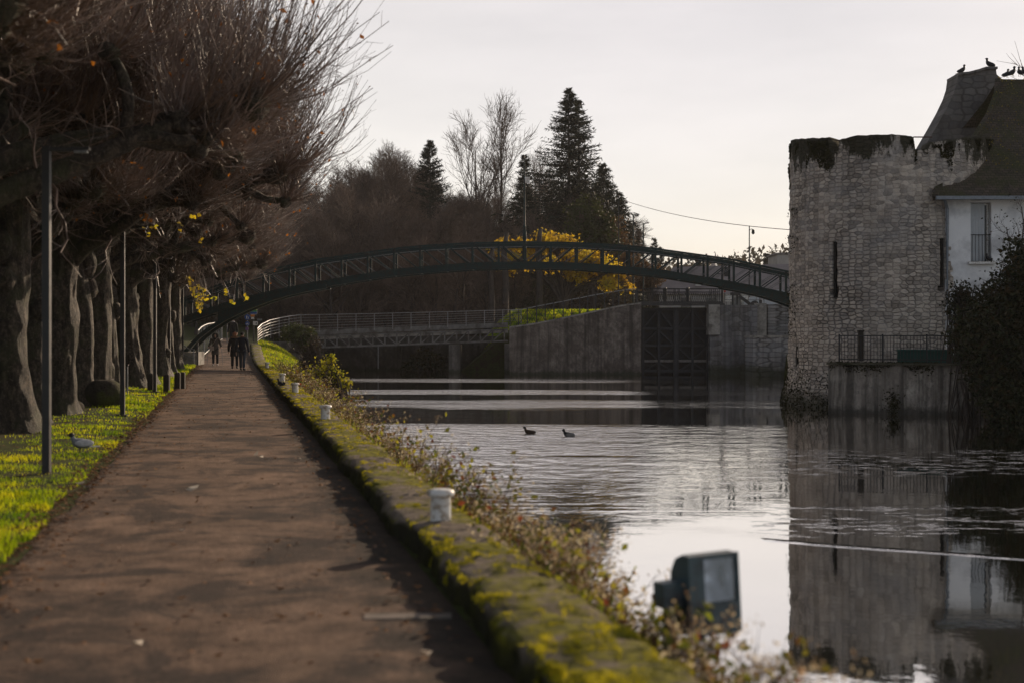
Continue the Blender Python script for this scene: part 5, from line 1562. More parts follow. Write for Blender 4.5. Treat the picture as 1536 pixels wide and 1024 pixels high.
# leafy trees: the yellow lime, the olive shrub tree, russet trees
def leafy(seed, H, pts, size, trunk_r, nl, mat_l, root, sub=10, twigs=True, mats2=None):
    "pts: crown clumps (x,y,z,radius) about the tree's foot"
    rng = np.random.RandomState(seed)
    pts = np.array(pts)
    w_ = MB()
    base = np.array([0, 0, -0.2])
    K = 6
    s = np.linspace(0, 1, K)
    tr = []
    for p in pts:
        fork = np.array([p[0] * 0.12, p[1] * 0.12, H * 0.35])
        c1 = fork * 1.0
        b = base[None] * ((1 - s) ** 2)[:, None] + 2 * (c1[None] * (s * (1 - s))[:, None]) + p[None, :3] * (s ** 2)[:, None]
        tr.append(b)
    w_.tubes(np.array(tr), np.tile(np.linspace(trunk_r, 0.03, K), (len(tr), 1)), 6)
    w_.build('trunk', wood_b, root)
    vol = pts[:, 3] ** 2
    i = rng.choice(len(pts), nl, p=vol / vol.sum())
    d = rng.normal(size=(nl, 3)); d /= np.linalg.norm(d, axis=1, keepdims=True)
    C = pts[i, :3] + d * (pts[i, 3] * rng.rand(nl) ** 0.5)[:, None] * np.array([1, 1, 0.75])
    C += rng.normal(size=C.shape) * 0.18
    k_ = nz(C, seed, 1.6) > -0.12
    m = MB().leaves(C[k_], rng.uniform(0.6, 1.2, k_.sum()) * size, rng, 0, 0.15, 0.75)
    m.build('crown', mat_l, root)
    b = pts[i[:nl // 12], :3]
    m2 = MB().tubes(np.stack([b * 0.9 + np.array([0, 0, -0.2]), (b + C[:nl // 12]) / 2 + rng.normal(size=b.shape) * 0.1, C[:nl // 12] * 1.01], 1), np.tile([0.03, 0.02, 0.008], (nl // 12, 1)), 3)
    m2.build('twigs', twig_b, root)
lime_m = leaf_mat('yellow_lime_leaf', (0.38, 0.24, 0.02), (0.58, 0.40, 0.03), 0.5, 0.5, c3=(0.50, 0.42, 0.05))
YT = 112.0
def cl(px, py, r, dy=0.0, Y=YT, ref=845):
    p = P(px, py, Y + dy); x0 = (ref - 768) / F * Y
    return (p[0] - x0, dy, p[2] - gh(x0, Y), r)
x0 = (845 - 768) / F * YT
r_ = empty('yellow_lime_tree', (x0, YT, gh(x0, YT)), 0, 'broad tree in bright yellow autumn leaf behind the middle of the footbridge', 'tree')
leafy(51, 8.5, [cl(*a) for a in ((745, 366, 0.8), (760, 372, 0.9, 1), (762, 392, 1.0, -1), (790, 368, 0.9, 1), (800, 392, 1.0), (815, 362, 1.1, 1), (835, 372, 1.2, -1), (852, 366, 1.0), (860, 385, 1.4, 1), (885, 392, 1.4, -1), (905, 405, 1.3), (885, 412, 1.2, 1), (920, 415, 1.1), (935, 420, 0.8), (865, 408, 1.0, -1), (830, 398, 0.9, 2), (912, 424, 0.9, -1), (940, 432, 0.5), (766, 410, 0.4, 0))], 0.26, 0.15, 15000, lime_m, r_)
oliv_m = leaf_mat('olive_foliage', (0.028, 0.034, 0.012), (0.06, 0.068, 0.02), 0.25, 0.5)
x0 = (890 - 768) / F * 128
r_ = empty('olive_green_tree', (x0, 128, gh(x0, 128)), 0, 'rounded olive green tree below the great spruce, behind the yellow tree', 'tree')
leafy(53, 10, [cl(*a, Y=128, ref=890) for a in ((870, 325, 1.6), (885, 310, 1.4, 1), (895, 330, 1.7), (875, 350, 1.9, -1), (900, 355, 1.8), (885, 372, 2.0, 1), (912, 372, 1.3), (860, 362, 1.4))], 0.28, 0.25, 12000, oliv_m, r_)
russ_m = leaf_mat('russet_leaf', (0.075, 0.045, 0.025), (0.14, 0.08, 0.04), 0.35, 0.6)
for ref, lab, cs, nl in ((925, 'thin russet tree at the right edge of the wood beside the street lamps', ((915, 350, 1.3), (925, 335, 1.1), (930, 365, 1.5), (940, 385, 1.2), (920, 385, 1.4), (935, 405, 1.2), (950, 400, 0.9)), 3200),
                         (975, 'sparse russet bush tree behind the lock, under the street lamps', ((965, 400, 0.9), (978, 408, 1.1), (970, 420, 1.1), (985, 418, 0.8), (960, 425, 0.8)), 2200)):
    x0 = (ref - 768) / F * 134
    r_ = empty('russet_tree', (x0, 134, gh(x0, 134)), 0, lab, 'tree')
    leafy(ref, 8, [cl(*a, Y=134, ref=ref) for a in cs], 0.24, 0.16, nl, russ_m, r_)
# ivy-clad trunks standing on the strip of lawn between bridge and lock
ivy_m = leaf_mat('ivy', (0.035, 0.048, 0.018), (0.085, 0.10, 0.035), 0.2, 2)
iv = np.random.RandomState(77)
for px, lab in ((683, 'ivy-clad slim trunk rising behind the flat bridge, left of the lawn'), (657, 'thin ivy-clad stem behind the middle of the flat bridge'), (736, 'thick dark trunk standing behind the right end of the flat bridge'), (757, 'straight dark trunk at the left end of the sunlit lawn'),
                (808, 'dark trunk with ivy at its foot on the sunlit lawn'), (846, 'slim dark trunk under the yellow tree, behind the ramp railing')):
    Y = 108 + (px % 7)
    x0 = (px - 768) / F * Y; zg = gh(x0, Y)
    r_ = empty('tree_trunk', (x0, Y, zg), 0, lab, 'tree')
    hh_ = 6.5 if px not in (657,) else 5
    rr_ = 0.26 if px in (736, 757, 808) else 0.13
    MB().tubes(np.array([[[0, 0, -0.2], [0.1, 0, hh_ * 0.4], [-0.05, 0, hh_ * 0.75], [0.15, 0.1, hh_]]]), np.array([[rr_ * 1.2, rr_, rr_ * 0.9, rr_ * 0.6]]), 8).build('trunk', wood_b, r_)
    if px in (683, 657, 808):
        n = 700
        a = iv.uniform(0, 6.28, n); z = iv.rand(n) * (5.0 if px != 808 else 2.2) - 1.2
        MB().leaves(np.stack([np.cos(a) * 0.3 * iv.rand(n), np.sin(a) * 0.3, np.clip(z, 0, 9)], 1), 0.14, iv).build('ivy', ivy_m, r_)

# sunlit lawn between them
ln = np.random.RandomState(78)
n = 26000
px = ln.uniform(690, 945, n); Y = ln.uniform(97, 116, n)
X = (px - 768) / F * Y
C = np.stack([X, Y, ground_h(X, Y)], 1)
kk = (X > -2.0) & (Y > 102.5 + 0.9 * np.clip(X, 0, 20))
mb = MB().blades(C[kk], ln.uniform(0.10, 0.26, kk.sum()), 0.06, 0.8, ln)
tag(mb.build('lawn_grass', grass_m), kind='stuff')

# ---------------------------------------------------------------- growth on the right bank and on the near one
ivyd_m = leaf_mat('dark_ivy_leaf', (0.012, 0.016, 0.007), (0.030, 0.036, 0.014), 0.2, 3.5, 0.32, c3=(0.05, 0.032, 0.014))
def thicket(nm, label, cs, Y0, ref, nl, size, mat, seed, ground=None, cat='bush', stems=260):
    rg = np.random.RandomState(seed)
    x0 = (ref - 768) / F * Y0
    g0 = gh(x0, Y0) if ground is None else ground
    r_ = empty(nm, (x0, Y0, g0), 0, label, cat)
    pts = []
    for a in cs:
        p = P(a[0], a[1], Y0 + (a[3] if len(a) > 3 else 0))
        pts.append((p[0] - x0, p[1] - Y0, p[2] - g0, a[2]))
    pts = np.array(pts)
    vol = pts[:, 3] ** 2.2
    i = rg.choice(len(pts), nl, p=vol / vol.sum())
    d = rg.normal(size=(nl, 3)); d /= np.linalg.norm(d, axis=1, keepdims=True)
    C = pts[i, :3] + d * (pts[i, 3] * rg.rand(nl) ** 0.42 * (1 + 0.42 * nz(d * 2.2 + pts[i, :3], seed, 2.0)))[:, None]
    kz = C[:, 2] > (WATER - g0 + 0.03)
    MB().leaves(C[kz], rg.uniform(0.6, 1.25, kz.sum()) * size, rg, 0, 0, 0.75).build('foliage', mat, r_)
    j = rg.choice(nl, stems)
    b = np.stack([rg.normal(size=stems) * 0.5, rg.normal(size=stems) * 0.3, np.full(stems, -0.1)], 1)
    e = C[j] + (C[j] - pts[i[j], :3]) * 0.25
    MB().tubes(np.stack([b, b * 0.5 + e * 0.5 + rg.normal(size=b.shape) * 0.15, pts[i[j], :3] * 0.4 + e * 0.6, e], 1), np.tile([0.035, 0.022, 0.013, 0.005], (stems, 1)), 4).build('stems', wood_b, r_)
    return r_
YR = 43.5
thicket('ivy_thicket', 'huge black-green ivy thicket covering the right frame edge down to the water', ((1470, 500, 0.95), (1500, 470, 1.0, 0.4), (1530, 440, 1.1, 0.5), (1490, 540, 1.1), (1530, 520, 1.3, 0.6), (1560, 470, 1.4, 0.5), (1570, 560, 1.6), (1540, 580, 1.2, -0.4), (1505, 590, 0.95, -0.5), (1560, 620, 1.2, -0.8), (1520, 625, 0.8, -0.8), (1600, 520, 1.5), (1535, 385, 0.7, 0.5), (1545, 410, 0.8, 0.6), (1545, 640, 0.8, -0.9), (1500, 645, 0.4, -0.9)), YR, 1530, 36000, 0.13, ivyd_m, 91)
thicket('bush', 'loose dark bush with thin twigs in front of the white wall and the downpipe', ((1440, 440, 0.42), (1432, 460, 0.4), (1455, 450, 0.42), (1465, 475, 0.5), (1445, 490, 0.5), (1470, 510, 0.6), (1430, 505, 0.3), (1455, 525, 0.5), (1480, 445, 0.4)), 46.2, 1460, 4200, 0.10, ivyd_m, 92)
# twiggy branches in front of the window, and the bare crown above the roof
rg = np.random.RandomState(95)
r_ = empty('leafing_shrub', (P(1532, 500, 45.5)[0], 45.5, 0.5), 0, 'thin twiggy shrub reaching over the house window from the right frame edge', 'shrub')
st_ = np.array([[[0, 0, 0], [0.05, 0, 1.6], [-0.05, 0.1, 3.2], [0.1, 0, 4.8]], [[0.5, 0, 0], [0.4, 0, 1.8], [0.3, 0.1, 3.4], [0.0, 0, 5.2]], [[0.2, 0.2, 0], [0.2, 0.2, 2], [-0.2, 0.2, 3.4], [-0.4, 0.2, 4.5]]])
b1, r1 = spawn(st_, np.tile([0.05, 0.04, 0.03, 0.015], (3, 1)), 12, 0.45, 1.0, 0.7, 1.6, (0.5, 1.2), 5, rg, 0.2, 0.2, 0.5, 0.4, 0.006)
b2, r2 = spawn(b1, r1, 8, 0.2, 1.0, 0.2, 0.6, (0.4, 1.0), 4, rg, 0.1, 0.2, 0.6, 0.5, 0.004)
MB().tubes(st_, np.tile([0.05, 0.04, 0.03, 0.015], (3, 1)), 6).tubes(b1, r1, 4).tubes(b2, r2, 3).build('stems', wood_b, r_)
MB().leaves(b2[:, -1] + rg.normal(size=(len(b2), 3)) * 0.05, rg.uniform(0.05, 0.11, len(b2)), rg).build('foliage', ivyd_m, r_)
tpr = bare_tree(151, 12, spread=0.55, n=(11, 7, 6, 0), twig=0.012, up=0.5, crown_lo=0.35, rt=0.2)
r_ = empty('bare_tree', (P(1712, 300, 58)[0], 58, 0.3), 1.0, 'bare tree behind the house, its twigs entering the top right corner', 'tree')
r_.scale = (1.35,) * 3
tpr[0].build('trunk', wood_b, r_); tpr[1].build('crown', twig_m, r_)
# yellow-green shrub on the near bank, ivy on the bridge abutment
thicket('shrub', 'yellow-green leafy shrub on the canal bank beyond the white bollards', ((476, 560, 0.35), (490, 552, 0.42), (502, 568, 0.40), (486, 580, 0.45), (515, 575, 0.28), (470, 585, 0.38), (500, 588, 0.34), (524, 575, 0.15), (496, 538, 0.2)), 46, 488, 1500, 0.10, weed2_m, 97, ground=-0.45, cat='shrub', stems=120)
thicket('brown_shrub', 'brownish twiggy shrub between the yellow-green one and the flat bridge', ((460, 545, 0.5), (468, 530, 0.45), (472, 515, 0.35), (458, 560, 0.5), (478, 545, 0.4)), 60, 466, 1300, 0.08, brush_m, 98, ground=-0.3, cat='shrub', stems=260)
thicket('ivy_clump', 'dark ivy clump hanging over the abutment at the left end of the flat bridge', ((435, 500, 0.6), (450, 505, 0.7), (462, 515, 0.6), (466, 500, 0.45), (445, 495, 0.5), (470, 530, 0.5), (472, 545, 0.4)), 90, 455, 2600, 0.16, ivy_m, 99, ground=0.6, cat='ivy', stems=60)
thicket('dark_bush', 'dark bush crowding the bank under the flat bridge, beside its abutment', ((640, 540, 0.9), (655, 545, 0.8), (625, 548, 0.8), (612, 552, 0.6)), 99.5, 635, 2400, 0.2, ivyd_m, 100, ground=-1.0, stems=40)
# ---------------------------------------------------------------- people
skin_m = rough_mat('skin', (0.42, 0.26, 0.19), (0.50, 0.32, 0.24), 20, 0.6, 0)
black_cloth = rough_mat('black_cloth', (0.010, 0.010, 0.012), (0.022, 0.022, 0.025), 30, 0.9, 0.3, 0.004)
navy_cloth = rough_mat('navy_jacket', (0.010, 0.012, 0.020), (0.020, 0.023, 0.034), 25, 0.6, 0.3, 0.004)
taupe_cloth = rough_mat('taupe_coat', (0.055, 0.045, 0.038), (0.085, 0.07, 0.06), 25, 0.9, 0.3, 0.004)
jean_cloth = rough_mat('grey_blue_jeans', (0.035, 0.042, 0.055), (0.055, 0.065, 0.08), 30, 0.9, 0.3, 0.004)
shoe_m = rough_mat('shoe', (0.02, 0.018, 0.016), (0.05, 0.045, 0.04), 30, 0.6, 0)
pale_shoe = rough_mat('pale_shoe', (0.25, 0.22, 0.20), (0.4, 0.36, 0.33), 30, 0.6, 0)
ginger_hair = rough_mat('ginger_hair', (0.16, 0.05, 0.02), (0.28, 0.10, 0.035), 40, 0.5, 0.5, 0.01, stretch=(1, 1, 0.2))
dark_hair = rough_mat('dark_hair', (0.012, 0.010, 0.009), (0.03, 0.025, 0.02), 40, 0.5, 0.5, 0.01, stretch=(1, 1, 0.2))
fur_dark = rough_mat('black_fur', (0.010, 0.009, 0.008), (0.03, 0.027, 0.025), 60, 0.95, 1.0, 0.02)
fur_brown = rough_mat('brown_fur', (0.10, 0.05, 0.025), (0.22, 0.12, 0.06), 60, 0.95, 1.0, 0.02)
pale_knit = rough_mat('pale_knit', (0.25, 0.24, 0.25), (0.38, 0.37, 0.38), 60, 0.95, 0.6, 0.008)
bag_m = rough_mat('tan_bag', (0.24, 0.18, 0.14), (0.33, 0.26, 0.21), 20, 0.7, 0.2, 0.004)

def skin_obj(name, nodes, edges, mat, parent, sub=1, root=None):
    keys = list(nodes)
    me = bpy.data.meshes.new(name)
    me.from_pydata([nodes[k][0] for k in keys], [(keys.index(a), keys.index(b)) for a, b in edges], [])
    o = bpy.data.objects.new(name, me)
    COL.objects.link(o)
    sk = o.modifiers.new('skin', 'SKIN')
    sk.use_smooth_shade = True
    o.modifiers.new('sub', 'SUBSURF').levels = sub
    o.modifiers['sub'].render_levels = sub
    for k, v in zip(keys, me.skin_vertices[0].data):
        r = nodes[k][1]
        v.radius = r if isinstance(r, tuple) else (r, r)
        v.use_root = (k == (root or keys[0]))
    bpy.context.view_layer.update()
    dg = bpy.context.evaluated_depsgraph_get()
    m2 = bpy.data.meshes.new_from_object(o.evaluated_get(dg))
    o.modifiers.clear()
    o.data = m2
    m2.name = name
    m2.materials.clear()
    m2.materials.append(mat)
    o.parent = parent
    return o

def person(loc, rz, H, label, coat, trousers, shoes, hem=0.62, step=0.12, arms=((-0.29, -0.06, 0.80), (0.29, -0.02, 0.80)), elbows=((-0.27, 0.06, 1.08), (0.27, 0.06, 1.08)), wide=1.0, group=None):
    "faces -y; heights for a 1.70 m figure, scaled to H"
    r_ = empty('person', loc, rz, label, 'person', group)
    r_.scale = (H / 1.70,) * 3
    N = {'pelvis': ((0, 0, 0.93), (0.15, 0.11)), 'waist': ((0, 0.01, 1.08), (0.135, 0.10)), 'chest': ((0, 0.01, 1.28), (0.155, 0.115)), 'neck0': ((0, 0.015, 1.42), 0.075), 'neck': ((0, 0.005, 1.475), 0.052),
         'jaw': ((0, -0.012, 1.535), (0.062, 0.075)), 'head': ((0, -0.005, 1.605), (0.075, 0.092)), 'crown': ((0, 0.01, 1.668), (0.055, 0.07))}
    E = [('pelvis', 'waist'), ('waist', 'chest'), ('chest', 'neck0'), ('neck0', 'neck'), ('neck', 'jaw'), ('jaw', 'head'), ('head', 'crown')]
    for s, sg in (('l', -1), ('r', 1)):
        st_ = step * sg
        N.update({'hip' + s: ((0.09 * sg, 0, 0.87), 0.088), 'knee' + s: ((0.10 * sg, st_ * 0.55 - 0.02, 0.49), 0.058), 'calf' + s: ((0.10 * sg, st_ * 0.8 + 0.015, 0.34), 0.054), 'ank' + s: ((0.10 * sg, st_, 0.085), 0.036), 'heel' + s: ((0.10 * sg, st_ + 0.02, 0.035), 0.034), 'toe' + s: ((0.115 * sg, st_ - 0.16, 0.03), 0.028)})
        E += [('pelvis', 'hip' + s), ('hip' + s, 'knee' + s), ('knee' + s, 'calf' + s), ('calf' + s, 'ank' + s), ('ank' + s, 'heel' + s), ('heel' + s, 'toe' + s)]
        i = 0 if sg < 0 else 1
        w_, e_ = np.array(arms[i]), np.array(elbows[i])
        d = w_ - e_; d /= np.linalg.norm(d)
        pm = w_ + d * 0.055
        N.update({'sh' + s: ((0.185 * wide * sg, 0.015, 1.39), 0.062), 'el' + s: (tuple(e_), 0.042), 'wr' + s: (tuple(w_), 0.028), 'pa' + s: (tuple(pm), (0.020, 0.040))})
        E += [('neck0', 'sh' + s), ('sh' + s, 'el' + s), ('el' + s, 'wr' + s), ('wr' + s, 'pa' + s)]
        for f in range(4):
            y = -0.030 + 0.02 * f
            ln = (0.062, 0.075, 0.070, 0.055)[f]
            a_ = pm + d * 0.04 + np.array([0, y, 0]); b_ = a_ + d * ln * 0.55 + np.array([-0.006 * sg, 0, 0]); c_ = b_ + d * ln * 0.35 + np.array([-0.018 * sg, -0.006, 0])
            N.update({f'f{f}a' + s: (tuple(a_), 0.0095), f'f{f}b' + s: (tuple(b_), 0.0085), f'f{f}c' + s: (tuple(c_), 0.0075)})
            E += [('pa' + s, f'f{f}a' + s), (f'f{f}a' + s, f'f{f}b' + s), (f'f{f}b' + s, f'f{f}c' + s)]
        t0 = w_ + d * 0.03 + np.array([0, -0.038, 0]); t1 = t0 + d * 0.045 + np.array([-0.01 * sg, -0.02, 0])
        N.update({'t0' + s: (tuple(t0), 0.012), 't1' + s: (tuple(t1), 0.009)})
        E += [('wr' + s, 't0' + s), ('t0' + s, 't1' + s)]
    skin_obj('body', N, E, skin_m, r_, 1, 'pelvis')
    MB().ball((0, -0.098, 1.585), (0.013, 0.018, 0.02), n=6).ball((-0.031, -0.086, 1.612), (0.012, 0.008, 0.007), n=5).ball((0.031, -0.086, 1.612), (0.012, 0.008, 0.007), n=5).ball((0, -0.083, 1.548), (0.022, 0.008, 0.006), n=5).build('face', skin_m, r_, smooth=True)
    # trousers
    T = {'p': ((0, 0, 0.95), (0.165, 0.125))}
    TE = []
    for s, sg in (('l', -1), ('r', 1)):
        for k, x in (('hip', 0.020), ('knee', 0.022), ('calf', 0.020), ('ank', 0.030)):
            p, r = N[k + s]
            T[k + s] = (p, r + x)
        TE += [('p', 'hip' + s), ('hip' + s, 'knee' + s), ('knee' + s, 'calf' + s), ('calf' + s, 'ank' + s)]
    skin_obj('trousers', T, TE, trousers, r_, 1, 'p')
    for s in 'lr':
        a_, b_ = np.array(N['heel' + s][0]), np.array(N['toe' + s][0])
        MB().tubes(np.array([[a_ + (0, 0.04, 0.02), a_ + (0, 0.0, 0.022), (a_ + b_) / 2 + (0, 0, 0.012), b_, b_ + (0, -0.04, -0.004)]]), np.array([[0.03, 0.05, 0.046, 0.04, 0.018]]), 8, 0, True).build('shoe', shoes, r_, smooth=True)
    # coat: sleeves and trunk, then the skirt to its hem
    Cn = {'p': ((0, 0, 0.96), (0.185, 0.145)), 'w': ((0, 0.01, 1.10), (0.175, 0.14)), 'c': ((0, 0.015, 1.29), (0.19, 0.15)), 'n': ((0, 0.015, 1.43), 0.11), 'cl': ((0, 0.012, 1.50), 0.085)}
    CE = [('p', 'w'), ('w', 'c'), ('c', 'n'), ('n', 'cl')]
    for s in 'lr':
        for k, x in (('sh', 0.030), ('el', 0.030), ('wr', 0.026)):
            p, r = N[k + s]
            Cn[k + s] = (p, r + x)
        CE += [('n', 'sh' + s), ('sh' + s, 'el' + s), ('el' + s, 'wr' + s)]
    skin_obj('coat', Cn, CE, coat, r_, 1, 'p')
    a = np.arange(21) * 2 * math.pi / 20
    rows = []
    for z in np.linspace(1.05, hem, 7):
        k = (1.05 - z) / 0.5
        fl = 1 + 0.04 * np.sin(a * 5 + 1) * k
        rows.append(np.stack([np.cos(a) * (0.185 + 0.035 * k) * fl, np.sin(a) * (0.145 + 0.05 * k) * fl + 0.005, np.full(21, z)], -1))
    MB().grid(np.array(rows)).build('coat_skirt', coat, r_, smooth=True)
    return r_, N

def Yp(py): return EYE * F / (py - 500)
Y1 = Yp(548.5)
r_, N = person(((323 - 768) / F * Y1, Y1, 0.02), 0.12, 1.62, 'person in a taupe coat with a dark fur hood, walking with two poles', taupe_cloth, black_cloth, pale_shoe, hem=0.60, step=0.10,
               arms=((-0.34, -0.17, 0.98), (0.34, -0.17, 0.98)), elbows=((-0.29, 0.04, 1.10), (0.29, 0.04, 1.10)))
mb = MB()
for i in range(16):
    q = math.pi * 2 * i / 16
    mb.ball((0.115 * math.cos(q), -0.045 + 0.02 * math.cos(2 * q), 1.56 + 0.135 * math.sin(q)), (0.055, 0.05, 0.055), i, 0.3, 6)
mb.ball((0, 0.05, 1.57), (0.13, 0.11, 0.15), 3, 0.1, 10)
mb.build('hood', fur_dark, r_, smooth=True)
MB().ball((0, -0.01, 1.685), (0.095, 0.10, 0.055), 2, 0.06, 10).build('cap', pale_knit, r_, smooth=True)
MB().box((-0.17, -0.19, 0.92), (0.24, 0.07, 0.22), rz=0.2, taper=0.9).tube([(-0.20, -0.19, 1.02), (0.0, -0.20, 1.30), (0.11, -0.09, 1.47)], 0.012, 5).build('shoulder_bag', bag_m, r_)
sc_ = 1.62 / 1.70
for sg, lab in ((-1, 'thin walking pole held on the bag side by the person in the fur hood'), (1, 'thin walking pole held on the path wall side by the person in the fur hood')):
    po = empty('walking_pole', r_.location, 0.12, lab, 'walking pole')
    h_t = np.array([0.345 * sg, -0.19, 0.93]) * sc_
    ft = np.array([0.40 * sg, -0.28, -0.02])
    MB().tube([h_t + (ft - h_t) * -0.16, h_t, ft], [0.016, 0.013, 0.008], 6).build('shaft', galv, po)
    MB().tube([h_t + (ft - h_t) * -0.17, h_t + (ft - h_t) * 0.02], 0.02, 6).build('grip', black_cloth, po)
Y2 = Yp(553.0)
r_, N = person(((352 - 768) / F * Y2, Y2, 0.02), math.pi + 0.1, 1.66, 'person with ginger hair and a furry hood, in a dark knee-length coat, seen from behind', black_cloth, black_cloth, shoe_m, hem=0.58, step=0.11)
MB().ball((0, 0.005, 1.635), (0.105, 0.115, 0.10), 5, 0.16, 12).ball((0, 0.06, 1.58), (0.10, 0.075, 0.10), 7, 0.16, 10).build('hair', ginger_hair, r_, smooth=True)
mb = MB()
for i in range(12):
    q = math.pi * 2 * i / 12
    mb.ball((0.14 * math.cos(q), 0.03 + 0.08 * math.sin(q), 1.47 + 0.03 * math.sin(q)), (0.06, 0.055, 0.055), i + 3, 0.3, 6)
mb.build('fur_collar', fur_brown, r_, smooth=True)
Y3 = Yp(555.5)
r_, N = person(((363.5 - 768) / F * Y3, Y3, 0.02), math.pi - 0.1, 1.68, 'person in a dark hip-length jacket and grey-blue jeans walking away, nearest the wall', navy_cloth, jean_cloth, shoe_m, hem=0.80, step=-0.12, wide=1.08)
MB().ball((0, 0.012, 1.635), (0.088, 0.10, 0.085), 5, 0.1, 12).build('hair', dark_hair, r_, smooth=True)
MB().tube([(0.09 * math.cos(q), 0.01 + 0.09 * math.sin(q), 1.485) for q in np.linspace(0, 6.28, 13)], 0.035, 6).build('scarf', fur_brown, r_, smooth=True)
Y4 = 88.0
r_, N = person(((349 - 768) / F * Y4, Y4, float(ramp_z(Y4)) + 0.01), 0.0, 1.70, 'person in a black jacket with a pale scarf higher up the ramp beyond the couple', black_cloth, black_cloth, shoe_m, hem=0.80, step=0.1, wide=1.1)
MB().ball((0, 0.012, 1.645), (0.098, 0.11, 0.09), 5, 0.08, 12).build('hat', dark_hair, r_, smooth=True)
MB().tube([(0.10 * math.cos(q), -0.01 + 0.095 * math.sin(q), 1.485) for q in np.linspace(0, 6.28, 13)], 0.05, 6).build('scarf', pale_knit, r_, smooth=True)

# ---------------------------------------------------------------- birds
pig_grey = rough_mat('pigeon_grey', (0.14, 0.15, 0.18), (0.24, 0.25, 0.28), 25, 0.7, 0)
pig_pale = rough_mat('pigeon_pale', (0.34, 0.34, 0.36), (0.5, 0.5, 0.52), 25, 0.7, 0)
bird_dark = rough_mat('bird_dark', (0.010, 0.011, 0.014), (0.025, 0.027, 0.033), 25, 0.6, 0)
beak_m = rough_mat('beak', (0.10, 0.06, 0.03), (0.16, 0.10, 0.05), 25, 0.6, 0)
def bird(loc, rz, label, body_m, wing_m, s=1.0, head_m=None, nm='pigeon', cat='bird', group=None, floating=False, pitch=0.0):
    r_ = empty(nm, loc, rz, label, cat, group)
    r_.scale = (s, s, s)
    r_.rotation_euler.y = pitch
    up = -0.075 if floating else 0.0
    sp = np.array([(-0.13, 0, 0.085), (-0.10, 0, 0.095), (-0.04, 0, 0.115), (0.02, 0, 0.125), (0.065, 0, 0.145), (0.09, 0, 0.175), (0.103, 0, 0.205)]) + (0, 0, up)
    MB().tubes(sp[None], np.array([[0.012, 0.030, 0.058, 0.064, 0.050, 0.032, 0.025]]), 12, 0, True).build('body', body_m, r_, smooth=True)
    MB().ball((0.112, 0, 0.228 + up), (0.036, 0.030, 0.031), n=9).build('head', head_m or body_m, r_, smooth=True)
    MB().tubes(np.array([[(0.14, 0, 0.228 + up), (0.172, 0, 0.218 + up)]]), np.array([[0.010, 0.002]]), 6, 0, True).build('beak', beak_m, r_)
    for sg in (-1, 1):
        MB().ball((-0.035, 0.048 * sg, 0.125 + up), (0.115, 0.020, 0.046), n=9).build('wing', wing_m, r_, smooth=True)
    MB().box((-0.165, 0, 0.078 + up), (0.13, 0.055, 0.012)).build('tail', wing_m, r_)
    if not floating:
        for sg in (-1, 1):
            MB().tubes(np.array([[(0.0, 0.022 * sg, 0.08), (0.01, 0.022 * sg, 0.035), (0.0, 0.022 * sg, 0.004), (0.035, 0.022 * sg, 0.003)]]), np.array([[0.008, 0.005, 0.004, 0.003]]), 5, 0, True).build('leg', beak_m, r_)
    return r_
Yg = EYE * F / (683 - 500)
pp = P(121, 683, Yg)
bird((pp[0], Yg, gh(pp[0], Yg) + 0.02), math.pi + 0.5, 'grey pigeon with a dark head walking on the grass beside the nearest lamp post', pig_grey, pig_pale, 1.1, bird_dark)
Yw = 1.45 * F / (581 - 500)
pp = P(421, 581, Yw)
bird((pp[0], Yw, 0.19), math.pi * 0.75, 'dark pigeon perched on the mossy wall between two white bollards', bird_dark, bird_dark, 1.0)
duck_b = rough_mat('duck_brown', (0.035, 0.025, 0.017), (0.08, 0.058, 0.04), 25, 0.7, 0)
duck_p = rough_mat('duck_flank', (0.12, 0.115, 0.11), (0.22, 0.21, 0.20), 25, 0.7, 0)
for px, py, rz, bm, wm, lab in ((794, 650, math.pi * 0.9, duck_b, duck_b, 'small brown duck swimming on the canal, left one of two'), (853, 654, math.pi, bird_dark, duck_p, 'dark-headed duck with a pale flank on the canal, right one of two')):
    Yd = (EYE - WATER) * F / (py - 500)
    pp = P(px, py, Yd)
    bird((pp[0], Yd, WATER - 0.015), rz, lab, bm, wm, 1.15, bird_dark, 'duck', 'duck', 'ducks on the canal', True)
for px, py, Yb, rz, s, lab, gq in ((1445, 111.5, 56.2, math.pi * 0.05, 1.35, 'black bird perched alone on the left part of the gable top, beak to the right', None), (1482, 103.2, 56.2, math.pi * 0.9, 1.5, 'black bird perched on the highest step of the gable', None),
                               (1511, 117, 54.0, 0.3, 1.2, 'black bird on the roof ridge, leftmost of the row', None), (1520, 115.8, 54.0, 0.1, 1.45, 'black bird on the roof ridge with its tail sloping down, second of the row', None), (1529, 115.5, 54.0, math.pi * 0.55, 1.4, 'upright black bird on the roof ridge, third of the row', None), (1535.5, 115, 54.0, 2.5, 1.35, 'black bird on the roof ridge cut by the frame edge', None),
                               (1481, 392.5, 49.75, math.pi, 1.0, 'small black bird sitting on the window sill of the white house', None)):
    pp = P(px, py, Yb)
    bird(tuple(pp), rz, lab, bird_dark, bird_dark, s, None, 'perched_bird', 'bird', 'dark birds on the house', pitch=-0.35)

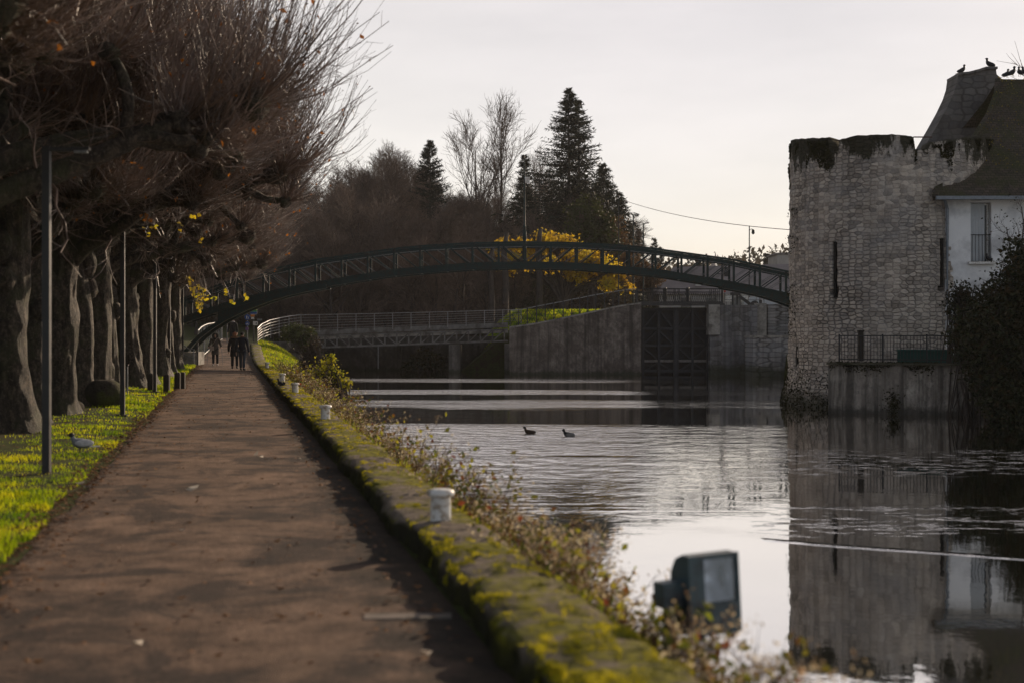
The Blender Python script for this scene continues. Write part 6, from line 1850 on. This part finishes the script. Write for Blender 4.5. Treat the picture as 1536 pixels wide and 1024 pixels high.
# ---------------------------------------------------------------- floodlight on the bank
teal = rough_mat('slate_blue_paint', (0.028, 0.055, 0.068), (0.042, 0.075, 0.09), 8, 0.5, 0.15, 0.004, c3=(0.014, 0.022, 0.028), s3=5, spec=0.5)
refl = rough_mat('reflector', (0.75, 0.76, 0.80), (0.88, 0.88, 0.92), 6, 0.35, 0.05, 0.002, metal=0.85, spec=0.5)
t = NT('floodlight_glass')
gl = t.n('BsdfGlossy'); gl.inputs['Roughness'].default_value = 0.06; gl.inputs[0].default_value = (0.8, 0.85, 0.9, 1)
tp_ = t.n('BsdfTransparent'); tp_.inputs[0].default_value = (0.92, 0.94, 0.96, 1)
fr_ = t.n('Fresnel'); fr_.inputs[0].default_value = 1.5
ms_ = t.n('MixShader'); t.l(t.math('MULTIPLY_ADD', fr_.outputs[0], 1.0, 0.05), ms_.inputs[0]); t.l(tp_.outputs[0], ms_.inputs[1]); t.l(gl.outputs[0], ms_.inputs[2])
glass_m = t.done(ms_.outputs[0])
FY = 7.45
fc = P(1070, 890, FY)
fl = empty('floodlight', fc, rad(34), 'slate blue square floodlight with a grey reflector behind glass, standing on the bank', 'floodlight')
fl.rotation_euler = (rad(-2), rad(-2), rad(24))
fl.scale = (1.1, 1.1, 1.0)
W2, H2, D = 0.135, 0.205, 0.175
shell = [(-0.0, -H2), (0.0, H2), (0.055, H2 + 0.004), (0.115, H2 - 0.02), (0.16, H2 - 0.09), (D, 0.02), (D, -0.08), (0.155, -0.15), (0.12, -H2 + 0.01), (0.06, -H2)]
mb = MB()
for x_, th_ in ((-W2, 0.008), (W2 - 0.008, 0.008)):
    mb.prism([(x_, y, z) for y, z in shell], (0, 0, 0), (th_, 0, 0))
for (y1, z1), (y2, z2) in zip(shell[1:], shell[2:] + shell[:1]):
    mb.beam((-W2 + 0.009, (y1 + y2) / 2, (z1 + z2) / 2), (W2 - 0.009, (y1 + y2) / 2, (z1 + z2) / 2), 0.006 if False else math.hypot(y2 - y1, z2 - z1) + 0.004, 0.006, up=np.cross((1, 0, 0), (0, y2 - y1, z2 - z1)))
mb.build('housing', teal, fl)
mb = MB()
gx0, gx1, gz0, gz1 = -0.055, 0.122, -0.045, 0.185
for (xa, xb, za, zb2) in ((-W2 - 0.004, gx0, -H2 - 0.004, H2 + 0.004), (gx1, W2 + 0.004, -H2 - 0.004, H2 + 0.004), (gx0, gx1, -H2 - 0.004, gz0), (gx0, gx1, gz1, H2 + 0.004)):
    mb.box(((xa + xb) / 2, -0.010, (za + zb2) / 2), (xb - xa, 0.018, zb2 - za))
mb.build('front_frame', teal, fl)
MB().box(((gx0 + gx1) / 2, -0.006, (gz0 + gz1) / 2), (gx1 - gx0, 0.004, gz1 - gz0)).build('glass', glass_m, fl)
rows = []
for q in np.linspace(-1, 1, 13):
    rows.append(np.stack([np.linspace(gx0 + 0.004, gx1 - 0.004, 7), np.full(7, 0.012 + 0.095 * (1 - q * q)) + 0.02 * np.linspace(-1, 1, 7) ** 2, np.full(7, (gz0 + gz1) / 2 + q * (gz1 - gz0) / 2)], -1))
MB().grid(np.array(rows)).box((gx0 + 0.003, 0.05, (gz0 + gz1) / 2), (0.004, 0.09, gz1 - gz0)).box((gx1 - 0.003, 0.05, (gz0 + gz1) / 2), (0.004, 0.09, gz1 - gz0)).build('reflector', refl, fl, smooth=True)
MB().lathe([(0.0, 0.0), (0.03, 0.0), (0.026, 0.022), (0.012, 0.045), (0.004, 0.062), (0, 0.064)], c=(W2, 0.09, 0.015), sides=12, axis='x').build('hinge_knob', teal, fl)
MB().box((-W2 - 0.055, 0.09, 0.01), (0.11, 0.10, 0.13)).box((-W2 - 0.06, 0.09, -0.15), (0.03, 0.06, 0.28)).build('bracket', teal, fl)
MB().box((-0.08, -0.005, -H2 - 0.012), (0.022, 0.05, 0.04)).build('clamp', teal, fl)
MB().box((0.08, -0.005, -H2 - 0.012), (0.022, 0.05, 0.04)).build('clamp', teal, fl)
MB().box((-0.08, 0.07, -0.285), (0.30, 0.16, 0.022)).build('base_plate', galv, fl)
MB().tube([(-0.08, 0.10, -0.30), (-0.08, 0.12, -1.15)], 0.025, 8).build('post', teal, fl)

# ---------------------------------------------------------------- signs at the top of the ramp
blue = rough_mat('sign_blue', (0.02, 0.07, 0.25), (0.025, 0.085, 0.29), 9, 0.5, 0)
red_ = rough_mat('sign_red', (0.30, 0.03, 0.025), (0.36, 0.04, 0.03), 9, 0.5, 0)
purp = rough_mat('sign_violet', (0.10, 0.05, 0.16), (0.13, 0.07, 0.20), 9, 0.5, 0)
yel = rough_mat('poster_yellow', (0.55, 0.42, 0.03), (0.62, 0.48, 0.04), 9, 0.7, 0)
grn_ = rough_mat('poster_green', (0.05, 0.22, 0.06), (0.07, 0.27, 0.08), 9, 0.7, 0)
ora = rough_mat('poster_orange', (0.5, 0.17, 0.03), (0.55, 0.2, 0.04), 9, 0.7, 0)
def sp_(px, py, Y, x0, z0): 
    p = P(px, py, Y); return (p[0] - x0, 0.0, p[2] - z0)
def sign_root(px, Y, label):
    x0 = (px - 768) / F * Y; z0 = gh(x0, Y)
    return empty('sign', (x0, Y, z0), 0, label, 'sign'), x0, z0
Ys = 86.0
r_, x0, z0 = sign_root(371, Ys, 'post with a large round blue sign over two smaller round ones')
top = sp_(371, 471, Ys, x0, z0)
MB().tube([(0, 0.03, -0.2), (0, 0.03, top[2])], 0.03, 6).build('post', galv, r_)
def disc(px, py, rpx, mat, ring_m=None):
    c = sp_(px, py, Ys, x0, z0); R = rpx / F * Ys
    d = MB().lathe([(0, 0), (R, 0), (R, 0.02), (0, 0.02)], c=(c[0], -0.012, c[2]), sides=20, axis='y').build('disc', mat, r_)
    return c, R, d
c, R, d = disc(371, 476, 4.2, blue)
# white walking figure with a child
MB().ball((c[0] - 0.03, -0.036, c[2] + 0.075), (0.022, 0.004, 0.022), n=6).beam((c[0] - 0.03, -0.036, c[2] + 0.05), (c[0] - 0.03, -0.036, c[2] - 0.02), 0.05, 0.006, up=(0, 1, 0)).beam((c[0] - 0.03, -0.036, c[2] - 0.02), (c[0] - 0.06, -0.036, c[2] - 0.10), 0.022, 0.006, up=(0, 1, 0)).beam((c[0] - 0.03, -0.036, c[2] - 0.02), (c[0] + 0.0, -0.036, c[2] - 0.10), 0.022, 0.006, up=(0, 1, 0)).ball((c[0] + 0.06, -0.036, c[2] + 0.02), (0.016, 0.004, 0.016), n=6).beam((c[0] + 0.06, -0.036, c[2] + 0.0), (c[0] + 0.06, -0.036, c[2] - 0.10), 0.03, 0.006, up=(0, 1, 0)).build('symbol', white_paint, d)
c, R, d = disc(371, 485.5, 3.3, blue)
mb = MB()
for sg in (-1, 1):
    mb.tube([(c[0] + 0.045 * sg + 0.032 * math.cos(q), -0.038, c[2] - 0.03 + 0.032 * math.sin(q)) for q in np.linspace(0, 6.28, 11)], 0.007, 4)
mb.tube([(c[0] - 0.045, -0.038, c[2] - 0.03), (c[0] - 0.02, -0.038, c[2] + 0.03), (c[0] + 0.03, -0.038, c[2] + 0.03), (c[0] + 0.045, -0.038, c[2] - 0.03)], 0.008, 4).tube([(c[0] + 0.02, -0.038, c[2] + 0.05), (c[0] + 0.05, -0.038, c[2] + 0.05)], 0.008, 4)
mb.build('symbol', white_paint, d)
disc(370.5, 493, 2.6, purp)
Ys = 92.0
r_, x0, z0 = sign_root(380, Ys, 'tall post with a yellow, green and blue striped board and an orange and white plate')
MB().tube([(0, 0.03, -0.2), (0, 0.03, sp_(380, 460, Ys, x0, z0)[2])], 0.03, 6).build('post', dark_metal, r_)
bd = MB().box(sp_(380.5, 467, Ys, x0, z0), (10.5 / F * Ys, 0.03, 9.5 / F * Ys)).build('board', white_paint, r_)
for py, hp, m_, dy in ((463.6, 2.6, yel, 0), (466.4, 2.8, grn_, 0), (469.6, 3.4, blue, 0)):
    c = sp_(380.5, py, Ys, x0, z0)
    MB().box((c[0], -0.019, c[2]), (10.3 / F * Ys, 0.006, hp / F * Ys)).build('stripe', m_, bd)
c = sp_(379, 473.5, Ys, x0, z0); MB().box(c, (5.5 / F * Ys, 0.025, 3.4 / F * Ys)).build('plate', ora, r_)
c = sp_(379, 477.3, Ys, x0, z0); MB().box(c, (4.5 / F * Ys, 0.025, 3.0 / F * Ys)).build('plate', white_paint, r_)
Ys = 90.0
r_, x0, z0 = sign_root(383, Ys, 'small white plate with a dark mark on a thin post beside the fence')
MB().tube([(-0.08, 0.03, -0.2), (-0.08, 0.03, sp_(383, 480, Ys, x0, z0)[2])], 0.02, 6).build('post', dark_metal, r_)
c = sp_(383, 485, Ys, x0, z0); pl_ = MB().box(c, (7 / F * Ys, 0.02, 6 / F * Ys)).build('plate', white_paint, r_)
MB().box((c[0] + 0.06, -0.014, c[2]), (0.05, 0.006, 0.12)).build('mark', black_cloth, pl_)
r_, x0, z0 = sign_root(389, 94.0, 'narrow pale plate at the start of the rail fence on the bridge')
c = sp_(389.5, 479.5, 94, x0, z0); MB().box(c, (7 / F * 94, 0.02, 3 / F * 94)).build('plate', galv, r_); MB().tube([(0, 0.03, -0.3), (0, 0.03, c[2])], 0.02, 6).build('post', dark_metal, r_)
Ys = 90.5
r_, x0, z0 = sign_root(340.5, Ys, 'weathered reddish board over a white strip, left side of the ramp')
MB().tube([(0, 0.04, -0.2), (0, 0.04, sp_(340, 468, Ys, x0, z0)[2])], 0.035, 6).build('post', galv, r_)
c = sp_(341, 474, Ys, x0, z0); MB().box(c, (9 / F * Ys, 0.03, 8 / F * Ys)).build('board', rough_mat('faded_red', (0.16, 0.08, 0.07), (0.22, 0.12, 0.10), 12, 0.8, 0), r_)
c = sp_(341, 481.5, Ys, x0, z0); MB().box(c, (12.5 / F * Ys, 0.03, 4.5 / F * Ys)).build('strip', white_paint, r_)

# galvanised railing with slanting bars climbing the left side of the ramp
r_ = empty('ramp_side_railing', (0, 0, 0), 0, 'curved galvanised railing with slanting bars at the left side of the ramp', 'railing')
ks = np.linspace(0, 1, 9)
Yk = 76.5 + 15.5 * ks
pxk = np.interp(ks, [0, 0.3, 0.6, 1.0], [297, 308, 320, 333])
tpz = np.interp(ks, [0, 0.15, 0.35, 0.6, 1.0], [496, 490, 486.5, 484.5, 483.5])
Bk = np.array([(a - 768) / F * y for a, y in zip(pxk, Yk)])
gk = np.array([gh(x, y) for x, y in zip(Bk, Yk)])
Tk = np.array([EYE - (p - 500) / F * y for p, y in zip(tpz, Yk)])
Tk = np.minimum(np.maximum(Tk, gk + 0.9), gk + 1.9)
MB().tube(np.stack([Bk, Yk, Tk], 1), 0.035, 6).build('hand_rail', galv, r_)
MB().tube(np.stack([Bk, Yk, gk + 0.16], 1), 0.03, 6).build('bottom_rail', galv, r_)
for i in range(0, 9, 2):
    MB().tube([(Bk[i], Yk[i], gk[i] - 0.1), (Bk[i], Yk[i], Tk[i])], 0.032, 6).build('post', galv, r_)
for i in range(26):
    t0, t1 = i / 26, (i + (1.0 if i % 2 else -0.6)) / 26
    f = lambda A, tt: np.interp(np.clip(tt, 0, 1), ks, A)
    MB().tube([(f(Bk, t0), f(Yk, t0), f(gk, t0) + 0.16), (f(Bk, t1), f(Yk, t1), f(Tk, t1))], 0.013, 4).build('bar', galv, r_)
MB().tube([P(296, 548, 73), P(296, 548, 73) + (0, 0, 1.2)], 0.06, 8).build('end_post', dark_metal, r_)

# ---------------------------------------------------------------- street lamps, mast, cable
for px, top, Y, lab, hd in ((950, 322, 118, 'street lamp with an extra round lantern, left of the two beyond the lock', 'round'), (965, 335, 126, 'street lamp with a plain flat arm, right of the two beyond the lock', 'flat')):
    x0 = (px - 768) / F * Y; zt_ = EYE - (top - 500) / F * Y; z0 = gh(x0, Y)
    r_ = empty('street_lamp', (x0, Y, z0), 0, lab, 'street lamp', 'street lamps beyond the lock')
    h_z = zt_ - z0
    MB().tube([(0, 0, -0.1), (0, 0, h_z * 0.5), (0, 0, h_z)], [0.085, 0.07, 0.05], 8).build('pole', green_paint, r_)
    MB().beam((0, 0, h_z - 0.03), (0.45, 0, h_z), 0.05, 0.06).build('arm', green_paint, r_)
    MB().box((0.34, 0, h_z + 0.0), (0.30, 0.16, 0.07)).build('lamp_head', dark_metal, r_)
    if hd == 'round':
        MB().ball((0.13, 0, h_z - 0.75), (0.15, 0.15, 0.12), n=8).tube([(0, 0, h_z - 0.6), (0.13, 0, h_z - 0.62)], 0.025, 5).build('lantern', dark_metal, r_)
    else:
        MB().lathe([(0.06, 0), (0.09, 0.1), (0.09, 0.5), (0.05, 0.6)], c=(0, 0, h_z - 1.4), sides=8).build('collar', green_paint, r_)
Y = 108; x0 = (928 - 768) / F * Y
r_ = empty('flag_pole', (x0, Y, gh(x0, Y)), 0, 'tall thin dark pole rising from the ramp at the edge of the yellow tree', 'pole')
MB().tube([(0, 0, -0.1), (0, 0, EYE + 205 / F * Y - gh(x0, Y))], [0.06, 0.03], 6).build('shaft', dark_metal, r_)
MB().ball((0, 0, EYE + 205 / F * Y - gh(x0, Y)), (0.06, 0.06, 0.06), n=6).build('finial', dark_metal, r_)
Y = 112; x0 = (1124 - 768) / F * Y; z0 = gh(x0, Y)
r_ = empty('camera_mast', (x0, Y, z0), 0, 'thin mast with a round camera hanging from a short arm, left of the tower', 'mast')
hz_ = EYE + 161 / F * Y - z0
MB().tube([(0, 0, -0.1), (0, 0, hz_)], [0.07, 0.04], 6).build('pole', dark_metal, r_)
MB().tube([(0, 0, hz_ - 0.35), (0.16, 0, hz_ - 0.25), (0.30, 0, hz_ - 0.3)], 0.025, 5).build('arm', dark_metal, r_)
MB().ball((0.30, 0, hz_ - 0.52), (0.13, 0.13, 0.16), n=8).lathe([(0.1, 0), (0.12, 0.12), (0.04, 0.2)], c=(0.30, 0, hz_ - 0.48), sides=10).build('camera', dark_metal, r_)
ca, cb_ = P(936, 301, 118), P(1200, 346, 72)
s = np.linspace(0, 1, 24)
tag(MB().tube(ca[None] * (1 - s[:, None]) + cb_[None] * s[:, None] - np.array([0, 0, 1])[None] * (1.1 * 4 * s * (1 - s) * 0.35)[:, None], 0.018, 4).build('overhead_cable', rough_mat('cable', (0.09, 0.03, 0.03), (0.13, 0.05, 0.05), 9, 0.8, 0)), 'thin reddish overhead cable crossing the sky from the wood to the tower', 'cable')

# ---------------------------------------------------------------- buildings and things beyond the lock
mauve = rough_mat('mauve_roof', (0.19, 0.165, 0.165), (0.26, 0.23, 0.23), 0.7, 0.9, 0.3, 0.03, c3=(0.15, 0.13, 0.13), s3=0.25, stretch=(1, 1, 2))
pale_w = rough_mat('pale_render', (0.36, 0.33, 0.31), (0.46, 0.43, 0.41), 1.2, 0.9, 0.2, 0.02)
Yb = 138.0
bl_ = empty('long_roofed_building', ((1090 - 768) / F * Yb, Yb, 3.0), 0, 'long building with a broad grey-mauve roof behind the lock', 'building')
q0 = np.array([(1090 - 768) / F * Yb, Yb, 3.0])
def B(px, py, dy=0.0): return P(px, py, Yb) - q0 + np.array([0, dy, 0])
el_, er_ = B(985, 441), B(1215, 441)
MB().box(((el_[0] + er_[0]) / 2, 5.0, el_[2] / 2 + 0.0), (er_[0] - el_[0] - 0.6, 9.0, el_[2] + 0.6)).build('wall', pale_w, bl_)
rl_, rr_ = B(1020, 397, 5.0), B(1215, 392, 5.0)
e2, e3 = el_ + (0, 10, 0), er_ + (0, 10, 0)
nU = 30
def quad(a, b, c, d):
    u = np.linspace(0, 1, nU)[None, :, None]; v = np.linspace(0, 1, 8)[:, None, None]
    return (a * (1 - u) + b * u) * (1 - v) + (d * (1 - u) + c * u) * v
MB().grid(quad(el_, er_, rr_, rl_)).grid(quad(e3, e2, rl_, rr_)).add(np.array([el_, rl_, e2]), [(0, 1, 2)]).build('roof', mauve, bl_)
for px in (1030, 1068, 1110, 1150):
    c = B(px, 448); MB().box((c[0], 0.42, c[2] - 0.5), (1.0, 0.15, 1.2)).build('window', glass_dark, bl_)
c = B(1049, 431, 0.9); MB().box((c[0], 0.75, c[2] + 0.3), (0.5, 0.5, 0.3)).build('skylight', white_paint, bl_)
MB().tube([B(1083, 400, 6.0) , B(1083, 388, 6.0)], 0.2, 8).build('chimney', pale_w, bl_)
Yb = 165.0
q0 = np.array([(1184 - 768) / F * Yb, Yb, 3.0])
bl_ = empty('white_block', tuple(q0), 0, 'plain pale flat-roofed block just left of the tower, behind the footbridge', 'building')
c0, c1 = B(1166, 382), B(1212, 450)
MB().box(((c0[0] + c1[0]) / 2, 3, c0[2] / 2 - 1), (c1[0] - c0[0], 6, c0[2] + 2)).build('wall', pale_w, bl_)
MB().box(((c0[0] + c1[0]) / 2, 3, c0[2] + 0.1), (c1[0] - c0[0] + 0.3, 6.3, 0.2)).build('roof', mauve, bl_)
# lock furniture
Yb = 96.0
def lk(px, Y=96.0):
    x = (px - 768) / F * Y; return x, gh(x, Y)
def zz(py, Y=96.0): return EYE - (py - 500) / F * Y
x0, z0 = lk(1083.5)
r_ = empty('signal_post', (x0, 96, z0), 0, 'dark signal post with a box-shaped light and a small red board beside the lock', 'signal')
MB().tube([(0, 0, -0.3), (0, 0, zz(396) - z0)], 0.09, 8).build('post', dark_metal, r_)
MB().box((0.32, 0, zz(408) - z0), (0.36, 0.3, 0.62)).box((-0.1, 0, zz(411) - z0), (0.7, 0.06, 0.06)).build('light_box', dark_metal, r_)
MB().box((0.16, -0.06, zz(436) - z0), (0.13, 0.03, 0.24)).build('red_board', red_, r_)
x0, z0 = lk(1104)
r_ = empty('winch_frame', (x0, 96, z0), 0, 'dark portal-shaped winch frame with a slanting balance beam on the lock side', 'winch')
for px in (1099, 1106):
    MB().tube([((px - 1104) / F * 96, 0, -0.3), ((px - 1104) / F * 96, 0, zz(442) - z0)], 0.07, 6).build('upright', dark_metal, r_)
MB().box((-0.05, 0, zz(441) - z0), (0.66, 0.2, 0.2)).build('head_beam', dark_metal, r_)
MB().beam((0.2, 0, zz(444) - z0), (0.95, 0.0, zz(456.5) - z0), 0.18, 0.2).build('balance_beam', dark_metal, r_)
r_ = empty('lockside_railing', (lk(1092)[0], 97.5, lk(1092)[1]), 0, 'low thin railing along the lock side between the signal post and the tower', 'railing')
mb = MB()
for py in (436, 443, 450):
    MB().tube([(0, 0, zz(py, 97.5) - lk(1092)[1]), (2.7, 0, zz(py, 97.5) - lk(1092)[1])], 0.016, 5).build('rail', dark_metal, r_)
for i in range(6):
    MB().tube([(i * 0.54, 0, -0.2), (i * 0.54, 0, zz(436, 97.5) - lk(1092)[1])], 0.02, 5).build('post', dark_metal, r_)
for px, m_, lab, w_ in ((1093, white_paint, 'white notice board standing under the footbridge beside the signal post', 0.42), (1117, white_paint, 'white panel on the lockside behind the slanting balance beam', 0.6)):
    x0, z0 = lk(px, 99)
    r_ = empty('notice_board', (x0, 99, z0), 0, lab, 'notice board')
    MB().box((0, 0, 0.75), (w_, 0.04, 0.5)).build('panel', m_, r_)
    for sg in (-1, 1):
        MB().tube([(sg * w_ * 0.4, 0.04, -0.2), (sg * w_ * 0.4, 0.04, 0.9)], 0.025, 5).build('leg', dark_metal, r_)
x0, z0 = lk(1141)
r_ = empty('striped_post', (x0, 96, z0), 0, 'dark mooring post with a pale blue and white band near the tower', 'post')
MB().lathe([(0.11, -0.3), (0.11, zz(441) - z0), (0, zz(440) - z0)], sides=10).build('post', dark_metal, r_)
MB().lathe([(0.113, zz(450) - z0), (0.113, zz(445.5) - z0)], sides=10).build('band', pale_knit, r_)
# parked car, mostly behind the wall
x0 = (1155 - 768) / F * 103; z0 = gh(x0, 103)
r_ = empty('parked_car', (x0, 103, z0), 0, 'pale parked car half hidden behind the stone wall next to the tower', 'car')
carp = rough_mat('pale_car_paint', (0.42, 0.44, 0.47), (0.46, 0.48, 0.51), 3, 0.3, 0, spec=0.6)
side = [(-2.0, 0.35), (-2.02, 0.75), (-1.7, 0.88), (-1.1, 0.95), (-0.6, 1.38), (0.75, 1.42), (1.35, 1.0), (1.95, 0.9), (2.05, 0.6), (2.0, 0.35)]
MB().prism([(a, -0.8, b) for a, b in side], (0, 0, 0), (0, 1.6, 0)).build('body', carp, r_)
MB().prism([(a, -0.812, b) for a, b in ((-0.95, 0.98), (-0.55, 1.31), (0.05, 1.34), (0.05, 0.98))], (0, 0, 0), (0, 1.624, 0)).prism([(a, -0.812, b) for a, b in ((0.13, 0.98), (0.13, 1.34), (0.70, 1.35), (1.15, 1.0))], (0, 0, 0), (0, 1.624, 0)).build('window', glass_dark, r_)
for sx_ in (-1.25, 1.25):
    for sy_ in (-0.82, 0.66):
        wh = MB().lathe([(0.2, 0), (0.32, 0.0), (0.33, 0.08), (0.32, 0.16), (0.2, 0.16)], c=(sx_, sy_, 0.33), sides=18, axis='y').build('wheel', dark_metal, r_)
# far-off wood along the horizon
rgd = np.random.RandomState(55)
n = 16000
Yd = rgd.uniform(300, 380, n); pxd = rgd.uniform(-200, 1750, n)
Xd = (pxd - 768) / F * Yd
hd = 7.0 + 4.0 * nz(np.stack([Xd, Yd * 0, Xd * 0], -1), 87, 0.06) + 1.5 * nz(np.stack([Xd, Yd, Xd * 0], -1), 88, 0.3)
C = np.stack([Xd, Yd, ground_h(Xd, Yd) + rgd.rand(n) ** 0.8 * np.clip(hd, 2, 16)], 1)
tag(MB().leaves(C, rgd.uniform(0.8, 2.0, n), rgd, 0, 0, 0.5).build('distant_wood', brush_m), kind='stuff')
# autumn haze
hm = bpy.data.materials.new('haze')
hm.use_nodes = True
hm.node_tree.nodes.clear()
ho_ = hm.node_tree.nodes.new('ShaderNodeOutputMaterial'); pv = hm.node_tree.nodes.new('ShaderNodeVolumePrincipled')
pv.inputs['Density'].default_value = 0.0002
pv.inputs['Color'].default_value = (0.97, 0.93, 0.90, 1)
hm.node_tree.links.new(pv.outputs[0], ho_.inputs['Volume'])
tag(MB().box((40, 680, 22), (2400, 1600, 60)).build('haze', hm), kind='stuff')
bpy.context.view_layer.update()
